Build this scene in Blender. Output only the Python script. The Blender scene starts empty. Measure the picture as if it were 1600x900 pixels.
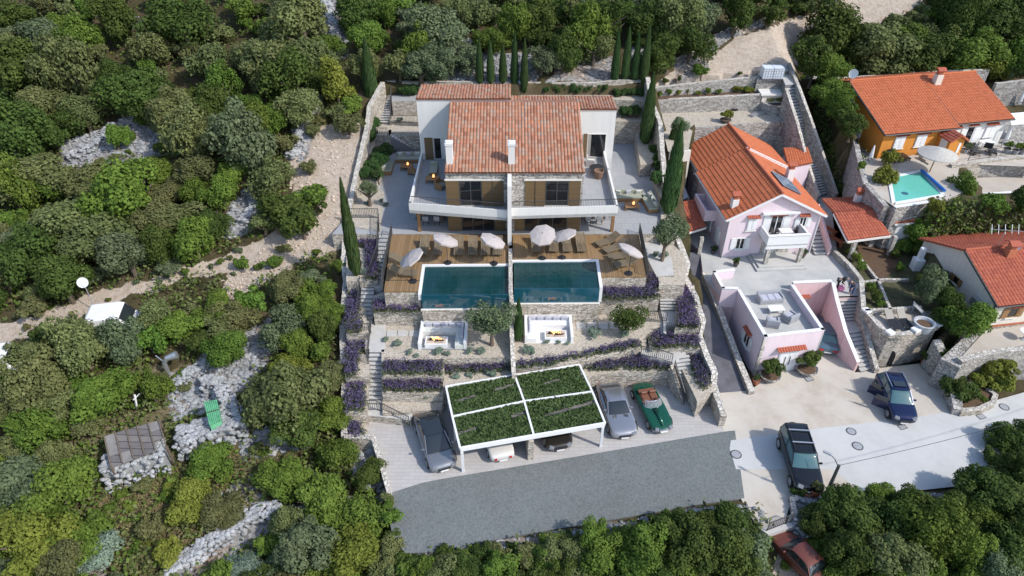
import bpy, bmesh, math, random
from mathutils import Vector, Matrix, noise
R = math.radians
rnd = random.Random(7)
sc = bpy.context.scene
COL = sc.collection

# ------------------------------------------------------------------ camera, light, exposure
F, PITCH, CH = 1067.0, R(37), 35.0
cP, sP = math.cos(PITCH), math.sin(PITCH)
cam = bpy.data.cameras.new('camera'); camo = bpy.data.objects.new('camera', cam); COL.objects.link(camo)
camo.location = (0, 0, CH); camo.rotation_euler = (R(90) - PITCH, 0, 0)
cam.sensor_width = 36; cam.lens = 36 * F / 1600; cam.clip_end = 2000; cam.clip_start = 0.5
sc.camera = camo
SUN_EL, SUN_A = R(43), R(28)                       # sun from the right, slightly from the camera's side
sdir = Vector((math.cos(SUN_EL) * math.cos(SUN_A), -math.cos(SUN_EL) * math.sin(SUN_A), math.sin(SUN_EL)))
w = bpy.data.worlds.new('World'); sc.world = w; w.use_nodes = True
nt = w.node_tree; bg = nt.nodes['Background']
sky = nt.nodes.new('ShaderNodeTexSky'); sky.sky_type = 'NISHITA'; sky.sun_disc = False
sky.sun_elevation = SUN_EL; sky.sun_rotation = math.atan2(sdir.x, sdir.y)
nt.links.new(sky.outputs[0], bg.inputs[0]); bg.inputs[1].default_value = 0.15
sl = bpy.data.lights.new('sun', 'SUN'); sl.energy = 2.55; sl.angle = R(1.5); sl.color = (1, .955, .89)
so = bpy.data.objects.new('sun', sl); COL.objects.link(so); so.location = (30, -10, 60)
so.rotation_euler = sdir.to_track_quat('Z', 'Y').to_euler()
sc.view_settings.view_transform = 'Standard'; sc.view_settings.look = 'None'
sc.view_settings.exposure = 0.74; sc.view_settings.gamma = 1; sc.view_settings.use_curve_mapping = False

# ------------------------------------------------------------------ surveying: where a line of sight meets a level
def at(px, py, z=0.0):
    u = (px - 800) / F; v = (450 - py) / F
    d = (CH - z) / (sP - v * cP)
    return Vector((u * d, cP * d + v * sP * d, z))
def zrow(y, py):
    v = (450 - py) / F
    return CH - y * (sP - v * cP) / (cP + v * sP)
def pix(p):
    D = CH - p[2]; d = p[1] * cP + D * sP
    return (800 + F * p[0] / d, 450 - F * (p[1] * sP - D * cP) / d)
def ats(pts, z): return [at(a, b, z) for a, b in pts]
def inpoly(x, y, poly):
    n = len(poly); r = False; j = n - 1
    for i in range(n):
        xi, yi = poly[i][0], poly[i][1]; xj, yj = poly[j][0], poly[j][1]
        if (yi > y) != (yj > y) and x < (xj - xi) * (y - yi) / (yj - yi + 1e-12) + xi: r = not r
        j = i
    return r
def area2(poly): return sum(poly[i - 1][0] * poly[i][1] - poly[i][0] * poly[i - 1][1] for i in range(len(poly)))
def rpts(poly, n, rg=None):
    rg = rg or rnd
    xs = [p[0] for p in poly]; ys = [p[1] for p in poly]; out = []; k = 0
    while len(out) < n and k < n * 60:
        k += 1; x = rg.uniform(min(xs), max(xs)); y = rg.uniform(min(ys), max(ys))
        if inpoly(x, y, poly): out.append((x, y))
    return out

# ------------------------------------------------------------------ mesh builder
ORG = {}
class MB:
    def __init__(s): s.v = []; s.f = []; s.m = []; s.uv = None
    def add(s, vs, fs, mi=0):
        o = len(s.v); s.v += [tuple(p) for p in vs]
        s.f += [tuple(i + o for i in f) for f in fs]; s.m += [mi] * len(fs); return s
    def prism(s, poly, z0, z1, mi=0, top=True):
        poly = [(p[0], p[1]) for p in poly]
        if area2(poly) < 0: poly = poly[::-1]
        n = len(poly)
        vs = [(x, y, z0) for x, y in poly] + [(x, y, z1) for x, y in poly]
        fs = [(i, (i + 1) % n, n + (i + 1) % n, n + i) for i in range(n)] + [tuple(range(n))[::-1]]
        if top: fs.append(tuple(range(n, 2 * n)))
        return s.add(vs, fs, mi)
    def sheet(s, poly, mi=0):
        poly = [tuple(p) for p in poly]
        if area2(poly) < 0: poly = poly[::-1]
        return s.add(poly, [tuple(range(len(poly)))], mi)
    def box(s, c, d, rz=0, mi=0, M=None):
        hx, hy, hz = d[0] / 2, d[1] / 2, d[2] / 2
        vs = [Vector((x, y, z)) for z in (-hz, hz) for x, y in ((-hx, -hy), (hx, -hy), (hx, hy), (-hx, hy))]
        m = M if M is not None else Matrix.Translation(Vector(c)) @ Matrix.Rotation(rz, 4, 'Z')
        if M is not None: m = Matrix.Translation(Vector(c)) @ M
        return s.add([m @ p for p in vs], [(3, 2, 1, 0), (4, 5, 6, 7), (0, 1, 5, 4), (1, 2, 6, 5), (2, 3, 7, 6), (3, 0, 4, 7)], mi)
    def bar(s, a, b, w, h=None, mi=0):
        a = Vector(a); b = Vector(b); h = h or w; d = b - a; L = d.length
        if L < 1e-6: return s
        q = d.to_track_quat('X', 'Z').to_matrix().to_4x4()
        return s.box((a + b) / 2, (L, w, h), M=q, mi=mi)
    def tube(s, pts, rs, n=8, mi=0, cap=True):
        pts = [Vector(p) for p in pts]
        if not isinstance(rs, (list, tuple)): rs = [rs] * len(pts)
        vs = []; fs = []
        for i, p in enumerate(pts):
            t = (pts[min(i + 1, len(pts) - 1)] - pts[max(i - 1, 0)]).normalized()
            q = t.to_track_quat('Z', 'Y')
            for k in range(n):
                a = 2 * math.pi * k / n
                vs.append(p + q @ Vector((math.cos(a) * rs[i], math.sin(a) * rs[i], 0)))
        for i in range(len(pts) - 1):
            for k in range(n):
                fs.append((i * n + k, i * n + (k + 1) % n, (i + 1) * n + (k + 1) % n, (i + 1) * n + k))
        if cap:
            fs.append(tuple(range(n))[::-1]); fs.append(tuple(range((len(pts) - 1) * n, len(pts) * n)))
        return s.add(vs, fs, mi)
    def lathe(s, prof, c=(0, 0, 0), n=16, mi=0):
        vs = []; fs = []
        for r, z in prof:
            for k in range(n):
                a = 2 * math.pi * k / n; vs.append((c[0] + r * math.cos(a), c[1] + r * math.sin(a), c[2] + z))
        for i in range(len(prof) - 1):
            for k in range(n): fs.append((i * n + k, i * n + (k + 1) % n, (i + 1) * n + (k + 1) % n, (i + 1) * n + k))
        fs.append(tuple(range((len(prof) - 1) * n, len(prof) * n))); fs.append(tuple(range(n))[::-1])
        return s.add(vs, fs, mi)
    def grid(s, fn, nu, nv, mi=0):
        vs = [fn(i / nu, j / nv) for j in range(nv + 1) for i in range(nu + 1)]
        fs = [(j * (nu + 1) + i, j * (nu + 1) + i + 1, (j + 1) * (nu + 1) + i + 1, (j + 1) * (nu + 1) + i) for j in range(nv) for i in range(nu)]
        return s.add(vs, fs, mi)
    def leaf(s, p, size, up=None, mi=0, asp=1.5, rg=rnd):
        n = Vector((rg.gauss(0, 1), rg.gauss(0, 1), rg.gauss(0, 1)))
        if up is not None: n = n * .55 + Vector(up)
        if n.length < 1e-4: n = Vector((0, 0, 1))
        n.normalize(); t = n.orthogonal().normalized(); t.rotate(Matrix.Rotation(rg.uniform(0, 6.28), 3, n)); b = n.cross(t)
        a = size * asp * .5; c = size * .5; p = Vector(p)
        return s.add([p - t * a, p + b * c, p + t * a, p - b * c], [(0, 1, 2, 3)], mi)
    def rock(s, p, r, mi=0, rg=rnd):
        vs = []
        for x, y, z in ICO[0]:
            k = r * rg.uniform(.72, 1.15); vs.append((p[0] + x * k * 1.15, p[1] + y * k, p[2] + z * k * .75))
        return s.add(vs, ICO[1], mi)
    def build(s, name, mats, parent=None, origin=None, smooth=False, bevel=0):
        if not isinstance(mats, (list, tuple)): mats = [mats]
        if parent is not None: o = ORG[parent.name]
        elif origin is not None: o = Vector(origin)
        else:
            xs = [p[0] for p in s.v]; ys = [p[1] for p in s.v]; zs = [p[2] for p in s.v]
            o = Vector(((min(xs) + max(xs)) / 2, (min(ys) + max(ys)) / 2, min(zs)))
        me = bpy.data.meshes.new(name)
        me.from_pydata([(p[0] - o.x, p[1] - o.y, p[2] - o.z) for p in s.v], [], s.f)
        for m in mats: me.materials.append(m)
        if len(mats) > 1: me.polygons.foreach_set('material_index', s.m)
        if s.uv:
            ul = me.uv_layers.new(name='UVMap')
            for poly in me.polygons:
                for li in poly.loop_indices: ul.data[li].uv = s.uv[me.loops[li].vertex_index]
        if smooth: me.polygons.foreach_set('use_smooth', [True] * len(me.polygons))
        me.update()
        ob = bpy.data.objects.new(name, me); COL.objects.link(ob)
        if parent is not None: ob.parent = parent
        else: ob.location = o
        ORG[ob.name] = o
        if bevel:
            b = ob.modifiers.new('b', 'BEVEL'); b.width = bevel; b.segments = 2; b.limit_method = 'ANGLE'
        return ob
_b = bmesh.new(); bmesh.ops.create_icosphere(_b, subdivisions=1, radius=1)
ICO = ([tuple(v.co) for v in _b.verts], [tuple(v.index for v in f.verts) for f in _b.faces]); _b.free()

def tag(o, label, cat, group=None):
    o['label'] = label; o['category'] = cat
    if group: o['group'] = group
    return o
def thing(name, label, cat, loc=(0, 0, 0), group=None):
    o = bpy.data.objects.new(name, None); COL.objects.link(o); o.location = loc; o.empty_display_size = .3
    ORG[o.name] = Vector(loc); return tag(o, label, cat, group)
def struct(o, kind='structure'): o['kind'] = kind; return o
def copy_tree(o, parent=None):
    c = o.copy(); COL.objects.link(c)
    if parent is not None: c.parent = parent; c.matrix_parent_inverse = o.matrix_parent_inverse.copy()
    for ch in list(o.children): copy_tree(ch, c)
    return c
def place(proto, used, loc, rz=0, label=None, group=None, scale=None):
    o = proto if not used.get(proto.name) else copy_tree(proto)
    used[proto.name] = True
    o.location = loc; o.rotation_euler = (0, 0, rz)
    if scale: o.scale = (scale,) * 3 if not isinstance(scale, tuple) else scale
    if label: o['label'] = label
    if group: o['group'] = group
    return o
USED = {}

# ------------------------------------------------------------------ materials
class NT:
    def __init__(s, name):
        s.m = bpy.data.materials.new(name); s.m.use_nodes = True; s.t = s.m.node_tree
        s.p = s.t.nodes['Principled BSDF']; s.out = s.t.nodes['Material Output']
        s.tc = s.t.nodes.new('ShaderNodeTexCoord')
    def n(s, typ, **kw):
        x = s.t.nodes.new('ShaderNode' + typ)
        for k, v in kw.items():
            if k in x.inputs: x.inputs[k].default_value = v
            else: setattr(x, k, v)
        return x
    def l(s, a, b): s.t.links.new(a, b)
    def obj(s, scale=(1, 1, 1), rot=(0, 0, 0), src='Object'):
        m = s.n('Mapping'); m.inputs['Scale'].default_value = scale; m.inputs['Rotation'].default_value = rot
        s.l(s.tc.outputs[src], m.inputs[0]); return m.outputs[0]
    def noise(s, vec, scale, detail=4, rough=.6):
        x = s.n('TexNoise', Scale=scale, Detail=detail, Roughness=rough); s.l(vec, x.inputs['Vector']); return x.outputs['Fac']
    def ramp(s, fac, stops, interp='LINEAR'):
        r = s.n('ValToRGB'); r.color_ramp.interpolation = interp; e = r.color_ramp.elements
        while len(e) < len(stops): e.new(.5)
        for i, (p, c) in enumerate(stops): e[i].position = p; e[i].color = (*c, 1) if len(c) == 3 else c
        s.l(fac, r.inputs[0]); return r.outputs[0]
    def mix(s, a, b, fac, mode='MIX'):
        x = s.n('Mix', data_type='RGBA', blend_type=mode)
        for sock, v in ((x.inputs[0], fac), (x.inputs[6], a), (x.inputs[7], b)):
            if hasattr(v, 'is_linked'): s.l(v, sock)
            else: sock.default_value = v if isinstance(v, float) or sock == x.inputs[0] else (*v, 1)
        return x.outputs[2]
    def math(s, op, a, b=0.0):
        x = s.n('Math', operation=op)
        for i, v in enumerate((a, b)):
            if hasattr(v, 'is_linked'): s.l(v, x.inputs[i])
            else: x.inputs[i].default_value = v
        return x.outputs[0]
    def bump(s, h, dist=.02, strength=1.0):
        b = s.n('Bump', Distance=dist, Strength=strength); s.l(h, b.inputs['Height']); s.l(b.outputs[0], s.p.inputs['Normal'])
    def color(s, c): s.l(c, s.p.inputs['Base Color']) if hasattr(c, 'is_linked') else setattr(s.p.inputs['Base Color'], 'default_value', (*c, 1))
    def set(s, **kw):
        for k, v in kw.items(): s.p.inputs[k.replace('_', ' ')].default_value = v
        return s.m
def plain(name, c, rough=.6, var=.12, scale=3, metal=0, bump=0, spec=.5):
    t = NT(name)
    if var:
        f = t.noise(t.obj(), scale, 5)
        t.color(t.ramp(f, [(.3, tuple(x * (1 - var) for x in c)), (.7, tuple(min(1, x * (1 + var)) for x in c))]))
        if bump: t.bump(f, bump)
    else: t.color(c)
    return t.set(Roughness=rough, Metallic=metal, Specular_IOR_Level=spec)
def stone(name, cols, sx=2.6, sz=5.0, mortar=(.20, .18, .155), rough=.9, gap=.07):
    t = NT(name); v = t.obj((sx, sx, sz))
    nz = t.n('TexNoise', Scale=1.3, Detail=2); t.l(v, nz.inputs['Vector'])
    vm = t.n('VectorMath', operation='MULTIPLY_ADD'); t.l(nz.outputs['Color'], vm.inputs[0]); vm.inputs[1].default_value = (.5, .5, .5); t.l(v, vm.inputs[2])
    a = t.n('TexVoronoi', feature='F1', Scale=1.0); b = t.n('TexVoronoi', feature='DISTANCE_TO_EDGE', Scale=1.0)
    t.l(vm.outputs[0], a.inputs['Vector']); t.l(vm.outputs[0], b.inputs['Vector'])
    s = t.n('SeparateColor'); t.l(a.outputs['Color'], s.inputs[0])
    k = len(cols); c = t.ramp(s.outputs[0], [(i / (k - 1), cc) for i, cc in enumerate(cols)])
    big = t.noise(t.obj(), .6, 3); c = t.mix(c, (.75, .75, .78), t.math('MULTIPLY', big, .25), 'MULTIPLY')
    e = t.ramp(b.outputs['Distance'], [(0, (0, 0, 0)), (gap, (1, 1, 1))])
    t.color(t.mix(mortar, c, e)); t.bump(e, .05)
    return t.set(Roughness=rough, Specular_IOR_Level=.2)
def tiles(name, cols, rough=.8):
    t = NT(name); u = t.n('UVMap'); s = t.n('SeparateXYZ'); t.l(u.outputs[0], s.inputs[0])
    cb = t.n('CombineXYZ'); t.l(t.math('FLOOR', s.outputs[0]), cb.inputs[0]); t.l(t.math('FLOOR', s.outputs[1]), cb.inputs[1])
    wn = t.n('TexWhiteNoise'); t.l(cb.outputs[0], wn.inputs['Vector'])
    k = len(cols); c = t.ramp(wn.outputs['Value'], [(i / (k - 1), cc) for i, cc in enumerate(cols)])
    f = t.noise(t.obj(), 1.1, 5); c = t.mix(c, (.6, .58, .56), t.math('MULTIPLY', f, .35), 'MULTIPLY')
    t.color(c); return t.set(Roughness=rough, Specular_IOR_Level=.25)
def planks(name, cols, w=.14, axis=0, rough=.6):
    t = NT(name); s = t.n('SeparateXYZ'); t.l(t.tc.outputs['Object'], s.inputs[0])
    x = t.math('DIVIDE', s.outputs[axis], w); fl = t.math('FLOOR', x)
    wn = t.n('TexWhiteNoise', noise_dimensions='1D'); t.l(fl, wn.inputs['W'])
    k = len(cols); c = t.ramp(wn.outputs['Value'], [(i / (k - 1), cc) for i, cc in enumerate(cols)])
    fr = t.math('FRACT', x); e = t.math('LESS_THAN', fr, .1)
    sca = [6, 6, 6]; sca[1 - axis if axis < 2 else 0] = .8
    g = t.noise(t.obj(tuple(sca)), 2, 4); c = t.mix(c, (.5, .5, .5), t.math('MULTIPLY', g, .5), 'MULTIPLY')
    t.color(t.mix(c, tuple(q * .25 for q in cols[0]), e)); return t.set(Roughness=rough)
def pavers(name, c1, c2, mort, bw=.9, bh=.3, rough=.75, rot=0, msize=.012):
    t = NT(name); v = t.obj(rot=(0, 0, rot)); b = t.n('TexBrick', Scale=1.0); t.l(v, b.inputs['Vector'])
    b.inputs['Color1'].default_value = (*c1, 1); b.inputs['Color2'].default_value = (*c2, 1); b.inputs['Mortar'].default_value = (*mort, 1)
    b.inputs['Brick Width'].default_value = bw; b.inputs['Row Height'].default_value = bh; b.inputs['Mortar Size'].default_value = msize
    f = t.noise(t.obj(), .7, 6); c = t.mix(b.outputs['Color'], (.8, .8, .8), t.math('MULTIPLY', f, .5), 'MULTIPLY')
    f2 = t.noise(t.obj(), 9, 4); c = t.mix(c, (.85, .85, .85), t.math('MULTIPLY', f2, .4), 'MULTIPLY')
    t.color(c); return t.set(Roughness=rough)
def leafmat(name, dark, light, hue=.12):
    t = NT(name); g = t.n('NewGeometry'); oi = t.n('ObjectInfo')
    nz = t.noise(t.obj(), 2.3, 3)
    mid = tuple((a + b) / 2 for a, b in zip(dark, light))
    f = t.math('ADD', t.math('MULTIPLY', g.outputs['Random Per Island'], .36), t.math('MULTIPLY', t.math('SUBTRACT', nz, .2), 1.0))
    c = t.ramp(f, [(.1, dark), (.55, mid), (1, light)])
    hs = t.n('HueSaturation'); t.l(c, hs.inputs['Color'])
    t.l(t.math('ADD', t.math('MULTIPLY', oi.outputs['Random'], .03 if hue else 0.0), .485 if hue else .5), hs.inputs['Hue'])
    r2 = t.math('FRACT', t.math('MULTIPLY', oi.outputs['Random'], 7.31 if hue else 0.0))
    t.l(t.math('ADD', t.math('MULTIPLY', r2, .32), .98 if hue else 1.0), hs.inputs['Value'])
    t.color(hs.outputs[0]); t.set(Roughness=.75, Specular_IOR_Level=.12)
    tr = t.n('BsdfTranslucent'); t.l(hs.outputs[0], tr.inputs[0])
    mx = t.n('MixShader'); mx.inputs[0].default_value = .28; t.l(t.p.outputs[0], mx.inputs[1]); t.l(tr.outputs[0], mx.inputs[2]); t.l(mx.outputs[0], t.out.inputs[0])
    return t.m
def speckle(name, cols, scale=14, rough=.9, big=.8, bump=.02):
    t = NT(name); v = t.obj(); a = t.n('TexVoronoi', feature='F1', Scale=scale); t.l(v, a.inputs['Vector'])
    s = t.n('SeparateColor'); t.l(a.outputs['Color'], s.inputs[0]); k = len(cols)
    c = t.ramp(s.outputs[0], [(i / (k - 1), cc) for i, cc in enumerate(cols)])
    f = t.noise(v, big, 6); c = t.mix(c, (.62, .6, .57), t.math('MULTIPLY', f, .6), 'MULTIPLY')
    t.color(c)
    if bump: t.bump(s.outputs[1], bump)
    return t.set(Roughness=rough, Specular_IOR_Level=.2)
def rendered(name, c, st=.16):
    t = NT(name); f = t.noise(t.obj(), .5, 5); g = t.noise(t.obj((2.2, 2.2, .22)), 1.6, 5, .7); d = tuple(x * (1 - st) for x in c)
    k = t.ramp(g, [(.42, c), (.75, d)]); t.color(t.mix(k, (.86, .85, .83), t.math('MULTIPLY', f, .35), 'MULTIPLY')); return t.set(Roughness=.88, Specular_IOR_Level=.2)
def glassy(name, c, rough=.06, metal=0.0, bump=0, bs=2.0, spec=.5):
    t = NT(name); t.color(c)
    if bump: t.bump(t.noise(t.obj(), bs, 3), bump)
    return t.set(Roughness=rough, Metallic=metal, Specular_IOR_Level=spec)
def stained(name, c1, c2, c3, rough=.85):
    t = NT(name); v = t.obj(); f = t.noise(v, .35, 7, .65); g = t.noise(v, 2.2, 6); h = t.noise(v, 25, 3)
    c = t.ramp(f, [(.3, c1), (.5, c2), (.72, c3)]); c = t.mix(c, (.7, .68, .66), t.math('MULTIPLY', g, .4), 'MULTIPLY')
    c = t.mix(c, (.75, .75, .75), t.math('MULTIPLY', h, .35), 'MULTIPLY'); t.color(c); return t.set(Roughness=rough)
def emit(name, c, s):
    t = NT(name); t.color(c); t.p.inputs['Emission Color'].default_value = (*c, 1); return t.set(Emission_Strength=s)

M = {}
M['stone'] = stone('dressed_limestone', [(.32, .28, .23), (.50, .445, .37), (.60, .55, .475), (.41, .37, .315)], 3.1, 7.5)
M['stone_grey'] = stone('grey_limestone', [(.24, .225, .205), (.40, .38, .35), (.5, .475, .44), (.32, .3, .275)], 3.4, 6.5)
M['stone_cap'] = stone('pale_capstone', [(.42, .39, .34), (.55, .51, .45), (.6, .57, .52)], 3.6, 3.6, (.36, .335, .3))
M['facade_stone'] = stone('facade_stone', [(.22, .205, .19), (.46, .43, .40), (.6, .575, .53), (.33, .31, .285)], 3.2, 7.5, (.19, .175, .155))
M['gravel'] = speckle('beige_gravel', [(.33, .28, .22), (.50, .44, .36), (.58, .53, .45), (.42, .37, .3)], 13)
M['render'] = rendered('white_render', (.70, .69, .67), .1)
M['render_cream'] = rendered('cream_render', (.68, .63, .56), .16)
M['pink'] = rendered('pale_pink_render', (.72, .60, .65), .1)
M['pink_dark'] = rendered('salmon_pink_render', (.66, .47, .47), .16)
M['orange'] = rendered('ochre_render', (.62, .25, .05), .14)
M['white'] = plain('white_paint', (.72, .72, .72), .45, .02)
M['frame'] = plain('pale_frame', (.7, .68, .64), .5, .03)
M['villa_tile'] = tiles('villa_roof_tile', [(.26, .115, .07), (.42, .19, .115), (.37, .22, .15), (.32, .145, .09), (.35, .25, .19), (.45, .19, .11)])
M['orange_tile'] = tiles('orange_roof_tile', [(.40, .115, .05), (.48, .145, .065), (.44, .13, .058)])
M['red_tile'] = tiles('red_roof_tile', [(.33, .085, .05), (.40, .115, .065), (.30, .08, .05)])
M['old_tile'] = tiles('weathered_roof_tile', [(.27, .07, .045), (.40, .10, .06), (.34, .12, .08)])
M['deck'] = planks('teak_deck', [(.23, .142, .066), (.32, .203, .10), (.27, .17, .08)], .145, 0)
M['shutter'] = planks('bronze_shutter', [(.16, .105, .05), (.19, .125, .06)], .16, 2, .5)
M['wood'] = plain('oiled_wood', (.27, .15, .065), .55, .2, 9)
M['wood_grey'] = plain('weathered_teak', (.16, .125, .08), .7, .2, 12)
M['wood_old'] = planks('old_plank', [(.13, .12, .12), (.2, .18, .17), (.16, .15, .145)], .5, 1, .9)
M['patio'] = pavers('grey_patio_tile', (.33, .335, .345), (.36, .36, .365), (.25, .25, .25), .9, .9)
M['drive'] = pavers('driveway_paver', (.42, .40, .38), (.46, .44, .42), (.33, .315, .3), .75, .28)
M['step'] = plain('stair_concrete', (.45, .44, .42), .8, .1, 2)
M['riser'] = plain('slate_shade_riser', (.16, .165, .17), .8, .15, 3)  # dark slate on the pink house steps; painted-in shade on the villa stairs
M['asphalt'] = speckle('grey_asphalt', [(.135, .15, .15), (.165, .18, .18), (.195, .21, .208), (.15, .165, .165)], 11, .9, .5, .01)
M['tarmac'] = plain('dark_tarmac', (.10, .10, .115), .9, .25, 1.5)
M['concrete'] = stained('road_concrete', (.47, .48, .475), (.52, .525, .515), (.56, .56, .55))
M['yard'] = stained('yard_concrete', (.42, .355, .28), (.53, .485, .42), (.57, .54, .48))
M['pave_pink'] = stained('terrace_paving', (.36, .37, .37), (.47, .47, .45), (.57, .55, .52))
M['pave_white'] = stained('pale_stone_paving', (.42, .37, .31), (.49, .44, .38), (.53, .5, .44))
def pool_mat():
    t = NT('pool_water'); b = t.n('TexBrick', Scale=1.0); t.l(t.obj(), b.inputs['Vector']); b.offset = 0
    for k, c in (('Color1', (.006, .045, .05)), ('Color2', (.009, .055, .06)), ('Mortar', (.012, .07, .075))): b.inputs[k].default_value = (*c, 1)
    b.inputs['Brick Width'].default_value = .6; b.inputs['Row Height'].default_value = .6; b.inputs['Mortar Size'].default_value = .018
    f = t.noise(t.obj(), .5, 3); t.color(t.mix(b.outputs['Color'], (.45, .5, .5), f, 'MULTIPLY')); t.bump(t.noise(t.obj(), 3.2, 3), .02); return t.set(Roughness=.02, IOR=1.45)
M['water'] = pool_mat()
M['water_light'] = glassy('turquoise_water', (.12, .46, .36), .05, 0, .03, 1.5)
M['pool_glass'] = glassy('pool_glass', (.01, .07, .10), .02, 0, 0, 2, .9)
M['glass'] = glassy('window_glass', (.012, .013, .015), .03, 0, 0, 2, .8)
M['curtain'] = plain('curtain', (.3, .28, .26), .9, .1)
M['black'] = plain('black_metal', (.02, .02, .022), .4, 0)
M['iron'] = plain('dark_iron', (.06, .06, .06), .5, 0)
M['grey'] = plain('grey_plastic', (.3, .31, .33), .6, .08)
M['steel'] = plain('galvanised_steel', (.5, .52, .54), .35, .05, 4, .7)
M['canvas'] = plain('offwhite_canvas', (.40, .36, .345), .85, .04)
M['cushion'] = plain('sage_cushion', (.30, .31, .24), .9, .1, 8)
M['cushion_grey'] = plain('lilac_grey_cushion', (.42, .42, .48), .9, .08, 8)
M['cushion_pale'] = plain('pale_cushion', (.55, .56, .52), .9, .1, 8)
M['wicker'] = plain('brown_wicker', (.2, .12, .08), .8, .3, 40)
M['terracotta'] = plain('terracotta', (.42, .14, .07), .8, .12)
M['soil'] = plain('dark_soil', (.10, .06, .035), .95, .3, 4)
M['embers'] = emit('glowing_embers', (1, .3, .05), 1.6)
M['flame'] = emit('flame', (1, .42, .15), 1.5)
M['char'] = plain('charred_log', (.02, .017, .015), .9, 0)
M['rock'] = plain('karst_rock', (.265, .272, .28), .92, .4, 1.2)
M['rock_light'] = plain('pale_wall_rock', (.30, .305, .31), .92, .4, 1.5)
M['rock_warm'] = plain('reddish_rock', (.50, .41, .33), .92, .3, 2.5)
M['leaf_vine'] = leafmat('vine_leaf', (.045, .078, .025), (.14, .20, .078), 0)
M['leaf_lav'] = leafmat('lavender_leaf', (.06, .075, .04), (.16, .18, .10))
M['lav'] = leafmat('lavender_flower', (.07, .055, .12), (.18, .14, .255))
M['leaf_sage'] = leafmat('sage_leaf', (.14, .18, .14), (.28, .33, .27))
M['grassy'] = leafmat('dry_grass', (.17, .135, .065), (.34, .28, .15))
LEAF = {
 'dark': leafmat('dark_oak_leaf', (.024, .042, .010), (.105, .15, .034)),
 'mid': leafmat('oak_leaf', (.038, .066, .012), (.165, .24, .042)),
 'olive': leafmat('olive_leaf', (.058, .074, .024), (.215, .24, .095)),
 'grey': leafmat('grey_green_leaf', (.05, .074, .036), (.18, .22, .115)),
 'bright': leafmat('bright_leaf', (.045, .085, .013), (.165, .25, .045)),
 'yellow': leafmat('yellow_green_leaf', (.07, .09, .013), (.23, .26, .05)),
 'brown': leafmat('brown_scrub_leaf', (.06, .066, .024), (.19, .195, .08)),
 'cypress': leafmat('cypress_leaf', (.028, .056, .02), (.10, .165, .055)),
 'hedge': leafmat('hedge_leaf', (.022, .05, .015), (.085, .15, .045)),
 'silver': leafmat('silver_leaf', (.10, .14, .10), (.27, .34, .26)),
}
M['trunk'] = plain('bark', (.13, .10, .075), .95, .3, 6)
# ------------------------------------------------------------------ terrain
def sm(a, b, x):
    t = max(0, min(1, (x - a) / (b - a))); return t * t * (3 - 2 * t)
def nat(x, y):
    hill = .3 * (y - 30)
    if y > 62: hill += .02 * (y - 62)
    low = min(0, .34 * (y - (22.3 if x < 12 else 24.5)))
    if y < 30: z = hill + (low - hill) * sm(-8.5, -5.5, x)
    else: z = hill
    return z + .35 * (noise.noise((x * .16, y * .16, 3)) ) + .12 * noise.noise((x * .6, y * .6, 9))
def atg(px, py, off=0.0, fn=nat):
    u = (px - 800) / F; v = (450 - py) / F
    dx, dy, dz = u, cP + v * sP, v * cP - sP
    t = 25.0
    while t < 160:
        if CH + dz * t < fn(dx * t, dy * t) + off: break
        t += .5
    a, b = t - .5, t
    for _ in range(14):
        m = (a + b) / 2
        if CH + dz * m < fn(dx * m, dy * m) + off: b = m
        else: a = m
    return Vector((dx * b, dy * b, CH + dz * b))

WALL_L = [(598, 128), (577, 165), (573, 200), (561, 250), (551, 295), (541, 350), (537, 402), (540, 440), (535, 500), (536, 560), (539, 600), (537, 640), (538, 682)]
WALL_R = [(1012, 120), (1018, 158), (1032, 190), (1035, 232), (1040, 285), (1048, 335), (1057, 367), (1075, 410), (1071, 432), (1087, 464), (1099, 500), (1093, 524), (1105, 556), (1117, 582), (1115, 603), (1131, 655)]
PL = [atg(a, b, .7) for a, b in WALL_L]; PR = [atg(a, b, .9) for a, b in WALL_R]
PR[-1] = at(1131, 650, 1.0); PR[-2] = at(1115, 600, 1.5)
PL[-1] = at(538, 680, .9)
PLOT = [(p.x, p.y) for p in PL] + [tuple(at(581, 684, .9)[:2]), tuple(at(608, 773, 0)[:2])] + [tuple(at(1131, 676, 0)[:2])] + [(p.x, p.y) for p in PR[::-1]]
# levels cut into the slope: (polygon in the world, level)
PADS = []
def pad(pts, z, world=False, dz=0):
    PADS.append(([(p[0], p[1]) for p in (pts if world else ats(pts, z))], z + dz)); return PADS[-1][0]
LV_HOUSE, LV_YARD, LV_OR, LV_CR = 3.0, 8.5, 7.0, 2.6
pad([(1118, 604), (1195, 600), (1195, 700), (1126, 700)], 0)
pad([(1490, 262), (1520, 258), (1720, 250), (1720, 312), (1530, 322)], 5.5)
pad([(1050, 380), (1110, 385), (1120, 425), (1180, 609), (1110, 625), (1100, 556), (1088, 500), (1070, 430)], .5, dz=-1)
pad([(590, 770), (640, 752), (1147, 676), (1190, 605), (1105, 590), (1128, 690), (1190, 605), (1150, 590), (1190, 560), (1300, 480), (1370, 575), (1480, 560), (1700, 540), (1700, 700), (1520, 775), (1400, 768), (1300, 772), (1220, 815), (1165, 785), (1000, 806), (760, 846), (640, 868)], 0)
pad([(1075, 405), (1060, 340), (1080, 250), (1250, 240), (1330, 330), (1350, 440), (1345, 470), (1300, 560), (1170, 590), (1100, 455), (1060, 420)], LV_HOUSE, dz=-3.4)
pad([(1270, 290), (1400, 330), (1440, 420), (1440, 475), (1345, 475), (1315, 395)], LV_HOUSE, dz=-.4)
pad([(1345, 470), (1450, 475), (1475, 510), (1440, 560), (1370, 575)], 2.0, dz=-2.4)
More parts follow.
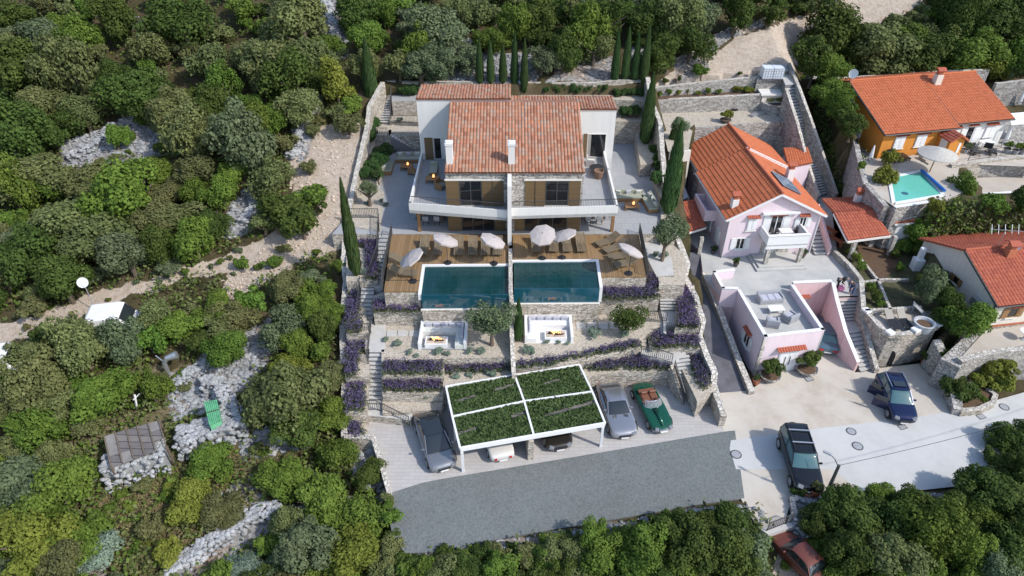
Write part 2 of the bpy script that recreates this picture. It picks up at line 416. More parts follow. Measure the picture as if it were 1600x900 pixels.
pad([(1022, 166), (1240, 150), (1246, 186), (1150, 194), (1084, 199), (1076, 232), (1044, 238), (1036, 205)], LV_YARD)
pad([at(1335, 240, LV_OR), (31.5, 70.3), (47, 72.6), (66, 74.5), at(1680, 330, LV_OR), at(1480, 330, LV_OR), at(1380, 322, LV_OR)], LV_OR, True)
pad([(1540, 515), (1445, 395), (1650, 350), (1700, 530), (1600, 550), (1500, 560)], LV_CR)
PADB = [(min(p[0] for p in q), max(p[0] for p in q), min(p[1] for p in q), max(p[1] for p in q)) for q, _ in PADS]
def ground(x, y):
    if inpoly(x, y, PLOT): return min(nat(x, y) - 2, 5.2, -.5 if y < 34 else 99)
    for (q, z), b in zip(PADS, PADB):
        if b[0] <= x <= b[1] and b[2] <= y <= b[3] and inpoly(x, y, q): return z - .12
    n = nat(x, y)
    if x > 27 and 66 < y < 88: b = sm(27, 33, x); n = n * (1 - b) + (7 + (n - 7) * sm(70.5, 87, y)) * b
    return n

def pxpoly(*p): return list(p)
TRACK = [(-40, 512), (60, 492), (140, 462), (230, 436), (330, 406), (400, 378), (452, 345), (520, 330), (545, 335), (535, 385), (490, 400), (430, 425), (350, 425), (280, 440), (215, 462), (120, 500), (40, 530), (-40, 548)]
GRAVEL = [(452, 300), (455, 250), (485, 200), (545, 185), (566, 190), (560, 250), (548, 320), (535, 392), (470, 410), (420, 440), (350, 470), (345, 440), (400, 400), (440, 360)]
SCREE = [[(345, 355), (375, 300), (400, 290), (405, 350), (370, 372), (340, 372)], [(495, -30), (530, -30), (545, 90), (500, 95)], [(455, 240), (462, 190), (478, 140), (500, 150), (497, 190), (470, 255)],
         [(95, 225), (190, 190), (258, 185), (258, 240), (150, 262), (95, 262)], [(180, 25), (215, 20), (222, 44), (185, 45)], [(855, 128), (880, 95), (925, 72), (960, 90), (960, 128)], [(660, 65), (740, 62), (745, 84), (660, 84)],
         [(985, 55), (1010, 50), (1010, 90), (985, 90)], [(260, 610), (335, 540), (420, 500), (430, 545), (395, 600), (350, 640), (270, 660)], [(240, 592), (300, 580), (310, 600), (250, 612)],
         [(370, 690), (470, 640), (500, 660), (480, 700), (380, 720)], [(535, 690), (585, 700), (608, 772), (560, 760)], [(620, 870), (1000, 810), (1170, 786), (1220, 820), (1170, 815), (760, 860), (640, 890)],
         [(1300, 770), (1540, 775), (1540, 800), (1280, 800)], [(1230, 770), (1290, 770), (1280, 840), (1240, 840)], [(250, 900), (420, 790), (600, 770), (600, 800), (440, 830), (300, 910)], [(115, 880), (170, 875), (170, 910), (115, 910)],
         [(300, 790), (400, 740), (420, 800), (320, 840)], [(1052, 92), (1110, 55), (1200, 25), (1214, 30), (1120, 72), (1062, 104)], [(660, 88), (760, 82), (840, 84), (840, 130), (700, 130)], [(1060, 95), (1100, 85), (1110, 100), (1050, 130)]]
DRY = [[(150, 760), (200, 715), (330, 690), (420, 690), (470, 700), (430, 760), (350, 830), (260, 890), (180, 890)], [(205, 560), (290, 590), (260, 620), (205, 620)], [(270, 580), (330, 540), (380, 560), (300, 600)], [(95, 690), (160, 660), (240, 640), (400, 640), (400, 700), (280, 720), (160, 770), (90, 740)]]
PATH2 = [(1204, 832), (1232, 826), (1266, 905), (1270, 940), (1222, 940)]
UPTRACK = [(1000, 150), (1060, 100), (1150, 62), (1260, 20), (1330, -10), (1480, -30), (1420, 18), (1330, 48), (1250, 80), (1240, 110), (1150, 122), (1060, 130), (1010, 140)]
def build_terrain():
    xs = [-260, -160, -110, -85, -72] + [-62 + .5 * i for i in range(249)] + [72, 85, 110, 160, 260]
    ys = [-80, -40, -15, 0] + [8 + .5 * i for i in range(175)] + [98, 102, 106, 112, 120, 135, 160, 220, 400]
    nx, ny = len(xs), len(ys)
    V = []; A = []
    jit = random.Random(3)
    for y in ys:
        for x in xs:
            z = ground(x, y); V.append((x, y, z))
            px, py = pix((x, y, z)) if y > 5 else (-999, 9999)
            px += 7 * noise.noise((x * .5, y * .5, 1)); py += 7 * noise.noise((x * .5, y * .5, 5))
            dirt = 1. if inpoly(px, py, TRACK) or inpoly(px, py, GRAVEL) or inpoly(px, py, UPTRACK) or inpoly(px, py, PATH2) else 0.
            rock = 0.
            for q in SCREE:
                if inpoly(px, py, q): rock = 1.
            dry = 1. if any(inpoly(px, py, q) for q in DRY) else 0.
            if inpoly(px, py, GRAVEL): rock = max(rock, .22)
            A.append((dirt, rock, dry, 1))
    def sel(j, i):
        a = A[j * nx + i], A[j * nx + i + 1], A[(j + 1) * nx + i], A[(j + 1) * nx + i + 1]
        return sum(q[0] for q in a) > 2
    t = NT('hillside'); at_ = t.n('Attribute', attribute_name='mask'); s = t.n('SeparateColor'); t.l(at_.outputs['Color'], s.inputs[0])
    v = t.obj(src='Generated') if False else t.n('NewGeometry').outputs['Position']
    n1 = t.noise(v, .35, 6); n2 = t.noise(v, 2.5, 6); n3 = t.noise(v, 12, 4)
    base = t.ramp(n1, [(.3, (.035, .035, .014)), (.5, (.085, .07, .035)), (.7, (.14, .11, .065))])
    vo = t.n('TexVoronoi', feature='F1', Scale=4.5); t.l(v, vo.inputs['Vector']); sc_ = t.n('SeparateColor'); t.l(vo.outputs['Color'], sc_.inputs[0])
    stones = t.ramp(sc_.outputs[0], [(0, (.14, .135, .13)), (.5, (.29, .287, .285)), (1, (.42, .415, .41))])
    ru = t.ramp(n1, [(.45, (1, 1, 1)), (.75, (1, .72, .5))]); stones = t.mix(stones, ru, 1.0, 'MULTIPLY')
    dirtc = t.ramp(n2, [(.3, (.40, .315, .24)), (.55, (.52, .44, .36)), (.75, (.58, .515, .44))])
    dryc = t.ramp(n2, [(.3, (.10, .085, .045)), (.55, (.21, .175, .105)), (.75, (.30, .26, .18))])
    def soft(ch):
        return t.ramp(t.math('ADD', ch, t.math('MULTIPLY', t.math('SUBTRACT', n2, .5), 1.1)), [(.38, (0, 0, 0)), (.62, (1, 1, 1))])
    c = t.mix(base, dryc, soft(s.outputs[2])); c = t.mix(c, dirtc, soft(s.outputs[0])); c = t.mix(c, stones, soft(s.outputs[1]))
    c = t.mix(c, (.7, .7, .7), t.math('MULTIPLY', n3, .5), 'MULTIPLY'); t.color(c); t.bump(n3, .12); mat = t.set(Roughness=.95, Specular_IOR_Level=.15)
    sets = {'hillside_ground': [], 'dirt_track': []}
    for j in range(ny - 1):
        for i in range(nx - 1):
            sets['dirt_track' if sel(j, i) else 'hillside_ground'].append((j * nx + i, j * nx + i + 1, (j + 1) * nx + i + 1, (j + 1) * nx + i))
    for name, fs in sets.items():
        used = sorted({i for f in fs for i in f}); mp = {k: n for n, k in enumerate(used)}
        me = bpy.data.meshes.new(name); me.from_pydata([V[k] for k in used], [], [tuple(mp[i] for i in f) for f in fs])
        ca = me.color_attributes.new('mask', 'FLOAT_COLOR', 'POINT')
        ca.data.foreach_set('color', [q for k in used for q in A[k]])
        me.polygons.foreach_set('use_smooth', [True] * len(me.polygons)); me.materials.append(mat)
        o = bpy.data.objects.new(name, me); COL.objects.link(o); struct(o)
build_terrain()

# ------------------------------------------------------------------ loose stone: scree sheets and dry stone walls
def rubble(polys_px, n, r0, r1, name, m=None):
    b = MB(); rg = random.Random(n)
    for q in polys_px:
        a = abs(area2(q)) / 2
        for x, y in rpts(q, int(n * a / 1000), rg):
            p = atg(x, y, 0, ground); b.rock((p.x, p.y, p.z + .03), (r0 + (r1 - r0) * rg.random() ** 2.2) * rg.choice((.6, 1, 1, 1, 1.5)), rg=rg)
    return struct(b.build(name, m or M['rock']), 'stuff')
rubble(SCREE[:5] + SCREE[6:8] + [SCREE[8]] + [SCREE[10], SCREE[11], SCREE[17], SCREE[14], SCREE[19]], 80, .08, .24, 'scree')
rubble([SCREE[5], SCREE[18], SCREE[20], GRAVEL], 40, .04, .13, 'gravel_stones', M['rock_warm'])
rubble([SCREE[12], SCREE[13]], 22, .06, .22, 'embankment_stones')
def rock_wall(pts_px, wid, h, label, r=.22, off=0, dens=3.2):
    """a dry stone wall of heaped karst boulders along the points on the ground"""
    P = [atg(x, y, 0, ground) for x, y in pts_px]; b = MB(); rg = random.Random(len(pts_px) * 31 + int(pts_px[0][0]))
    for p, q in zip(P, P[1:]):
        L = (q - p).length; d = (q - p) / L; nrm = Vector((-d.y, d.x, 0)).normalized()
        b.bar(p + Vector((0, 0, h * .4 - .1)), q + Vector((0, 0, h * .4 - .1)), wid * .72, h * .85)
        for _ in range(int(L * (wid + 2 * h) * 9 * dens)):
            t = rg.random(); s = rg.uniform(-1, 1) * (wid / 2 + h * .22); k = abs(s) / (wid / 2 + h * .22)
            top = h * (1 if k < .7 else 1 - (k - .7) / .3 * rg.random())
            z = top if rg.random() < .7 and k < .75 else rg.uniform(0, top)
            c = p.lerp(q, t) + nrm * s + Vector((0, 0, z)); b.rock(c, rg.uniform(.6, 1.25) * r, rg=rg)
    return tag(b.build('dry_stone_wall', M['rock_light']), label, 'stone wall')
# ------------------------------------------------------------------ trees and shrubs
def rand_dir(rg):
    while True:
        d = Vector((rg.uniform(-1, 1), rg.uniform(-1, 1), rg.uniform(-1, 1)))
        if .05 < d.length < 1: return d.normalized()
def crown_mesh(name, seed, lobes, nleaf, ls, flat=.8, low=.25, kind='round'):
    rg = random.Random(seed); b = MB(); L = []
    if kind == 'cone':
        for k in range(lobes):
            z = rg.uniform(.25, 2.6); rr = .9 * (1 - z / 2.9)
            a = rg.uniform(0, 6.28); L.append((Vector((math.cos(a) * rr * .7, math.sin(a) * rr * .7, z)), .26 + .22 * rr))
    else:
        for k in range(lobes):
            d = rand_dir(rg); d.z = d.z * flat
            rr = rg.uniform(.42, .84) if k else 0
            c = Vector((0, 0, .95)) + d * rr; c.z = max(low + .15, c.z)
            L.append((c, rg.uniform(.2, .42) if k else .5))
    tot = sum(r * r for _, r in L)
    for c, r in L:
        for _ in range(int(nleaf * r * r / tot)):
            d = rand_dir(rg)
            if d.z < -.35 and rg.random() < .6: d.z = -d.z
            k = rg.uniform(.72, 1.06)
            if rg.random() < .12: k *= 1.12
            q = c + d * (r * k * (1 + .16 * noise.noise(d * 2.5 + Vector((seed, 0, 0)))))
            b.leaf(q, ls * rg.uniform(.6, 1.3), d * 1.05 + Vector((0, 0, .4)), rg=rg)
    me_ob = b.build(name, LEAF['mid'], origin=(0, 0, 0)); me = me_ob.data; bpy.data.objects.remove(me_ob); return me
def trunk_mesh(seed, h, r, kind=0):
    rg = random.Random(seed); b = MB()
    b.tube([(0, 0, -.3), (.02, .03, .25 * h), (rg.uniform(-.08, .08), rg.uniform(-.08, .08), h)], [r * 1.3, r, r * .6], 7)
    for k in range(5):
        a = k * 1.26 + rg.random(); z = h * rg.uniform(.45, .9)
        b.tube([(0, 0, z), (math.cos(a) * .28, math.sin(a) * .28, z + .22), (math.cos(a) * .55, math.sin(a) * .55, z + .4)], [r * .6, r * .4, r * .15], 5)
    o = b.build('trunk', M['trunk'], origin=(0, 0, 0)); me = o.data; bpy.data.objects.remove(o); return me
BIG = [crown_mesh('crown_leaves', 10 + i, 19 + i % 6, 7000, .066, flat=.6 + .13 * (i % 3)) for i in range(9)]
SMALL = [crown_mesh('shrub_leaves', 40 + i, 13, 2200, .115, flat=.6, low=.1) for i in range(5)]
CONE = [crown_mesh('cone_leaves', 60 + i, 26, 3800, .09, kind='cone') for i in range(2)]
LOOSE = [crown_mesh('loose_leaves', 80 + i, 19, 4300, .07, flat=.6, low=.5) for i in range(3)]
TRUNK = [trunk_mesh(1, .9, .075), trunk_mesh(2, .8, .09)]
TREES = []          # (object, noun, colour word, px, py)
def tree_at(base, Rw, leafkind, form='big', seed=0, name=None, squash=None):
    rg = random.Random(seed * 13 + 5)
    me = rg.choice({'big': BIG, 'small': SMALL, 'cone': CONE, 'loose': LOOSE}[form])
    nm = name or {'big': 'broadleaf_tree', 'small': 'maquis_shrub', 'cone': 'conifer_tree', 'loose': 'olive_tree'}[form]
    e = thing(nm, '', 'shrub' if form == 'small' else 'tree', base)
    for n2, m2 in (('crown', me), ('trunk', TRUNK[seed % 2])):
        o = bpy.data.objects.new(n2, m2); COL.objects.link(o); o.parent = e
        if n2 == 'crown':
            o.material_slots[0].link = 'OBJECT'; o.material_slots[0].material = LEAF[leafkind]
            o.rotation_euler = (rg.uniform(-.25, .25), rg.uniform(-.25, .25), 0)
    e.rotation_euler = (0, 0, rg.uniform(0, 6.28)); s = squash or (rg.uniform(.8, 1.35), rg.uniform(.8, 1.2), rg.uniform(.75, 1.3))
    e.scale = (Rw * s[0], Rw * s[1], Rw * s[2]); return e
def depth_of(p): return p[1] * cP + (CH - p[2]) * sP
def veg(px, py, rpx, kind, form='big', seed=None, fn=ground):
    p = atg(px, py, 1.5, fn); Rw = rpx * depth_of(p) / F
    p = atg(px, py, Rw * .95, fn); Rw = rpx * depth_of(p) / F * 1.02
    z = fn(p.x, p.y)
    e = tree_at((p.x, p.y, z - .05), Rw, kind, form, seed if seed is not None else int(px * 7 + py * 3))
    TREES.append((e, form, kind, px, py, rpx)); return e
MAN = []
def man(txt, form='big'):
    K = dict(D='dark', G='mid', O='olive', R='grey', B='bright', Y='yellow', N='brown', S='silver')
    for q in txt.split(';'):
        a = q.strip().split(',')
        if len(a) == 4:
            x, y, r = map(float, a[:3]); MAN.append((x, y, r)); veg(x, y, r, K[a[3]], form)
man("""285,35,52,D;172,28,46,D;60,48,42,R;18,22,36,D;130,62,34,G;228,72,42,O;192,142,46,D;165,112,34,D;118,118,52,O;38,108,48,D;55,168,46,O;95,180,36,D;222,150,38,D;345,140,36,G;
412,92,52,O;330,92,44,O;470,45,52,O;455,122,46,D;504,62,28,B;425,190,28,B;372,232,56,R;422,282,36,O;330,178,40,D;288,205,46,O;268,168,38,O;60,250,52,O;18,215,46,D;98,330,56,O;205,300,50,B;238,262,34,G;
40,395,52,D;160,355,48,O;200,398,44,R;100,440,44,D;280,335,46,O;345,300,30,B;300,372,44,G;335,335,38,D;392,200,44,G;20,300,44,G;140,270,44,O;250,345,36,N;300,270,36,N;465,165,40,O;480,95,38,O;
125,540,48,O;195,540,38,R;276,508,34,B;330,470,38,G;430,514,46,R;350,545,36,G;148,622,50,B;60,600,50,O;55,672,50,B;238,612,30,G;30,560,36,O;440,625,58,O;478,668,40,D;438,575,34,Y;512,450,24,G;527,416,12,G;514,484,28,G;505,520,34,D;512,590,32,N;520,640,34,G;
162,855,34,S;100,760,50,G;38,745,54,R;40,850,56,Y;125,828,48,B;95,700,36,O;292,775,42,Y;318,720,34,B;345,790,30,N;440,742,42,B;492,778,50,G;552,805,52,G;525,715,38,G;485,842,46,R;560,862,48,Y;450,815,34,O;580,740,30,D;390,880,28,S;
680,42,46,R;735,86,28,R;692,94,34,R;655,102,36,R;655,70,34,G;600,18,26,B;572,58,30,G;545,28,30,D;800,40,36,G;850,28,34,D;905,52,40,G;880,82,34,D;845,88,30,R;930,70,34,O;760,55,30,G;955,35,40,D;1010,20,36,D;1055,28,46,O;1080,62,38,D;1045,78,38,D;1152,18,40,D;1100,20,36,R;720,20,30,O;
1288,62,46,D;1275,95,34,D;1342,58,44,D;1385,72,50,O;1432,88,44,D;1478,70,46,D;1442,60,30,O;1520,85,42,G;1560,45,48,D;1598,80,42,G;1500,28,40,D;1530,2,34,D;1572,5,32,G;1602,42,34,D;1500,48,34,O;1420,62,34,G;1545,100,32,Y;1595,18,40,D;1330,95,34,D;
1280,165,24,G;1288,205,26,G;1274,130,20,G;1310,268,20,D;1296,240,22,G;1312,296,18,D;1292,118,14,D;
1340,800,50,D;1302,850,30,B;1405,808,48,D;1452,838,50,G;1502,855,44,B;1330,860,46,D;1390,870,46,O;1562,770,42,D;1604,724,36,D;1570,838,52,D;1596,800,46,D;1310,790,34,D;1370,772,30,G;1440,790,36,D;1545,890,40,R;
1166,852,40,R;1148,820,40,D;1090,862,44,D;1002,852,42,G;952,862,40,G;900,868,38,O;848,880,36,G;782,884,40,G;702,888,34,O;1040,838,36,D;1110,815,28,D;660,895,26,G;1172,900,30,R;1140,880,40,D""")
man("525,135,30,Y;200,400,26,R;1340,820,20,D", 'cone')
man("""200,175,18,O;180,215,20,G;500,185,14,N;487,205,12,N;545,190,22,N;470,350,30,D;430,335,36,D;480,300,26,G;410,345,26,O;490,310,20,D;1376,292,18,Y;1535,575,34,Y;1560,590,24,Y;1492,605,24,D;1478,560,18,D;
1545,320,22,G;1580,350,26,D;1600,330,22,D;1455,335,14,Y;1336,318,14,D;240,830,20,N;270,860,22,Y;220,760,14,N;330,680,14,N;1250,770,14,D;1275,800,18,D;1262,868,17,D;1228,884,11,G;540,870,26,G;600,800,20,D;598,835,14,N""", 'small')
# scatter between them
rg = random.Random(11)
CLEAR = [PATH2, [(1208, 800), (1262, 800), (1275, 925), (1206, 925)], [(730, 78), (840, 74), (840, 145), (730, 145)], [(940, 55), (1025, 55), (1025, 135), (940, 135)], TRACK, GRAVEL, UPTRACK] + SCREE[:12] + SCREE[15:17] + DRY + [SCREE[5], SCREE[6], [(120, 462), (225, 462), (225, 502), (120, 502)], [(-10, 525), (40, 525), (40, 575), (-10, 575)], [(240, 545), (300, 560), (290, 600), (250, 600)],
    [(250, 890), (300, 850), (430, 795), (440, 810), (300, 900)]]
AREAS = [([(-30, -25), (640, -25), (605, 50), (566, 110), (556, 175), (522, 380), (522, 700), (600, 780), (625, 880), (600, 925), (-30, 925)], ['dark', 'mid', 'olive', 'olive', 'grey', 'mid', 'bright', 'brown']),
         ([(640, -25), (1110, -25), (1070, 90), (1010, 105), (830, 105), (620, 115)], ['dark', 'dark', 'grey', 'olive', 'mid']),
         ([(1130, -25), (1330, -25), (1240, 15), (1150, 40)], ['dark', 'olive']),
         ([(1255, 100), (1250, 40), (1330, 55), (1420, 20), (1480, -25), (1650, -25), (1650, 105), (1560, 108), (1340, 120)], ['dark', 'dark', 'olive', 'mid']),
         ([(1262, 110), (1282, 112), (1294, 200), (1314, 300), (1300, 295), (1274, 200)], ['mid', 'dark']),
         ([(625, 885), (1000, 825), (1165, 800), (1215, 840), (1230, 925), (600, 925)], ['dark', 'mid', 'olive']),
         ([(1255, 850), (1290, 775), (1400, 790), (1520, 790), (1545, 740), (1580, 690), (1650, 660), (1650, 925), (1250, 925)], ['dark', 'dark', 'mid'])]
pl = list(MAN)
for q, kinds in AREAS:
    for x, y in rpts(q, 1500, rg):
        r = rg.uniform(20, 38) * (.75 + .4 * max(0, y) / 900)
        if any(inpoly(x + dx, y + dy, c) for c in CLEAR for dx, dy in ((0, 0), (r * .7, 0), (-r * .7, 0), (0, r * .7), (0, -r * .4))): continue
        if any(math.hypot(x - a, y - b) < .5 * (r + c) for a, b, c in pl): continue
        pl.append((x, y, r)); veg(x, y, r, rg.choice(kinds), 'big' if r > 26 else 'small')
for x0, y0, x1, y1, n in ((640, 882, 1000, 824, 14), (1000, 822, 1165, 796, 9), (612, 800, 630, 872, 5), (600, 776, 606, 790, 2)):
    for i in range(n):
        k = (i + rg.random() * .7) / n; veg(x0 + (x1 - x0) * k, y0 + (y1 - y0) * k + rg.uniform(-3, 9), rg.uniform(9, 19), rg.choice(['mid', 'dark', 'olive', 'bright']), 'small')
def undergrowth():
    b = MB(); rg2 = random.Random(21)
    for q, n in ((AREAS[0][0], 7500), (AREAS[1][0], 1200), (AREAS[3][0], 900), (AREAS[4][0], 350), (AREAS[5][0], 800), (AREAS[6][0], 1000), (AREAS[2][0], 300), (DRY[0], 3000), ([(1340, 240), (1350, 320), (1480, 320), (1640, 320), (1640, 380), (1440, 370)], 500)):
        for x, y in rpts(q, n, rg2):
            if any(inpoly(x, y, c) for c in CLEAR if c not in DRY) or (q is not DRY[0] and inpoly(x, y, DRY[0])): continue
            p = atg(x, y, 0, ground); dry = q is DRY[0] and rg2.random() < .85; mi = 3 if dry else rg2.choice((0, 0, 1, 1, 2)); h = rg2.uniform(.1, .3 if dry else 1.1)
            for _ in range(7): b.leaf((p.x + rg2.gauss(0, .3), p.y + rg2.gauss(0, .3), p.z + h * rg2.uniform(.2, 1)), rg2.uniform(.025, .06) if dry else rg2.uniform(.12, .26), (0, 0, .5), mi, 6 if dry else 1.5, rg2)
    struct(b.build('undergrowth', [LEAF['mid'], LEAF['olive'], LEAF['brown'], M['grassy']]), 'stuff')
undergrowth()
# low scrub in the clearings
for q, n, kinds in ((DRY[0], 45, ['brown', 'mid', 'yellow', 'olive']), (SCREE[9], 12, ['brown', 'mid']), (GRAVEL, 6, ['mid', 'brown']), (TRACK, 5, ['mid', 'brown']), (SCREE[3], 6, ['mid', 'olive']), (SCREE[7], 5, ['dark']), (UPTRACK, 2, ['mid'])):
    for x, y in rpts(q, n, rg):
        if q is TRACK and abs(y - (505 - x * .33)) < 14: continue
        veg(x, y, rg.uniform(6, 13), rg.choice(kinds), 'small')
# strips of weeds on the verge of the track
for x, y in ((40, 512), (110, 490), (170, 468), (250, 440), (262, 432), (330, 415), (345, 408), (360, 402), (300, 405), (240, 425), (210, 440), (370, 390), (215, 428), (320, 395), (365, 428), (350, 434)):
    veg(x, y, rg.uniform(4, 7), rg.choice(['mid', 'brown', 'grey']), 'small')
MARKS = [('the satellite dish', 150, 466), ('the white van', 15, 545), ('the plank roofed ruin', 208, 690), ('the green metal shed', 325, 643), ('the upper scree clearing', 200, 225), ('the narrow scree run', 520, 50), ('the stony clearing', 500, 260),
    ('the blue grey scree', 375, 335), ('the long boundary wall', 540, 550), ('the bend in the track', 470, 370), ('the low boulder wall', 350, 850), ('the silvery round bush', 160, 855), ('the cut rock bank', 915, 100), ('the row of five cypresses', 780, 90),
    ('the row of four cypresses', 985, 80), ('the sandy upper track', 1150, 70), ('the orange house', 1420, 170), ('the cream house', 1550, 450), ('the lamp post', 1300, 760), ('the asphalt apron', 850, 800), ('the concrete ramp', 1190, 800), ('the dark wood edge', 1580, 780), ('the forked valley corner', 60, 60), ('the wooden bench', 1056, 168), ('the tracks start', 40, 520)]
CW = dict(dark='dark green', mid='green', olive='olive green', grey='grey green', bright='bright green', yellow='yellow green', brown='brownish', silver='silvery')
ORD = ['first', 'second', 'third', 'fourth', 'fifth', 'sixth', 'seventh', 'eighth', 'ninth', 'tenth', 'eleventh', 'twelfth']
def label_trees():
    bins = {}
    for e, form, kind, px, py, r in TREES:
        k = min(range(len(MARKS)), key=lambda i: math.hypot(MARKS[i][1] - px, MARKS[i][2] - py)); m = MARKS[k]
        ang = 'uphill of' if py < m[2] - abs(px - m[1]) * .6 else ('downhill of' if py > m[2] + abs(px - m[1]) * .6 else ('to the left of' if px < m[1] else 'to the right of'))
        size = 'small' if r < 16 else ('medium' if r < 38 else 'large')
        noun = {'big': 'round tree', 'small': 'bushy shrub', 'cone': 'conical tree', 'loose': 'olive tree'}[form]
        bins.setdefault((size, CW[kind], noun, ang, m[0], m[1], m[2]), []).append((math.hypot(m[1] - px, m[2] - py), e, form))
    for (size, cw, noun, ang, m, mx, my), L in bins.items():
        for i, (d, e, form) in enumerate(sorted(L, key=lambda q: q[0])):
            if e['label']: continue
            e['label'] = f'{size} {cw} {noun}, ' + (f'{ORD[min(i, 11)]} out ' if len(L) > 1 else 'standing ') + f'{ang} {m}'
            e['group'] = 'shrubs on the hillside' if form == 'small' else 'trees of the hillside wood'
label_trees()
# ------------------------------------------------------------------ building helpers
def roof(e0, e1, r1, r0, pitch, row, name, mat, parent=None, amp=.035, step=.03, thick=.1, label=None, seg=6, eaves=True):
    """a tiled roof plane: e0,e1 eave corners, r1,r0 the ridge corners above them; ribs run up the slope"""
    e0, e1, r1, r0 = map(Vector, (e0, e1, r1, r0)); nrm = ((e1 - e0).cross(r0 - e0)).normalized()
    if nrm.z < 0: nrm = -nrm
    W = max((e1 - e0).length, (r1 - r0).length); L = max((r0 - e0).length, (r1 - e1).length)
    nu = max(2, round(W / pitch)); nv = max(2, round(L / row)); b = MB(); uv = []
    cols = nu * seg; vs = []; rows = []
    for j in range(nv):
        rows += [(j / nv, 1.0), ((j + 1) / nv - 1e-4, 0.0)]
    for (v, lift) in rows:
        for i in range(cols + 1):
            u = i / cols; p = e0.lerp(e1, u).lerp(r0.lerp(r1, u), v)
            h = amp * abs(math.sin(math.pi * i / seg)) ** .7 + step * lift
            vs.append(p + nrm * h); uv.append((u * nu - 1e-3 if i == cols else u * nu, min(v * nv, nv) + (0 if lift else -1e-3)))
    fs = []
    for j in range(len(rows) - 1):
        for i in range(cols): fs.append((j * (cols + 1) + i, j * (cols + 1) + i + 1, (j + 1) * (cols + 1) + i + 1, (j + 1) * (cols + 1) + i))
    b.add(vs, fs)
    n0 = len(b.v); q = [e0, e1, r1, r0]
    b.add([p - nrm * .005 for p in q] + [p - nrm * thick for p in q], [(7, 6, 5, 4), (0, 1, 5, 4), (1, 2, 6, 5), (2, 3, 7, 6), (3, 0, 4, 7)])
    uv += [(.5, .5)] * 8; b.uv = uv
    # face-wise uv: give every tile one cell
    o = b.build(name, mat, parent)
    if label: o['label'] = label
    return o
class Wall:
    """a vertical wall plane: origin o at its foot, u along it (unit), n outwards"""
    def __init__(s, a, b, z0):
        a = Vector((a[0], a[1], z0)); b = Vector((b[0], b[1], z0)); s.o = a; s.L = (b - a).length; s.u = (b - a) / s.L; s.n = Vector((s.u.y, -s.u.x, 0))
    def p(s, u, z, d=0.0): return s.o + s.u * u + s.n * d + Vector((0, 0, z))
    def slab(s, mb, u0, u1, z0, z1, d0, d1, mi=0):
        q = [s.p(u0, z0, d0), s.p(u1, z0, d0), s.p(u1, z0, d1), s.p(u0, z0, d1), s.p(u0, z1, d0), s.p(u1, z1, d0), s.p(u1, z1, d1), s.p(u0, z1, d1)]
        return mb.add(q, [(0, 1, 2, 3), (7, 6, 5, 4), (0, 4, 5, 1), (1, 5, 6, 2), (2, 6, 7, 3), (3, 7, 4, 0)], mi)
def window(wl, parent, u, z, wd, ht, panes=2, shutters=0, frame='white', shut='white', lintel=None, name='window', sill=True, curtain=False, rail=True, shw=None):
    """glass set in a frame on the wall, with shutters laid open against it (1 both, 2 closed over the glass)"""
    b = MB(); t = .05 if frame == 'frame' else .07
    wl.slab(b, u - wd / 2, u + wd / 2, z, z + t, -.05, .05); wl.slab(b, u - wd / 2, u + wd / 2, z + ht - t, z + ht, -.05, .05)
    for k in range(panes + 1):
        c = u - wd / 2 + t / 2 + (wd - t) * k / panes; wl.slab(b, c - t / 2, c + t / 2, z + t, z + ht - t, -.05, .05)
    f = b.build('window' if name == 'window' else name, M[frame], parent)
    g = MB(); wl.slab(g, u - wd / 2 + .01, u + wd / 2 - .01, z + .01, z + ht - .01, -.04, .015); g.build('pane', M['glass'], f)
    if curtain:
        c = MB(); wl.slab(c, u - wd / 2 + t, u - wd / 2 + wd * .2, z + t, z + ht - t, .016, .022); c.build('curtain', M['curtain'], f)
    if sill:
        c = MB(); wl.slab(c, u - wd / 2 - .08, u + wd / 2 + .08, z - .07, z - .003, -.04, .14); c.build('sill', M['frame'], f)
    sw = shw or wd / 2
    def leaf_(u0, u1, d=0.02):
        c = MB(); wl.slab(c, u0, u1, z + .01, z + ht - .01, d, d + .045)
        k = int(ht / .22)
        for i in range(k): wl.slab(c, u0 + .06, u1 - .06, z + .08 + i * .22, z + .2 + i * .22, d + .046, d + .058)
        c.build('shutter', M[shut], parent)
    if shutters == 1: leaf_(u - wd / 2 - sw - .03, u - wd / 2 - .03); leaf_(u + wd / 2 + .03, u + wd / 2 + sw + .03)
    if shutters == 2: leaf_(u - wd / 2 + .02, u - .01, .052); leaf_(u + .01, u + wd / 2 - .02, .052)
    if lintel:
        c = MB(); n = max(4, int((wd + .3) / .16)); w0 = wd + .3
        for i in range(n):
            a = u - w0 / 2 + w0 * i / n
            q0, q1 = wl.p(a + w0 / n / 2, z + ht + .27, .0), wl.p(a + w0 / n / 2, z + ht + .15, .3); c.bar(q0, q1, w0 / n * .8, .06)
        c.build('tiled_lintel', M[lintel], parent)
    return f
def railing(pts, h, label, every=.13, name='railing', group=None, parent=None, r=.014):
    pts = [Vector(p) for p in pts]
    e = thing(name, label, 'railing', pts[0], group) if parent is None else parent
    b = MB(); c = MB()
    for p, q in zip(pts, pts[1:]):
        b.bar(p + Vector((0, 0, h)), q + Vector((0, 0, h)), .05, .035); b.bar(p + Vector((0, 0, .1)), q + Vector((0, 0, .1)), .03)
        n = max(1, int((q - p).length / every))
        for i in range(n + 1):
            t = p.lerp(q, i / n); c.bar(t + Vector((0, 0, .1)), t + Vector((0, 0, h)), r * 2)
    for p in pts: b.bar(p, p + Vector((0, 0, h + .02)), .045)
    b.build('rail_frame', M['iron'], e); c.build('balusters', M['iron'], e); return e
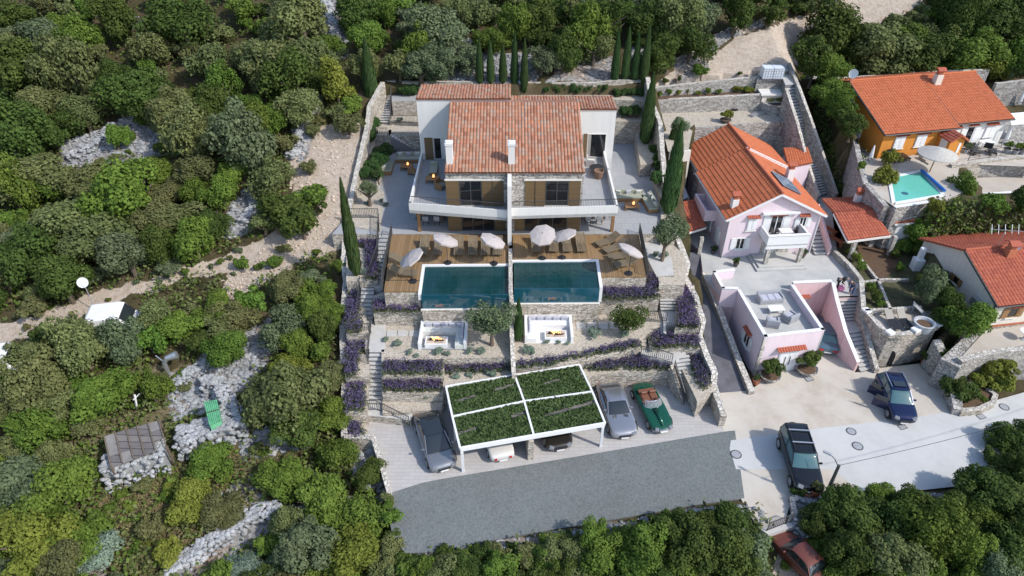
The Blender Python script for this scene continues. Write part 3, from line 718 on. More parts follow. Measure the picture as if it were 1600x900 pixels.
def stairs(a0, b0, a1, b1, n, label, mat='step', name='stairs', solid=1.2, cat='stairs'):
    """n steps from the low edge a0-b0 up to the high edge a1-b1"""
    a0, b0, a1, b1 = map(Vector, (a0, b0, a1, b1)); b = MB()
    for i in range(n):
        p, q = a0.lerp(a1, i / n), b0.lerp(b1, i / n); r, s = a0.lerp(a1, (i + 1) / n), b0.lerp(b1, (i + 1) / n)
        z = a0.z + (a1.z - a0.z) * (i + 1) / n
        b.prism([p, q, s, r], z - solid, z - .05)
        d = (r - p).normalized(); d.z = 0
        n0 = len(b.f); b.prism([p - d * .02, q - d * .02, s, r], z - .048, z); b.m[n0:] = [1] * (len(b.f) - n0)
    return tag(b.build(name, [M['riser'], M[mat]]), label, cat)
def terrace(poly_px, z, depth, label, top='gravel', side='stone', capw=0, name='retaining_wall', extra=None):
    P = ats(poly_px, z) if not extra else extra
    b = MB(); b.prism(P, z - depth, z - .004, top=True); tag(b.build(name, M[side]), label, 'retaining wall')
    s = MB(); s.sheet([(p[0], p[1], z) for p in P]); struct(s.build('gravel_bed' if top == 'gravel' else 'paved_ground', M[top]))
    return P
def wall_run(tops, depth, wid, mat, label, name='stone_wall', cap=None, cat='wall', jag=0.0):
    """a free-standing wall whose top follows the given points; one continuous strip with mitred corners"""
    P = [Vector(p) for p in tops]; b = MB(); n = len(P); offs = []
    for i in range(n):
        d = ((P[min(i + 1, n - 1)] - P[max(i - 1, 0)]).xy).normalized(); offs.append(Vector((-d.y, d.x, 0)) * wid / 2)
    rg = random.Random(n * 7 + int(P[0].x * 10)); Q = []; OO = []
    for i in range(n - 1):
        k = max(1, int((P[i + 1] - P[i]).length / .5)) if jag else 1
        for j in range(k):
            Q.append(P[i].lerp(P[i + 1], j / k) + Vector((0, 0, rg.uniform(-jag, jag)))); OO.append(offs[i].lerp(offs[i + 1], j / k) * rg.uniform(1 - jag * 2, 1 + jag * 2))
    Q.append(P[-1]); OO.append(offs[-1])
    dep = depth if isinstance(depth, (list, tuple)) else None
    vs = []
    for i, (p, o) in enumerate(zip(Q, OO)):
        zb = p.z - depth
        vs += [(p.x + o.x, p.y + o.y, zb), (p.x + o.x, p.y + o.y, p.z), (p.x - o.x, p.y - o.y, p.z), (p.x - o.x, p.y - o.y, zb)]
    fs = []; mi = []
    for i in range(len(Q) - 1):
        for k in range(3): fs.append((i * 4 + k, (i + 1) * 4 + k, (i + 1) * 4 + k + 1, i * 4 + k + 1)); mi.append(1 if k == 1 and cap else 0)
    fs += [(0, 1, 2, 3), tuple(len(Q) * 4 - 4 + k for k in (3, 2, 1, 0))]; mi += [0, 0]
    b.add(vs, fs); b.m = mi
    return tag(b.build(name, [M[mat], M[cap]] if cap else M[mat]), label, cat)

# ------------------------------------------------------------------ the villa plot: walls and terraces
ZP = 6.0                                                        # patio and pool deck
Z3, Z2, Z1 = 3.0, 2.5, 1.45                                     # fire pit level, upper and lower lavender steps
wall_run([p + Vector((0, 0, 0)) for p in PL], 3.2, .42, 'stone', 'long winding dry stone boundary wall between the scrub wood and the villa garden', cap='stone_cap', jag=.05)
wall_run(PR, 4.2, .42, 'stone', 'winding stone boundary wall between the villa garden and the dark tarmac alley', cap='stone_cap', jag=.05)
wall_run([at(538, 681, .9), at(582, 682, .9)], 2.6, .35, 'stone', 'short stone wall closing the garden corner above the silver sedan bay', cap='stone_cap')
wall_run([at(583, 683, .85), at(596, 725, .55), at(609, 772, .15)], 2.6, .3, 'stone', 'low stone wall along the open end of the driveway', cap='stone_cap', jag=.03)
# driveway
dr = ats([(569, 640), (645, 632), (698, 604), (925, 590), (1062, 602), (1118, 606), (1130, 676), (900, 715), (690, 750), (609, 773), (584, 684), (540, 690)], 0)
b = MB(); b.sheet(dr); struct(b.build('driveway', M['drive']))
b = MB(); ap = ats([(600, 776), (660, 757), (690, 751), (900, 716), (1130, 677), (1149, 675), (1163, 778), (1080, 792), (1000, 806), (860, 828), (760, 846), (680, 862), (632, 868), (612, 830)], -.01)
ap = [Vector((p.x, p.y + (.12 if i < 6 else .2 * noise.noise((p.x * 2, p.y, 8))), .006)) for i, p in enumerate(ap)]
b.sheet(ap); b.prism(ap, -.6, -.002, top=False); struct(b.build('asphalt_apron', M['asphalt']))
# terraces of the two gardens, front to back
terrace([(597, 614), (692, 615), (694, 586), (596, 586)], 1.75, 2.4, 'pale stone step below the lower lavender row by the sedan')
terrace([(597, 623), (692, 626), (694, 600), (596, 600)], 1.15, 2.2, 'stone retaining wall behind the silver sedan')
terrace([(692, 604), (798, 585), (800, 575), (800, 550), (692, 550)], 2.0, 2.6, 'stone retaining wall behind the carport on the sedan side')
terrace([(596, 588), (694, 587), (694, 555), (596, 555)], Z2, 2.6, 'low stone step between the two lavender rows above the sedan bay')
terrace([(596, 563), (799, 558), (799, 500), (570, 500), (570, 545), (596, 546)], Z3, 3, 'stone retaining wall holding the fire pit garden of the shaded unit')
terrace([(803, 590), (905, 590), (960, 582), (1046, 580), (1050, 540), (803, 560)], Z1, 2.2, 'stone retaining wall behind the two convertible bays')
terrace([(803, 575), (870, 569), (1010, 540), (1010, 520), (803, 540)], Z2, 2.6, 'low stone step under the long lavender row of the sunny unit')
terrace([(803, 562), (870, 556), (995, 528), (1042, 505), (1042, 488), (803, 488)], Z3, 3, 'stone retaining wall holding the fire pit garden of the sunny unit')
# pool bases and decks
def deck(front_row, x0b, x0f, x1, name_lab, right=False):
    P = [at(x0b, 366, ZP), at(x0f, front_row, ZP), at(x1, front_row, ZP), at(x1, 366, ZP)]; return P
dL = [at(612, 366.5, ZP), at(600, 455, ZP), at(656, 455, ZP), at(662, 413, ZP), at(795, 412, ZP), at(795.5, 366.5, ZP)]
dR = [at(801, 366.5, ZP), at(802, 406, ZP), at(932, 405, ZP), at(937, 432, ZP), at(1010, 432, ZP), at(998, 366.5, ZP)]
for P, who in ((dL, 'shaded'), (dR, 'sunny')):
    b = MB(); b.prism(P, ZP - 3.2, ZP - .12); tag(b.build('deck_plinth', M['stone']), f'stone plinth carrying the wooden sun deck of the {who} unit', 'plinth')
    b = MB(); b.prism(P, ZP - .116, ZP); tag(b.build('sun_deck', M['deck']), f'brown plank sun deck beside the pool of the {who} unit', 'deck')
b = MB(); q0, q1 = at(601, 438, ZP + .004), at(658, 438, ZP + .004); b.bar(q0, q1, .05, .012); tag(b.build('deck_joint', M['black']), 'dark cross joint in the deck below the two loose loungers', 'joint')
def pool(bl, br, fr, fl, bot_row, who, cop):
    BL, BR, FR, FL = [at(*p, ZP) for p in (bl, br, fr, fl)]
    e = thing('swimming_pool', f'deep teal infinity pool with glass front on the {who} unit', 'swimming pool', (FL + FR) / 2, 'villa pools')
    zb = zrow(FL.y, bot_row); cz = ZP + .03
    b = MB(); b.prism([FL + Vector((0, -.25, 0)), FR + Vector((0, -.25, 0)), BR, BL], zb - 2.2, zb); b.build('pool_base', M['stone'], e)
    b = MB(); b.prism([FL, FR, BR, BL], zb, ZP - .07); b.build('water', M['water'], e)
    b = MB(); n = Vector((0, -.06, 0)); b.prism([FL + n, FR + n, FR + n * .1, FL + n * .1], zb + .003, ZP - .04); b.build('glass_front', M['pool_glass'], e)
    w = .22; b = MB()
    dl = (BL - FL).normalized(); drr = (BR - FR).normalized(); ux = Vector((1, 0, 0))
    b.prism([BL + Vector((-w, 0, 0)), BR + Vector((w, 0, 0)), BR + Vector((w, w, 0)), BL + Vector((-w, w, 0))], ZP - .2, cz)
    if 'l' in cop: b.prism([FL - ux * w, FL, BL, BL - ux * w], zb if cop == 'lr' else ZP - .5, cz - .003)
    if 'r' in cop: b.prism([FR, FR + ux * w, BR + ux * w, BR], zb, cz - .003)
    b.build('coping', M['white'], e)
    b = MB(); b.prism([FL + Vector((-.1, -.2, 0)), FR + Vector((.1, -.2, 0)), FR + Vector((.1, -.066, 0)), FL + Vector((-.1, -.066, 0))], zb - .15, zb + .03); b.build('overflow_channel', M['frame'], e)
    return e, zb
pool((664, 416), (793, 415), (797, 459), (658, 460), 482, 'shaded', 'l')
pool((803, 409), (931, 408), (937, 449), (803, 450), 473, 'sunny', 'r')
for pts, z, lab in (([(583, 487), (660, 487), (660, 462), (600, 456), (583, 462)], 4.3, 'shaded'), ([(936, 466), (1030, 466), (1030, 445), (1012, 428), (936, 440)], 4.6, 'sunny')):
    terrace(pts, z, 2.6, f'pale stone wall under the lavender in front of the {lab} sun deck')
# stone divider between the two gardens
wall_run([at(797.5, 388, 6.25), (at(798, 455, 6.2)), at(799.5, 470, 5.6), at(799.5, 515, 4.2), at(801, 552, 3.5), at(803, 586, 2.6)], 2.6, .28, 'stone', 'thin stone garden wall dividing the two villa gardens', cap='stone_cap', jag=.03)
# patio
pt = [at(540, 366, ZP), at(996, 365.4, ZP), at(1046, 366, ZP), at(1040, 320, ZP), at(1026, 270, ZP), at(1003, 200, ZP), at(958, 195, ZP)]
pt = [Vector((-14.2, 45.55, ZP)), Vector((12.6, 45.55, ZP)), Vector((12.6, 50, ZP)), at(1032, 300, ZP), at(1003, 245, ZP), at(990, 205, ZP), Vector((8, 61.5, ZP)), Vector((-8.5, 61.2, ZP)), at(583, 236, ZP), at(575, 300, ZP)]
b = MB(); b.sheet(pt); struct(b.build('patio', M['patio']))
b = MB(); b.prism([(p.x, p.y) for p in pt], ZP - 3, ZP - .006, top=True); tag(b.build('patio_plinth', M['stone']), 'stone base of the grey villa patio behind the sun decks', 'plinth')
# gravel strip left of the patio and stepped planting beds along the long wall
terrace([(541, 352), (594, 362), (600, 300), (575, 285), (552, 296)], ZP + .05, 3, 'stone edge of the gravel strip with the small olive tree')
terrace([(541, 440), (590, 437), (590, 362), (541, 352)], 5.0, 3, 'stone edge of the planting bed under the tall cypress')
terrace([(540, 520), (576, 520), (566, 447), (541, 442)], 3.7, 3, 'stone edge of the narrow lavender bed beside the middle stairs')
terrace([(539, 588), (577, 588), (579, 526), (538, 524)], 2.5, 3, 'stone edge of the bed of lavender beside the lower landing')
terrace([(540, 645), (572, 640), (577, 590), (539, 590)], 1.55, 3, 'stone edge of the bed of lavender beside the lowest stairs')
terrace([(541, 690), (580, 684), (567, 652), (540, 652)], .5, 2, 'stone edge of the small lavender bed in the corner of the plot')
terrace([(567, 648), (642, 657), (645, 645), (630, 640), (572, 634)], .62, 1.5, 'low stone wall under the curved railing by the driveway', top='step')
terrace([(598, 646), (690, 640), (692, 626), (597, 622)], .9, 1.8, 'low rubble stone wall of the gravel bank above the sedan')
# right strip
terrace([(1055, 512), (1095, 512), (1085, 446), (1057, 446)], 3.6, 3.5, 'stone edge of the lavender bed beside the sunny stairs')
terrace([(1015, 542), (1095, 545), (1096, 512), (1010, 517)], 2.5, 3, 'stone edge of the lavender bed beside the turning landing')
terrace([(1090, 628), (1118, 606), (1112, 575), (1096, 545), (1050, 545)], 1.5, 2.5, 'stone edge of the lavender bed beside the sunny driveway stairs')
terrace([(1012, 366), (1056, 366), (1073, 410), (1070, 445), (1030, 445), (1024, 400)], 5.2, 3, 'stone edge of the shady bed under the big olive tree')
# ---- stairs, shaded side
def pz(px, py, z): return at(px, py, z)
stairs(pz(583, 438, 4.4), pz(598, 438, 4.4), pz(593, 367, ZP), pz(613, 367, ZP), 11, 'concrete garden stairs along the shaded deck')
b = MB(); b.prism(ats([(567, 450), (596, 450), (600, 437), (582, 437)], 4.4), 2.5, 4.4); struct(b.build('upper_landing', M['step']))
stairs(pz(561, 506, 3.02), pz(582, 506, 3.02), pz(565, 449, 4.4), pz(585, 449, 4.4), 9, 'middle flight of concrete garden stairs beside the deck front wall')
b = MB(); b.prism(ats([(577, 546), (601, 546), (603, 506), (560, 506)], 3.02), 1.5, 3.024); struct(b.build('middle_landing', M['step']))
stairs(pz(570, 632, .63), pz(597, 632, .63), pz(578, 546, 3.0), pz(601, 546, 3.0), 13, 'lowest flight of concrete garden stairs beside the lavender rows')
b = MB(); b.prism(ats([(567, 641), (640, 655), (648, 640), (597, 630), (570, 630)], .64), -.2, .64); struct(b.build('lower_landing', M['step']))
railing([pz(592, 362, 5.9), pz(591, 400, 5.3), pz(577, 440, 4.4)], 1.0, 'dark railing on the lavender side of the shaded deck stairs')
railing([pz(613, 365, ZP), pz(599, 438, ZP), pz(598, 455, ZP)], .9, 'dark railing along the edge of the shaded sun deck')
railing([pz(564, 448, 4.3), pz(559, 506, 3.0)], .95, 'dark railing beside the middle garden stairs')
railing([pz(541, 521, 3.7), pz(560, 521, 3.65), pz(580, 521, 3.3)], .9, 'dark railing across the lavender bed by the middle landing')
railing([pz(580, 510, 3.02), pz(576, 572, 2.3)], .95, 'dark railing beside the lower landing')
railing([pz(566, 641, .64), pz(590, 641, .64), pz(640, 666, .2)], .95, 'curved dark railing above the driveway near the silver sedan')
railing([pz(541, 341, ZP), pz(592, 341, ZP), pz(593, 362, ZP)], .9, 'dark railing round the gravel strip end by the tall cypress')
# ---- stairs, sunny side
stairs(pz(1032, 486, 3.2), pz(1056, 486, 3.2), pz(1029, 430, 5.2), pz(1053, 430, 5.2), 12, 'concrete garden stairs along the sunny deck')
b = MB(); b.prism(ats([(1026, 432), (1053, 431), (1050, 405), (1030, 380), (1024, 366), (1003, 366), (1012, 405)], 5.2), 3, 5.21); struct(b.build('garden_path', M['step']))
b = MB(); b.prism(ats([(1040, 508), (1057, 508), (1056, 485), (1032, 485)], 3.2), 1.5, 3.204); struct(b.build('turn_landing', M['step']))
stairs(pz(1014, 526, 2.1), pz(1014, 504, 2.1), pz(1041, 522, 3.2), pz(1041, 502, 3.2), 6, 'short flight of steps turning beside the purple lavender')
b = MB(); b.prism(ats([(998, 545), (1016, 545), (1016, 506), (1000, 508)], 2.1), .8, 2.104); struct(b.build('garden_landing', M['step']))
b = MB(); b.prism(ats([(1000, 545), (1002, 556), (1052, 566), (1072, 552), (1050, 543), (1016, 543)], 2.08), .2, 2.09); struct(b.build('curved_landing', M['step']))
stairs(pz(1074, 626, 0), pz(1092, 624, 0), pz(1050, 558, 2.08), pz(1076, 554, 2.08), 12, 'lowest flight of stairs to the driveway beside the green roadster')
railing([pz(1000, 502, 3.1), pz(1041, 502, 3.2)], .95, 'dark railing along the terrace behind the leafy olive tree')
railing([pz(1041, 520, 3.1), pz(1092, 522, 3.0)], .95, 'dark railing over the lavender beside the turning landing')
railing([pz(1001, 556, 2.1), pz(1025, 560, 2.1), pz(1049, 568, 2.1)], .9, 'curved dark railing above the rows of lavender')
railing([pz(1052, 580, 1.8), pz(1068, 632, 0)], 1.0, 'steep dark railing beside the stairs near the green roadster')
railing([pz(998, 364, ZP), pz(1012, 432, ZP)], .9, 'dark railing along the edge of the sunny sun deck')
wall_run([pz(1050, 570, 2.1), pz(1068, 628, .25)], 2.2, .25, 'stone', 'sloping stone wall beside the stairs near the green roadster')
# ---- upper terraces behind the house
ZB = 9.8
terrace([(588, 152), (660, 154), (640, 139), (596, 130)], ZB, 5, 'stone retaining wall by the wooden garden gate', top='patio', extra=[at(590, 150, ZB), at(612, 150, ZB), at(612, 158, ZB), at(700, 158, ZB), at(760, 128, ZB), at(590, 126, ZB)])
terrace(None, 8.3, 4, 'stone wall of the small gravel bed behind the shaded tower', extra=[at(609, 190, 8.3), at(700, 190, 8.3), at(700, 160, 8.3), at(609, 160, 8.3)])
terrace(None, 7.9, 3.5, 'rough stone wall behind the patio seating of the shaded unit', extra=[at(586, 212, 7.9), at(609, 212, 7.9), at(612, 207, 7.9), at(680, 208, 7.9), at(700, 190, 7.9), at(586, 190, 7.9)])
stairs(at(594, 193, 7.9), at(611, 193, 7.9), at(596, 147, ZB), at(610, 147, ZB), 12, 'long straight stairs up to the wooden garden gate')
stairs(at(652, 236, ZP), at(652, 226, ZP), at(607, 212, 7.9), at(607, 203, 7.9), 10, 'side flight of steps down to the patio behind the shaded tower')
railing([at(612, 148, ZB), at(611, 192, 8.0)], .9, 'dark railing beside the long stairs to the gate')
railing([at(607, 193, 8.1), at(670, 193, 8.35)], .8, 'dark railing along the gravel bed behind the shaded tower')
railing([at(587, 214, 7.9), at(606, 214, 7.9)], .9, 'short dark railing at the landing of the rear stairs')
bw = [at(594, 125, 10.9), at(618, 126, 10.9)]
wall_run(bw, 2.6, .35, 'stone', 'stub of rear stone wall beside the tall corner cypress', cap='stone_cap')
wall_run([at(628, 127, 10.9), at(845, 128, 10.9)], 2.4, .35, 'stone', 'long rear stone wall behind the tower and five cypresses', cap='stone_cap', jag=.03)
wall_run([at(862, 129, 10.9), at(930, 129, 10.9), at(960, 125, 11.1), at(1012, 124, 11.1)], 3, .35, 'stone', 'rear stone wall behind the row of round box shrubs', cap='stone_cap', jag=.03)
for x0, x1, y, lab in ((618.5, 627.5, 125.5, 'brown wooden gate at the top of the long stairs'), (846, 861.5, 128, 'brown wooden gate beside the two slim cypresses')):
    a, c = at(x0, y + 1, 10.8), at(x1, y + 1, 10.8); g = thing('garden_gate', lab, 'gate', (a + c) / 2 - Vector((0, 0, 1.6)))
    b = MB(); b.prism([a, c, c + Vector((0, .06, 0)), a + Vector((0, .06, 0))], ZB - .05, 10.8); b.build('gate_panel', M['shutter'], g)
    b = MB(); b.bar(a + Vector((0, -.03, -.8)), c + Vector((0, -.03, -.8)), .05, .1); b.build('cross_bar', M['wood'], g)
terrace(None, ZB, 5, 'stone wall under the hedge of round shrubs behind the villa', extra=[at(760, 146, ZB), at(1010, 158, ZB), at(1012, 126, ZB), at(760, 126, ZB)])
terrace(None, 8.3, 5, 'stone wall of the hedge terrace beside the sunny tower', extra=[at(940, 190, 8.3), at(1000, 190, 8.3), at(1032, 196, 8.3), at(1014, 156, 8.3), at(940, 156, 8.3)])
terrace(None, 7.2, 5, 'stone planter wall beside the paved yard of the sunny unit', extra=[at(1001, 258, 7.2), at(1017, 256, 7.2), at(1036, 240, 7.2), at(1031, 196, 7.2), at(990, 188, 7.2), at(990, 196, 7.2)])
terrace(None, 6.6, 4, 'stone edge of the shrub bed beside the sofa corner', extra=[at(1033, 310, 6.6), at(1046, 318, 6.6), at(1038, 250, 6.6), at(1014, 258, 6.6)])
terrace(None, 6.25, 4, 'low stone edge of the bed behind the tall column cypress', extra=[at(1034, 366, 6.25), at(1056, 366, 6.25), at(1044, 310, 6.25), at(1031, 305, 6.25)])
terrace(None, 7.4, 4, 'stone wall of the upper hedge bed by the long boundary wall', extra=[at(570, 190, 7.4), at(588, 190, 7.4), at(588, 215, 7.4), at(580, 240, 7.4), at(566, 240, 7.4)])
terrace(None, 6.6, 4, 'stone wall of the lower hedge bed beside the patio sofa', extra=[at(563, 244, 6.6), at(600, 240, 6.6), at(594, 280, 6.6), at(556, 300, 6.6)])

# ------------------------------------------------------------------ the villa
V = thing('twin_villa', 'white and stone semi-detached villa with salmon tiled roof and two square towers', 'house', (0, 46, ZP))
YF, XL, XR, YR = 46.05, -5.0, 5.4, 53.1
zE, zRi = 11.2, 13.75
core = MB(); core.prism([(XL, YF), (XR, YF), (XR, 57.4), (XL, 57.4)], ZP, 11.15)
core.add([(XL, YF, 11.15), (XL, 57.4, 11.8), (XL, YR, 13.6), (XR, YF, 11.15), (XR, 57.4, 11.8), (XR, YR, 13.6)], [(0, 2, 1), (3, 4, 5), (0, 3, 5, 2), (1, 2, 5, 4)])
core.build('stone_body', M['facade_stone'], V)
tl = MB(); tl.prism([(-7.85, 54), (-.15, 54), (-.15, 57.7), (-7.85, 57.7)], ZP, 13.35)
tl.add([(-7.85, 54, 13.35), (-.15, 54, 13.35), (-.15, 57.7, 13.35), (-7.85, 57.7, 13.35), (-7.85, 54, 13.62), (-.15, 54, 13.62), (-.15, 57.7, 13.42), (-7.85, 57.7, 13.42)], [(4, 5, 6, 7), (0, 1, 5, 4), (1, 2, 6, 5), (2, 3, 7, 6), (3, 0, 4, 7)])
tl.build('tower', M['render'], V)['label'] = 'taller tower in shade'
tr_ = MB(); tr_.prism([(-.12, 54.35), (8.72, 54.35), (8.72, 57.55), (-.12, 57.55)], ZP, 12.2)
tr_.add([(-.12, 54.35, 12.2), (8.72, 54.35, 12.2), (8.72, 57.55, 12.2), (-.12, 57.55, 12.2), (-.12, 54.35, 12.6), (8.72, 54.35, 12.6), (8.72, 57.55, 12.45), (-.12, 57.55, 12.45)], [(4, 5, 6, 7), (0, 1, 5, 4), (1, 2, 6, 5), (2, 3, 7, 6), (3, 0, 4, 7)])
tr_.build('tower', M['render'], V)['label'] = 'lower sunlit tower'
roof((XL - .05, 45.88, zE), (XR + .05, 45.88, zE), (XR + .05, YR, zRi), (XL - .05, YR, zRi), .25, .42, 'roof', M['villa_tile'], V, amp=.075, step=.018, label='front roof slope')
roof((XR + .05, 57.5, 12.2), (XL - .05, 57.5, 12.2), (XL - .05, YR + .03, zRi), (XR + .05, YR + .03, zRi), .25, .42, 'roof', M['villa_tile'], V, label='rear roof slope')
roof((-7.9, 53.93, 13.7), (-.1, 53.93, 13.7), (-.1, 57.75, 13.5), (-7.9, 57.75, 13.5), .25, .42, 'roof', M['villa_tile'], V, amp=.075, step=.018, thick=.07, label='taller tower roof')
roof((-.1, 54.28, 12.68), (8.77, 54.28, 12.68), (8.77, 57.62, 12.53), (-.1, 57.62, 12.53), .25, .42, 'roof', M['villa_tile'], V, amp=.075, step=.018, thick=.07, label='lower tower roof')
for x in (-4.68, -.03):                                           # chimneys
    y = 46.9; zb = 11.4; c = MB(); c.box((x, y, zb + .75), (.5, .55, 1.7)); ch = c.build('chimney', M['render'], V)
    c = MB(); c.box((x, y, zb + 1.72), (.58, .63, .2)); c.box((x, y - .1, zb + 1.85), (.4, .3, .06)); c.build('chimney_cap', M['white'], ch)
# fin wall and balconies
c = MB(); c.prism([(-.33, 43.95), (-.03, 43.95), (-.03, 46.19), (-.33, 46.19)], ZP, 11.1); c.build('dividing_fin', M['render'], V)
def balcony(P, side, lab):
    """P: outer slab outline (world xy); the parapet stands on its front and outer side"""
    z0, z1, zt = 8.02, 8.3, 8.9
    b = MB(); b.prism(P, z0, z1 - .03); s = b.build('balcony', M['render'], V); s['label'] = lab
    b = MB(); b.sheet([(p[0], p[1], z1 - .026) for p in P]); b.build('floor', M['patio'], s)
    fr = [Vector((p[0], p[1], 0)) for p in side]; b = MB()
    for p, q in zip(fr, fr[1:]):
        d = (q - p).normalized(); n = Vector((-d.y, d.x, 0))
        if (Vector((sum(k[0] for k in P) / len(P), sum(k[1] for k in P) / len(P), 0)) - p).dot(n) < 0: n = -n
        b.prism([p, q, q + n * .16, p + n * .16], z0 + .01, zt)
    b.build('parapet', M['render'], s)
    rl = [Vector((p[0], p[1], zt)) for p in side[:2]]
    b = MB()
    for p, q in zip(rl, rl[1:]):
        b.bar(p + Vector((0, .08, .55)), q + Vector((0, .08, .55)), .045)
        n = int((q - p).length / .12)
        for i in range(n + 1):
            t = p.lerp(q, i / n) + Vector((0, .08, 0)); b.bar(t, t + Vector((0, 0, .55)), .02)
    b.build('balcony_rail', M['iron'], s)
balcony([(-.33, 44.25), (-7.87, 45.4), (-7.87, 53.99), (-5.01, 53.99), (-5.01, 46.19), (-.33, 46.19)], [(-.33, 44.25), (-7.87, 45.4), (-7.87, 53.99)], 'shaded balcony')
balcony([(-.03, 44.5), (8.05, 44.95), (8.05, 54.34), (5.41, 54.34), (5.41, 46.19), (-.03, 46.19)], [(-.03, 44.5), (8.05, 44.95), (8.05, 54.34)], 'sunny balcony')
for x, y in ((-7.3, 46.0), (7.9, 45.95)):
    b = MB(); b.box((x, y, (ZP + 8.02) / 2), (.24, .24, 8.01 - ZP)); b.build('post', M['wood'], V)
# facade openings: shutters, glass
fw = Wall((XL, YF), (XR, YF), ZP)
def fx(px, z=9.3): return at(px, 300, 0).x * 0 + (px - 800) / F * (YF * cP + (CH - z) * sP) - XL
def slabpart(name, u0, u1, z0, z1, d0, d1, mat, lab=None):
    b = MB(); fw.slab(b, u0, u1, z0, z1, d0, d1); o = b.build(name, M[mat], V)
    if lab: o['label'] = lab
    return o
for x0, x1, g0, g1 in ((697, 787, 718, 753), (820, 907, 852, 888)):
    u0, u1 = fx(x0), fx(x1); a, c = fx(g0), fx(g1); z0, z1 = 2.32, 4.45
    window(fw, V, (a + c) / 2, z0, c - a, z1 - z0, 2, 0, 'iron', sill=True, name='balcony_door', curtain=False)
    k = 0
    for s0, s1 in ((u0, a), (c, u1)):
        n = 1 if s1 - s0 < 1.4 else 2
        for i in range(n):
            slabpart('shutter', s0 + (s1 - s0) * i / n + .02, s0 + (s1 - s0) * (i + 1) / n - .02, z0, z1, .02 + .05 * i, .065 + .05 * i, 'shutter')
    slabpart('lintel', u0 - .05, u1 + .05, z1 + .01, z1 + .13, -.02, .06, 'frame')
for x0, x1, g0, g1 in ((700, 790, 721, 773), (804, 907, 819, 886)):
    u0, u1 = fx(x0, 6.9), fx(x1, 6.9); a, c = fx(g0, 6.9), fx(g1, 6.9)
    window(fw, V, (a + c) / 2, .04, c - a, 1.9, 3, 0, 'iron', sill=False, name='patio_door', curtain=False)
    for s0, s1 in ((u0, a), (c, u1)):
        slabpart('shutter', s0 + .02, s1 - .02, .03, 1.95, .02, .06, 'shutter')
for (x0, x1, gx, y, zt) in ((664, 690, 677, 54.0, 10.3), (911, 946, 917, 54.35, 10.5)):
    tw = Wall((-7.85 if y == 54 else -.12, y), (-.15 if y == 54 else 8.72, y), 8.28)
    k = (y * cP + (CH - 9.3) * sP) / F; ox = tw.o.x
    u0, u1, ug = (x0 - 800) * k - ox, (x1 - 800) * k - ox, (gx - 800) * k - ox
    b = MB(); tw.slab(b, u0, ug, .02, zt - 8.28, .02, .07); b.build('shutter', M['shutter'], V)
    window(tw, V, (ug + u1) / 2, .02, u1 - ug, zt - 8.3, 1, 0, 'frame', name='tower_door', sill=False, curtain=True)
# ------------------------------------------------------------------ carport
CP_ = thing('carport', 'white framed carport with two bays and a green planted roof', 'carport', at(833, 720, 0))
zc = 2.1
g = {k: at(*v, zc) for k, v in dict(bl=(697, 606), bm=(804, 588), br=(905, 572), ml=(707, 653), mm=(819, 629), mr=(925, 614), fl=(719, 702), fm=(834, 682), fr=(945, 663)).items()}
def lerp4(a, b, c, d, u, v): return a.lerp(b, u).lerp(d.lerp(c, u), v)
b = MB()
for k in ('bl bm', 'bm br', 'ml mm', 'mm mr', 'fl fm', 'fm fr', 'bl ml', 'ml fl', 'bm mm', 'mm fm', 'br mr', 'mr fr'):
    p, q = k.split(); th = .32 if p[0] == 'f' and q[0] == 'f' else .2
    o_ = Vector((0, 0, .06 - th / 2 + .1 + .001 * len(b.f) / 6)); b.bar(g[p] + o_, g[q] + o_, .13, th)
b.build('roof_frame', M['white'], CP_)
for cs in (('bl', 'bm', 'mm', 'ml'), ('bm', 'br', 'mr', 'mm'), ('ml', 'mm', 'fm', 'fl'), ('mm', 'mr', 'fr', 'fm')):
    A, B, C_, D = [g[k] for k in cs]; rg = random.Random(5)
    gb = MB(); cen = (A + B + C_ + D) / 4; ins = [p.lerp(cen, .05) for p in (A, B, C_, D)]
    gb.prism(ins, zc - .12, zc - .02); base = gb.build('roof_panel', M['wood_old'], CP_)
    lf = MB()
    for _ in range(5200):
        u, v = rg.uniform(.025, .975), rg.uniform(.03, .97); p = lerp4(A, B, C_, D, u, v)
        if (abs(v - (.55 - .25 * u)) < .06 and noise.noise((p.x * .9, p.y * .9, 2)) > -.08): continue
        lf.leaf(p + Vector((0, 0, rg.uniform(-.02, .16) + .07 * noise.noise((p.x, p.y, 0)))), rg.uniform(.09, .19), (0, 0, .7), rg=rg)
    lf.build('vine_foliage', M['leaf_vine'], base)
for k, dx in (('fl', .1), ('fr', -.1), ('bl', .1), ('ml', .1)):
    b = MB(); p = g[k]; b.prism([(p.x + dx - .08, p.y - .08), (p.x + dx + .08, p.y - .08), (p.x + dx + .08, p.y + .08), (p.x + dx - .08, p.y + .08)], 0, zc - .25); b.build('post', M['white'], CP_)
b = MB(); p0, p1 = at(829, 719, 0), at(815, 640, 0); b.bar(p0 + Vector((0, 0, .9)), p1 + Vector((0, 0, .9)), .36, 1.8); b.build('stone_pier', M['stone'], CP_)
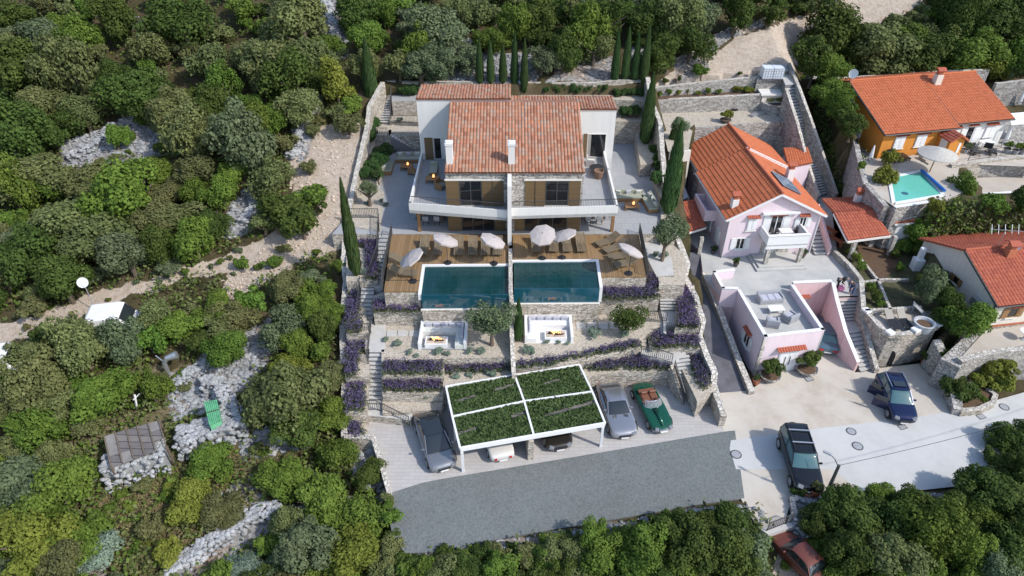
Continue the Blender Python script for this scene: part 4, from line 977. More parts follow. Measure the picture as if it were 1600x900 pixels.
# ------------------------------------------------------------------ garden plants of the villa
def lavender(poly, z, label, dens=44):
    P = ats([(a, c + 4) for a, c in poly], z); q = [(p.x, p.y) for p in P]; a = abs(area2(q)) / 2; rg = random.Random(int(a * 100) + int(poly[0][0]))
    c = sum(P, Vector()) / len(P); e = thing('lavender_bed', label, 'lavender', (c.x, c.y, z), 'lavender beds of the villa'); g, f = MB(), MB()
    for x, y in rpts(q, int(a * dens), rg):
        h = rg.uniform(.4, .62)
        for _ in range(8):
            g.leaf((x + rg.gauss(0, .1), y + rg.gauss(0, .1), z + rg.uniform(.05, h * .75)), rg.uniform(.07, .13), (0, 0, .4), asp=2.4, rg=rg)
        for _ in range(6):
            f.leaf((x + rg.gauss(0, .11), y + rg.gauss(0, .11), z + h * rg.uniform(.75, 1.15)), rg.uniform(.045, .085), (rg.gauss(0, .6), rg.gauss(0, .6), .1), asp=2.2, rg=rg)
    g.build('foliage', M['leaf_lav'], e); f.build('blossom', M['lav'], e)
lavender([(557, 362), (591, 362), (590, 400), (590, 432), (573, 434), (572, 384), (556, 380)], 5.0, 'shadowed lavender bed between the tall cypress and the deck stairs')
lavender([(584, 470), (655, 470), (657, 486), (584, 486)], 4.3, 'purple lavender strip below the shaded deck corner')
lavender([(543, 450), (562, 450), (566, 516), (541, 518)], 3.7, 'dark lavender bed between the boundary wall and middle stairs')
lavender([(541, 528), (575, 526), (574, 545), (560, 552), (558, 588), (540, 587)], 2.5, 'lavender bed beside the small gravel patch below the railing')
lavender([(544, 594), (572, 592), (570, 640), (542, 644)], 1.55, 'lavender bed beside the lowest garden stairs')
lavender([(543, 655), (563, 655), (570, 684), (542, 688)], .5, 'small lavender corner bed above the short stone wall')
lavender([(599, 566), (692, 563), (692, 582), (599, 583)], Z2, 'upper lavender row behind the silver sedan')
lavender([(694, 565), (798, 561), (798, 577), (694, 581)], 2.0, 'lavender row behind the planted carport roof')
lavender([(599, 591), (692, 591), (692, 609), (600, 609)], 1.75, 'lower lavender row facing the silver sedan')
lavender([(938, 450), (1028, 448), (1028, 464), (938, 467)], 4.6, 'purple lavender strip under the sunny deck front')
lavender([(1011, 428), (1022, 428), (1030, 447), (1013, 449)], 4.6, 'lavender clump at the corner of the sunny deck')
lavender([(1058, 450), (1080, 448), (1091, 510), (1058, 510)], 3.6, 'shaded lavender bed between the sunny stairs and boundary wall')
lavender([(1018, 522), (1090, 518), (1091, 541), (1020, 541)], 2.5, 'purple lavender bed below the turning steps')
lavender([(1068, 546), (1092, 546), (1108, 600), (1096, 606)], 1.5, 'dark lavender bed along the lowest sunny stairs')
lavender([(806, 565), (870, 559), (995, 532), (1003, 540), (885, 560), (860, 568), (808, 573)], Z2, 'long curving lavender row above the sunny fire pit bank')
lavender([(906, 566), (960, 562), (1044, 558), (1046, 574), (960, 576), (915, 576)], Z1, 'lavender row on the wall behind the green roadster')
def sage(px, py, r, z, lab):
    p = at(px, py, z); e = tree_at(p, r * depth_of(p) / F, 'silver', 'small', int(px + py), 'sage_shrub', (1, 1, .7)); tag(e, lab, 'shrub', 'grey green shrubs in the gravel beds'); return e
for px, py, r, z, lab in ((621, 541, 9, Z3, 'round grey green shrub by the stepping slabs of the shaded garden'), (641, 551, 7, Z3, 'grey green shrub in the gravel left of the shaded fire pit'), (651, 558, 5, Z3, 'tiny grey green shrub at the foot of the shaded fire pit'),
    (684, 553, 9, Z3, 'grey green shrub touching the front of the shaded fire pit'), (700, 556, 7, Z3, 'low grey green shrub before the shaded fire pit corner seat'), (735, 551, 8, Z3, 'grey green shrub between the shaded fire pit and the olive trunk'), (753, 551, 8, Z3, 'grey green shrub under the olive trunk'),
    (603, 534, 6, Z3, 'small grey green shrub at the landing edge'), (612, 617, 9, 1.15, 'low grey green shrub on the gravel bank near the stairs'), (666, 618, 11, 1.15, 'grey green shrub on the gravel bank near the sedan'), (714, 592, 8, 1.9, 'grey green shrub behind the carport corner'), (733, 590, 7, 1.9, 'small grey green shrub behind the carport'), (768, 589, 10, 1.9, 'wide grey green shrub in the gravel behind the carport'),
    (824, 549, 11, Z3, 'blue grey shrub before the sunny fire pit sofa'), (930, 527, 13, Z3, 'wide blue grey shrub between the stepping slabs and lavender'), (911, 502, 7, Z3, 'grey green shrub at the wall beside the sunny fire pit'), (855, 537, 6, Z3, 'tiny grey green shrub at the front of the sunny fire pit'), (872, 537, 5, Z3, 'small grey green tuft before the sunny flames'),
    (887, 539, 5, Z3, 'grey green tuft at the sunny fire pit corner'), (977, 524, 10, Z3, 'grey green shrub under the leafy olive tree'), (820, 579, 8, Z1, 'low grey green shrub above the carport centre'), (1024, 402, 8, 5.2, 'grey green shrub beside the garden path'), (1040, 402, 8, 5.2, 'grey green shrub under the big olive tree'), (570, 428, 8, 5, 'grey green shrub at the foot of the tall cypress'),
    (598, 315, 5, 6, 'small grey shrub on the gravel strip edge'), (602, 322, 5, 6, 'small grey shrub below its twin on the gravel strip'), (575, 320, 6, 6, 'grey shrub under the small olive tree'), (624, 190, 6, 8.3, 'low grey shrub on the gravel bed behind the tower'), (640, 178, 6, 8.3, 'low grey shrub on the gravel bed near the tower wall'), (1022, 375, 5, 5.2, 'grass tuft at the bend of the garden path')):
    sage(px, py, r, z, lab)
def box_shrub(px, py, r, z, lab):
    p = at(px, py, z); e = tree_at(p, r * depth_of(p) / F, 'hedge', 'small', int(px * 3 + py), 'box_shrub', (1, 1, 1.05)); tag(e, lab, 'shrub', 'clipped box shrubs'); return e
ordw = ['first', 'second', 'third', 'fourth', 'fifth', 'sixth', 'seventh', 'eighth', 'ninth']
for lab, z, L in (('clipped green shrub by the rear wall, {} from the wooden gate', ZB, [(857, 146), (869, 146), (881, 146), (894, 146), (907, 146), (920, 146), (933, 146), (944, 147)]), ('clipped green shrub beside the tower roof, {} from the villa', ZB - .3, [(962, 154), (975, 154), (988, 153), (999, 153)]),
    ('clipped green shrub on the hedge terrace, {} from the sunny tower', 8.3, [(972, 184), (982, 183), (993, 184)]), ('clipped green shrub by the tall right cypress, {} from the rear', 7.9, [(1020, 186), (1024, 196), (1023, 208)]), ('clipped green shrub beside the paved yard, {} from the rear', 6.6, [(1022, 246), (1026, 258), (1026, 272), (1031, 288)]),
    ('clipped green shrub by the rear stairs, {} from the boundary wall', ZB, [(631, 151), (640, 150), (648, 148), (658, 146)]), ('clipped green shrub on the upper hedge bed, {} from the corner cypress', 7.4, [(585, 196), (584, 206), (581, 216), (578, 227)]), ('clipped green shrub on the lower hedge bed, {} from the stairs', 6.6, [(602, 243), (595, 252), (600, 260), (586, 258), (580, 268), (589, 272), (574, 280), (592, 285)])):
    for i, (px, py) in enumerate(L): box_shrub(px, py, (13.5 if z < 8 else 11) if z < 9 else 10, z, lab.format(ordw[i]))
# cypresses
def cyp_mesh(seed, prof=1.0):
    rg = random.Random(seed); b = MB()
    for k in range(2600):
        z = rg.random() ** .9; r = (min(1, (z / .1) ** .6) * (1 - max(0, (z - .2) / .8) ** 2.0)) * (1 + .22 * noise.noise((z * 9, seed, 0)))
        a = rg.uniform(0, 6.28); rr = r * rg.uniform(.72, 1.05); p = Vector((math.cos(a) * rr, math.sin(a) * rr, z * .97 + .01))
        t = Vector((math.cos(a) * .18 * rg.random(), math.sin(a) * .18 * rg.random(), .05 + .035 * rg.random())); s = Vector((-math.sin(a), math.cos(a), 0)) * rg.uniform(.09, .17); n = Vector((math.cos(a), math.sin(a), 0)) * .05
        b.add([p - t * .5, p + s + n, p + t, p - s + n], [(0, 1, 2, 3)])
    o = b.build('cypress', LEAF['cypress'], origin=(0, 0, 0)); me = o.data; bpy.data.objects.remove(o); return me
CYP = [cyp_mesh(1), cyp_mesh(2), cyp_mesh(3)]
def cypress(px, top, base, wpx, z, lab, group=None, fn=None):
    p = at(px, base, z) if fn is None else atg(px, base, 0, fn); H = zrow(p.y, top) - p.z; Rw = wpx / 2 * depth_of(p) / F
    e = thing('cypress_tree', lab, 'cypress', p, group); i = int(px)
    for n_, m_ in (('crown', CYP[i % 3]), ('trunk', TRUNK[0])):
        o = bpy.data.objects.new(n_, m_); COL.objects.link(o); o.parent = e
        o.scale = (Rw, Rw, H) if n_ == 'crown' else (1, 1, H * .1)
    e.rotation_euler = (0, 0, i * .7)
cypress(583, 62, 166, 21, 9.0, 'tall dense cypress at the garden corner beside the long stairs')
cypress(557, 284, 430, 19, 5.0, 'tallest dark cypress at the boundary wall beside the shaded deck')
cypress(810, 468, 532, 14, Z3, 'slim young cypress beside the sunny fire pit')
cypress(1008, 118, 224, 19, 7.2, 'dark cypress on the planter corner beside the sunny tower')
cypress(1043, 195, 333, 25, 6.2, 'broad dark cypress behind the corner sofa')
cypress(1050, 185, 240, 17, 7.0, 'pointed cypress behind the broad one at the right boundary wall')
for i, (px, t, bs) in enumerate(((750, 70, 134), (767, 72, 134), (786, 76, 133), (804, 58, 148), (819, 70, 150))): cypress(px, t - 7, bs - 3, 12, ZB, f'{ordw[i]} slim cypress from the stairs side in the row behind the tall tower', 'five cypresses behind the villa', fn=ground if i < 3 else None)
for i, (px, t, bs) in enumerate(((960, 50, 128), (976, 45, 127), (991, 52, 127), (1005, 38, 130))): cypress(px, t, bs, 12.5, ZB + .2, f'{ordw[i]} slim cypress from the villa in the row above the rear wall', 'four cypresses by the rear wall', fn=ground)
# olives
def olive(px, py, r, pb, z, lab, kind='grey'):
    p = at(*pb, z); Rw = r * depth_of(p) / F
    q = at(px, py, z + 1.6); h = max(.9, (zrow(p.y, py) - z))
    e = thing('olive_tree', lab, 'tree', p); rgx = random.Random(int(px))
    for n_, m_ in (('crown', LOOSE[int(px) % 3]), ('trunk', TRUNK[1])):
        o = bpy.data.objects.new(n_, m_); COL.objects.link(o); o.parent = e
        if n_ == 'crown': o.material_slots[0].link = 'OBJECT'; o.material_slots[0].material = LEAF[kind]; o.scale = (Rw, Rw, Rw * .9); o.location = (0, 0, h - .95 * Rw * .9)
        else: o.scale = (1.6, 1.6, h * 1.05)
olive(762, 496, 38, (768, 540), Z3, 'wide olive tree beside the dividing garden wall')
olive(975, 496, 30, (978, 522), Z3, 'leafy dark olive tree before the sunny pool wall', 'dark')
olive(1037, 358, 33, (1034, 408), 5.2, 'large olive tree at the boundary wall beside the sunny deck')
olive(577, 293, 17, (578, 322), 6.05, 'small olive tree on the gravel strip')
# stepping slabs
def slab(pts, z, lab):
    b = MB(); b.prism(ats(pts, z), z - .05, z + .05); tag(b.build('stepping_slab', M['step']), lab, 'slab', 'stepping slabs')
for i, x in enumerate((605, 622, 640)): slab([(x, 517), (x + 15, 517), (x + 14, 526), (x - 1, 526)], Z3, f'pale stepping slab in the gravel, {ordw[i]} from the shaded stairs')
for i, x in enumerate((900, 917, 935, 952)): slab([(x, 504), (x + 14, 504), (x + 15, 514), (x + 1, 514)], Z3, f'pale stepping slab in the gravel, {ordw[i]} from the sunny fire pit')
# ---- fire pits
def fire_pit(x0, x1, yb, yf, side, lab):
    A, B, C_, D = at(x0, yb, Z3 + .75), at(x1, yb, Z3 + .75), at(x1 + 1, yf, Z3 + .2), at(x0 - 2, yf, Z3 + .2)
    X0, X1 = min(A.x, D.x), max(B.x, C_.x); Y1, Y0 = A.y, C_.y + .1; z = Z3; e = thing('fire_pit_lounge', lab, 'fire pit', ((X0 + X1) / 2, Y0, z), 'fire pit lounges'); m = -1 if side == 'r' else 1
    def rect(xa, xb, ya, yb_, za, zb_, b): b.prism([(xa, ya), (xb, ya), (xb, yb_), (xa, yb_)], za, zb_)
    b = MB(); w = .2
    rect(X0, X1, Y1 - w, Y1, z - .1, z + .75, b); rect(X0, X0 + w, Y0, Y1 - w - .002, z - .1, z + (.75 if side == 'l' else .62), b); rect(X1 - w, X1, Y0, Y1 - w - .002, z - .1, z + (.75 if side == 'r' else .62), b)
    b.build('surround', M['white'], e)
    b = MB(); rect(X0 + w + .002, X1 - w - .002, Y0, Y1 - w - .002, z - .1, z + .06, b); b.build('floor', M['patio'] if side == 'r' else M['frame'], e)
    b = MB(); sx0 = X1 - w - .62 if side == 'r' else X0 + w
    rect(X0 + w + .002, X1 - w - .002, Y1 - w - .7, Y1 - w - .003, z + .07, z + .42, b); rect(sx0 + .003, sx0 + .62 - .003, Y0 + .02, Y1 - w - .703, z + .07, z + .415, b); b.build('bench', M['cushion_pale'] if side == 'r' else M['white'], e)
    for k in range(5):
        cx = X0 + w + .35 + k * (X1 - X0 - 2 * w - .7) / 4; b = MB(); b.box((cx, Y1 - w - .14, z + .6), (.46, .16, .42), M=Matrix.Rotation(.25, 4, 'X')); b.build('cushion', M['cushion_grey'], e, bevel=.05)
    for k in range(3):
        cy = Y0 + .8 + k * .52; cx = X1 - w - .13 if side == 'r' else X0 + w + .13; b = MB(); b.box((cx, cy, z + .58), (.16, .46, .4), M=Matrix.Rotation(.25 * m, 4, 'Y')); b.build('cushion', M['cushion_grey'], e, bevel=.05)
    tx0 = X0 + .45 if side == 'r' else X1 - 2.0; ty0 = Y0 + .12; b = MB(); rect(tx0, tx0 + 1.55, ty0, ty0 + .85, z - .05, z + .4, b); f = b.build('fire_trough', M['white'], e)
    b = MB(); rg = random.Random(4); rect(tx0 + .1, tx0 + 1.45, ty0 + .1, ty0 + .75, z + .38, z + .405, b)
    for _ in range(90): b.rock((tx0 + rg.uniform(.14, 1.4), ty0 + rg.uniform(.14, .7), z + .41), rg.uniform(.03, .06), rg=rg)
    b.build('pebbles', M['rock_warm'], f)
    b = MB()
    for k in range(7):
        a = rg.uniform(-.6, .6); c = Vector((tx0 + .75 + rg.uniform(-.35, .35), ty0 + .42 + rg.uniform(-.1, .1), z + .46 + .03 * (k % 3))); d = Vector((math.cos(a), math.sin(a), rg.uniform(-.1, .1))) * .3; b.tube([c - d, c + d], .045, 6)
    b.build('logs', M['char'], f)
    b = MB()
    for k in range(11):
        c = Vector((tx0 + .78 + rg.gauss(0, .2), ty0 + .42 + rg.gauss(0, .07), z + .47)); h = rg.uniform(.12, .32); b.tube([c, c + Vector((.02, 0, h * .4)), c + Vector((rg.uniform(-.05, .05), 0, h))], [.05, .06, .004], 6)
    b.build('flames', M['flame'], f)
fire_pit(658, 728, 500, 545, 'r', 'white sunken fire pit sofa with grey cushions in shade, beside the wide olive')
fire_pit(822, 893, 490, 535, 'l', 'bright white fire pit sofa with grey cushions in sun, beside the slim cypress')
# ---- sun loungers
def lounger():
    e = thing('sun_lounger', 'lounger', 'sun lounger'); prof = [(-1.0, .30), (-.7, .33), (-.3, .31), (.05, .30), (.3, .40), (.62, .60), (.95, .74)]
    b = MB()
    for k in range(6):
        x = -.28 + k * .112; q = []
        for y, z in prof: q += [(x - .04, y, z), (x + .04, y, z), (x + .04, y, z - .04), (x - .04, y, z - .04)]
        fs = []
        for i in range(len(prof) - 1):
            for j in range(4): fs.append((i * 4 + j, i * 4 + (j + 1) % 4, i * 4 + 4 + (j + 1) % 4, i * 4 + 4 + j))
        fs += [(3, 2, 1, 0), tuple(len(prof) * 4 - 4 + j for j in range(4))]; b.add(q, fs)
    b.build('slatted_seat', M['wood_grey'], e)
    for s in (-1, 1):
        b = MB()
        for (y, z), (y2, z2) in zip(prof, prof[1:]): b.bar((s * .335, y, z - .03), (s * .335, y2, z2 - .03), .04, .09)
        b.build('side_rail', M['wood_grey'], e)
    for sx in (-1, 1):
        for y, z in ((-.75, .3), (.45, .42)): c = MB(); c.box((sx * .3, y, z / 2), (.06, .06, z)); c.build('leg', M['wood_grey'], e)
    return e
LG = lounger(); gl = 'slatted wooden sun loungers on the pool decks'
for i, px in enumerate((663, 686, 717, 739, 759, 778)): place(LG, USED, at(px, 391, ZP), R((-3, -2, 2, 1, 0, -1)[i]), f'slatted lounger in the row on the shaded deck, {ordw[i]} from the stairs', gl)
for i, px in enumerate((837, 865, 885, 907)): place(LG, USED, at(px, 386, ZP), R((2, -2, 3, 2)[i]), f'slatted lounger in the row on the sunny deck, {ordw[i]} from the dividing fin', gl)
for px, py, a, lab in ((630, 411, 82, 'slatted lounger lying crosswise under the tilted parasol'), (631, 430, 82, 'slatted lounger lying crosswise at the shaded deck edge'), (949, 381, -62, 'slatted lounger set askew, farthest from the sunny pool corner'), (961, 391, -60, 'slatted lounger set askew, half under the parasol'), (970, 404, -78, 'dark slatted lounger set askew in the parasol shadow'), (978, 415, -72, 'slatted lounger set askew at the front edge of the sunny deck')):
    place(LG, USED, at(px, py, ZP), R(a), lab, gl)
# ---- parasols
def parasol(px, py, ang, ratio, flip, lab, rad=.98, hgt=2.15):
    c = at(px, py, ZP + hgt); v = Vector((0, -cP, sP)); up = Vector((0, sP, cP)); a = R(ang)
    pr = Vector((1, 0, 0)) * math.sin(a) + up * math.cos(a)
    if flip: pr = -pr
    n = (v * ratio + pr * math.sqrt(1 - ratio ** 2)).normalized(); q = n.to_track_quat('Z', 'Y')
    e = thing('parasol', lab, 'parasol', (c.x, c.y, ZP), 'offwhite parasols on the pool decks'); b = MB(); vs = [c + q @ Vector((0, 0, .16))]
    N = 8
    for r, z in ((.5, .08), (1, -.08)):
        for k in range(N): t = 2 * math.pi * k / N; vs.append(c + q @ Vector((math.cos(t) * r * rad, math.sin(t) * r * rad, z)))
    fs = [(0, 1 + k, 1 + (k + 1) % N) for k in range(N)] + [(1 + k, 9 + k, 9 + (k + 1) % N, 1 + (k + 1) % N) for k in range(N)]
    b.add(vs, fs)
    for k in range(N): p, p2 = vs[9 + k], vs[9 + (k + 1) % N]; b.add([p, p2, p2 - q @ Vector((0, 0, .12)), p - q @ Vector((0, 0, .12))], [(0, 1, 2, 3)])
    cn = b.build('canopy', M['canvas'], e)
    b = MB(); [b.bar(vs[0] - n * .04, vs[9 + k] - n * .03, .02) for k in range(N)]; b.build('ribs', M['frame'], cn)
    b = MB(); b.tube([(c.x, c.y, ZP), (c.x, c.y, c.z - .1), tuple(c + n * .22)], .025, 8); b.build('pole', M['iron'], e)
    b = MB(); b.lathe([(.3, 0), (.3, .06), (.06, .09), (.05, .3)], (c.x, c.y, ZP), 14); b.build('base', M['black'], e)
parasol(697, 373, 21, .42, 0, 'offwhite parasol leaning back in the middle of the shaded lounger row')
parasol(771, 374, 27, .48, 0, 'offwhite parasol at the shaded row end beside the dividing fin')
parasol(641, 401, -38, .52, 0, 'offwhite parasol tilted over the crosswise loungers')
parasol(848, 366, -12, .84, 0, 'round offwhite parasol turned to face the pool')
parasol(880, 365, -20, .42, 0, 'offwhite parasol tucked behind the round one')
parasol(987, 389, 27, .38, 0, 'offwhite parasol over the askew loungers')
# ---- patio and balcony furniture
def sofa(a, bk, w, z, rz, mat, cush, lab, base='wood'):
    """a: centre of seat, w: width, facing -Y before turning"""
    e = thing('garden_sofa', lab, 'sofa', a); b = MB(); b.box((a.x, a.y, a.z + .17), (w, .85, .3)); b.build('base', M[base], e)
    b = MB(); b.box((a.x, a.y - .03, a.z + .39), (w - .04, .8, .15)); b.build('seat', M[mat], e, bevel=.03)
    b = MB(); b.box((a.x, a.y + .34, a.z + .6), (w - .04, .18, .4)); b.build('backrest', M[mat], e, bevel=.04)
    n = max(2, int(w / .75)); rg = random.Random(int(w * 100))
    for k in range(n):
        b = MB(); b.box((a.x - w / 2 + w * (k + .5) / n, a.y + .2, a.z + .62), (.45, .14, .4), M=Matrix.Rotation(.3, 4, 'X') @ Matrix.Rotation(rg.uniform(-.3, .3), 4, 'Z')); b.build('cushion', M[cush if k % 2 else 'cushion_pale'], e, bevel=.05)
    e.rotation_euler = (0, 0, rz); return e
def coffee(p, w, d, lab, fire=True, rz=0):
    e = thing('coffee_table', lab, 'table', p); b = MB(); b.box((p.x, p.y, p.z + .33), (w, d, .07)); b.build('tabletop', M['wood'], e)
    for sx in (-1, 1):
        for sy in (-1, 1): b = MB(); b.box((p.x + sx * (w / 2 - .06), p.y + sy * (d / 2 - .06), p.z + .15), (.08, .08, .3)); b.build('leg', M['wood'], e)
    e.rotation_euler = (0, 0, rz)
    if fire:
        f = thing('table_fire_bowl', 'small glowing fire bowl on the ' + lab, 'fire bowl', p + Vector((.1, 0, .365))); b = MB(); b.lathe([(.05, 0), (.14, .07), (.12, .07)], p + Vector((.1, 0, .365)), 12); b.build('bowl', M['black'], f)
        b = MB()
        for k in range(5): c = p + Vector((.1 + .05 * math.cos(k * 1.3), .05 * math.sin(k * 1.3), .42)); b.tube([c, c + Vector((0, 0, .1)), c + Vector((.01, 0, .26))], [.05, .06, .005], 6)
        b.build('flames', M['flame'], f)
def armchair(p, rz, mat, lab, arms='wood'):
    e = thing('armchair', lab, 'chair', p); b = MB(); b.box((p.x, p.y, p.z + .3), (.68, .68, .2)); b.build('seat', M[mat], e, bevel=.04)
    b = MB(); b.box((p.x, p.y + .3, p.z + .55), (.68, .12, .5)); b.build('backrest', M[arms], e, bevel=.03)
    for s in (-1, 1):
        b = MB(); b.box((p.x + s * .36, p.y, p.z + .3), (.07, .7, .56)); b.build('armrest', M[arms], e)
    e.rotation_euler = (0, 0, rz); return e
def dining_chair():
    e = thing('dining_chair', 'chair', 'chair'); b = MB(); b.box((0, 0, .44), (.46, .46, .06)); b.build('seat', M['grey'], e, bevel=.02)
    b = MB(); b.box((0, .22, .68), (.46, .05, .36)); b.build('backrest', M['grey'], e, bevel=.02)
    for sx in (-1, 1):
        for sy in (-1, 1): b = MB(); b.box((sx * .2, sy * .2, .205), (.035, .035, .41)); b.build('leg', M['black'], e)
    return e
DC = dining_chair()
def dining(p, who):
    e = thing('dining_table', f'wooden dining table under the balcony of the {who} unit', 'table', p); b = MB(); b.box((p.x, p.y, p.z + .73), (1.7, .9, .05)); b.build('tabletop', M['wood'], e)
    for sx in (-1, 1):
        for sy in (-1, 1): b = MB(); b.box((p.x + sx * .75, p.y + sy * .38, p.z + .35), (.07, .07, .7)); b.build('leg', M['wood'], e)
    for dx, dy, rz, pos in ((-.5, -.75, 180, 'deck side by the post'), (.4, -.75, 180, 'deck side by the house'), (-.5, .75, 0, 'rear side by the post'), (.4, .75, 0, 'rear side by the house'), (-1.15, 0, 90, 'end away from the house'), (1.15, 0, -90, 'end facing the house')):
        place(DC, USED, p + Vector((dx, dy, 0)), R(rz), f'grey dining chair of the {who} unit, {pos}', 'dining chairs under the balconies')
dining(at(676, 347, ZP) + Vector((0, .4, 0)), 'shaded'); dining(at(927, 345, ZP) + Vector((0, .3, 0)), 'sunny')
sofa(at(639, 252, ZP), 0, 2.4, ZP, 0, 'cushion', 'cushion_grey', 'pale patio sofa against the rear stone wall in shade')
sofa(at(607, 266, ZP), 0, 2.0, ZP, R(90), 'cushion', 'cushion_pale', 'pale patio sofa beside the clipped hedge')
coffee(at(636, 264, ZP), 1.1, .8, 'low wooden table between the two shaded patio sofas')
armchair(at(646, 272, ZP), R(160), 'cushion', 'wooden armchair beside the low patio table in shade')
sofa(at(981, 312, ZP), 0, 2.6, ZP, 0, 'cushion', 'cushion_grey', 'sage green sofa along the sunny patio yard'); sofa(at(1014, 322, ZP), 0, 2.4, ZP, R(-82), 'cushion', 'cushion_pale', 'sage green corner sofa before the broad cypress')
coffee(at(987, 326, ZP), 1.2, .85, 'slatted wooden table before the sage sofas')
zb_ = 8.28
p = at(678, 270, zb_); e = thing('chaise_longue', 'beige chaise longue on the shaded balcony', 'chaise longue', p); b = MB(); b.box((p.x, p.y, zb_ + .2), (.7, 1.5, .2)); b.build('base', M['wood'], e); b = MB(); b.box((p.x, p.y, zb_ + .36), (.64, 1.4, .12)); b.build('mattress', M['cushion'], e, bevel=.04); b = MB(); b.box((p.x, p.y + .66, zb_ + .55), (.64, .14, .36)); b.build('backrest', M['cushion'], e, bevel=.04)
coffee(at(676, 284, zb_), 1.1, .7, 'wooden table with fire bowl on the shaded balcony'); armchair(at(689, 294, zb_), R(60), 'cushion', 'wooden armchair in the corner of the shaded balcony')
armchair(at(922, 257, zb_), R(80), 'cushion_pale', 'white lounge chair by the sunny tower door', 'canvas')
p = at(932, 269, zb_); e = thing('round_table', 'dark round table on the sunny balcony', 'table', p); b = MB(); b.lathe([(.62, .40), (.64, .42), (.64, .45), (.6, .46)], p, 22); b.build('tabletop', M['black'], e); b = MB(); b.lathe([(.3, 0), (.12, .1), (.1, .4)], p, 12); b.build('pedestal', M['wicker'], e)
p = at(935, 278, zb_); e = thing('wicker_chair', 'brown wicker tub chair on the sunny balcony', 'chair', p); b = MB(); b.lathe([(.3, 0), (.36, .35), (.42, .68), (.38, .7), (.33, .42)], p, 18); b.build('tub', M['wicker'], e); b = MB(); b.lathe([(.32, .42), (.32, .5), (.2, .52)], p, 16); b.build('seat', M['wicker'], e)
# ------------------------------------------------------------------ cars (front towards +Y)
def paint(name, c, metal=.4, rough=.22):
    t = NT(name); t.color(c); t.p.inputs['Coat Weight'].default_value = .3; t.p.inputs['Coat Roughness'].default_value = .05
    return t.set(Metallic=metal, Roughness=rough)
M['glass_car'] = glassy('car_glass', (.02, .026, .03), .03, 0, 0, 2, .9); M['glass_teal'] = glassy('tinted_windscreen', (.05, .12, .13), .03, 0, 0, 2, .9)
M['tyre'] = plain('tyre_rubber', (.018, .018, .018), .85, 0); M['rim'] = plain('alloy_rim', (.4, .4, .42), .3, 0, 1, .8); M['lamp'] = glassy('headlamp_glass', (.2, .21, .22), .08, .3); M['red_lamp'] = glassy('tail_lamp_glass', (.4, .02, .015), .15); M['chrome'] = plain('chrome', (.7, .7, .7), .12, 0, 1, 1.0)
M['leather'] = plain('tan_leather', (.17, .07, .04), .55, .1, 6); M['plate'] = plain('plate_white', (.75, .75, .75), .5, 0)
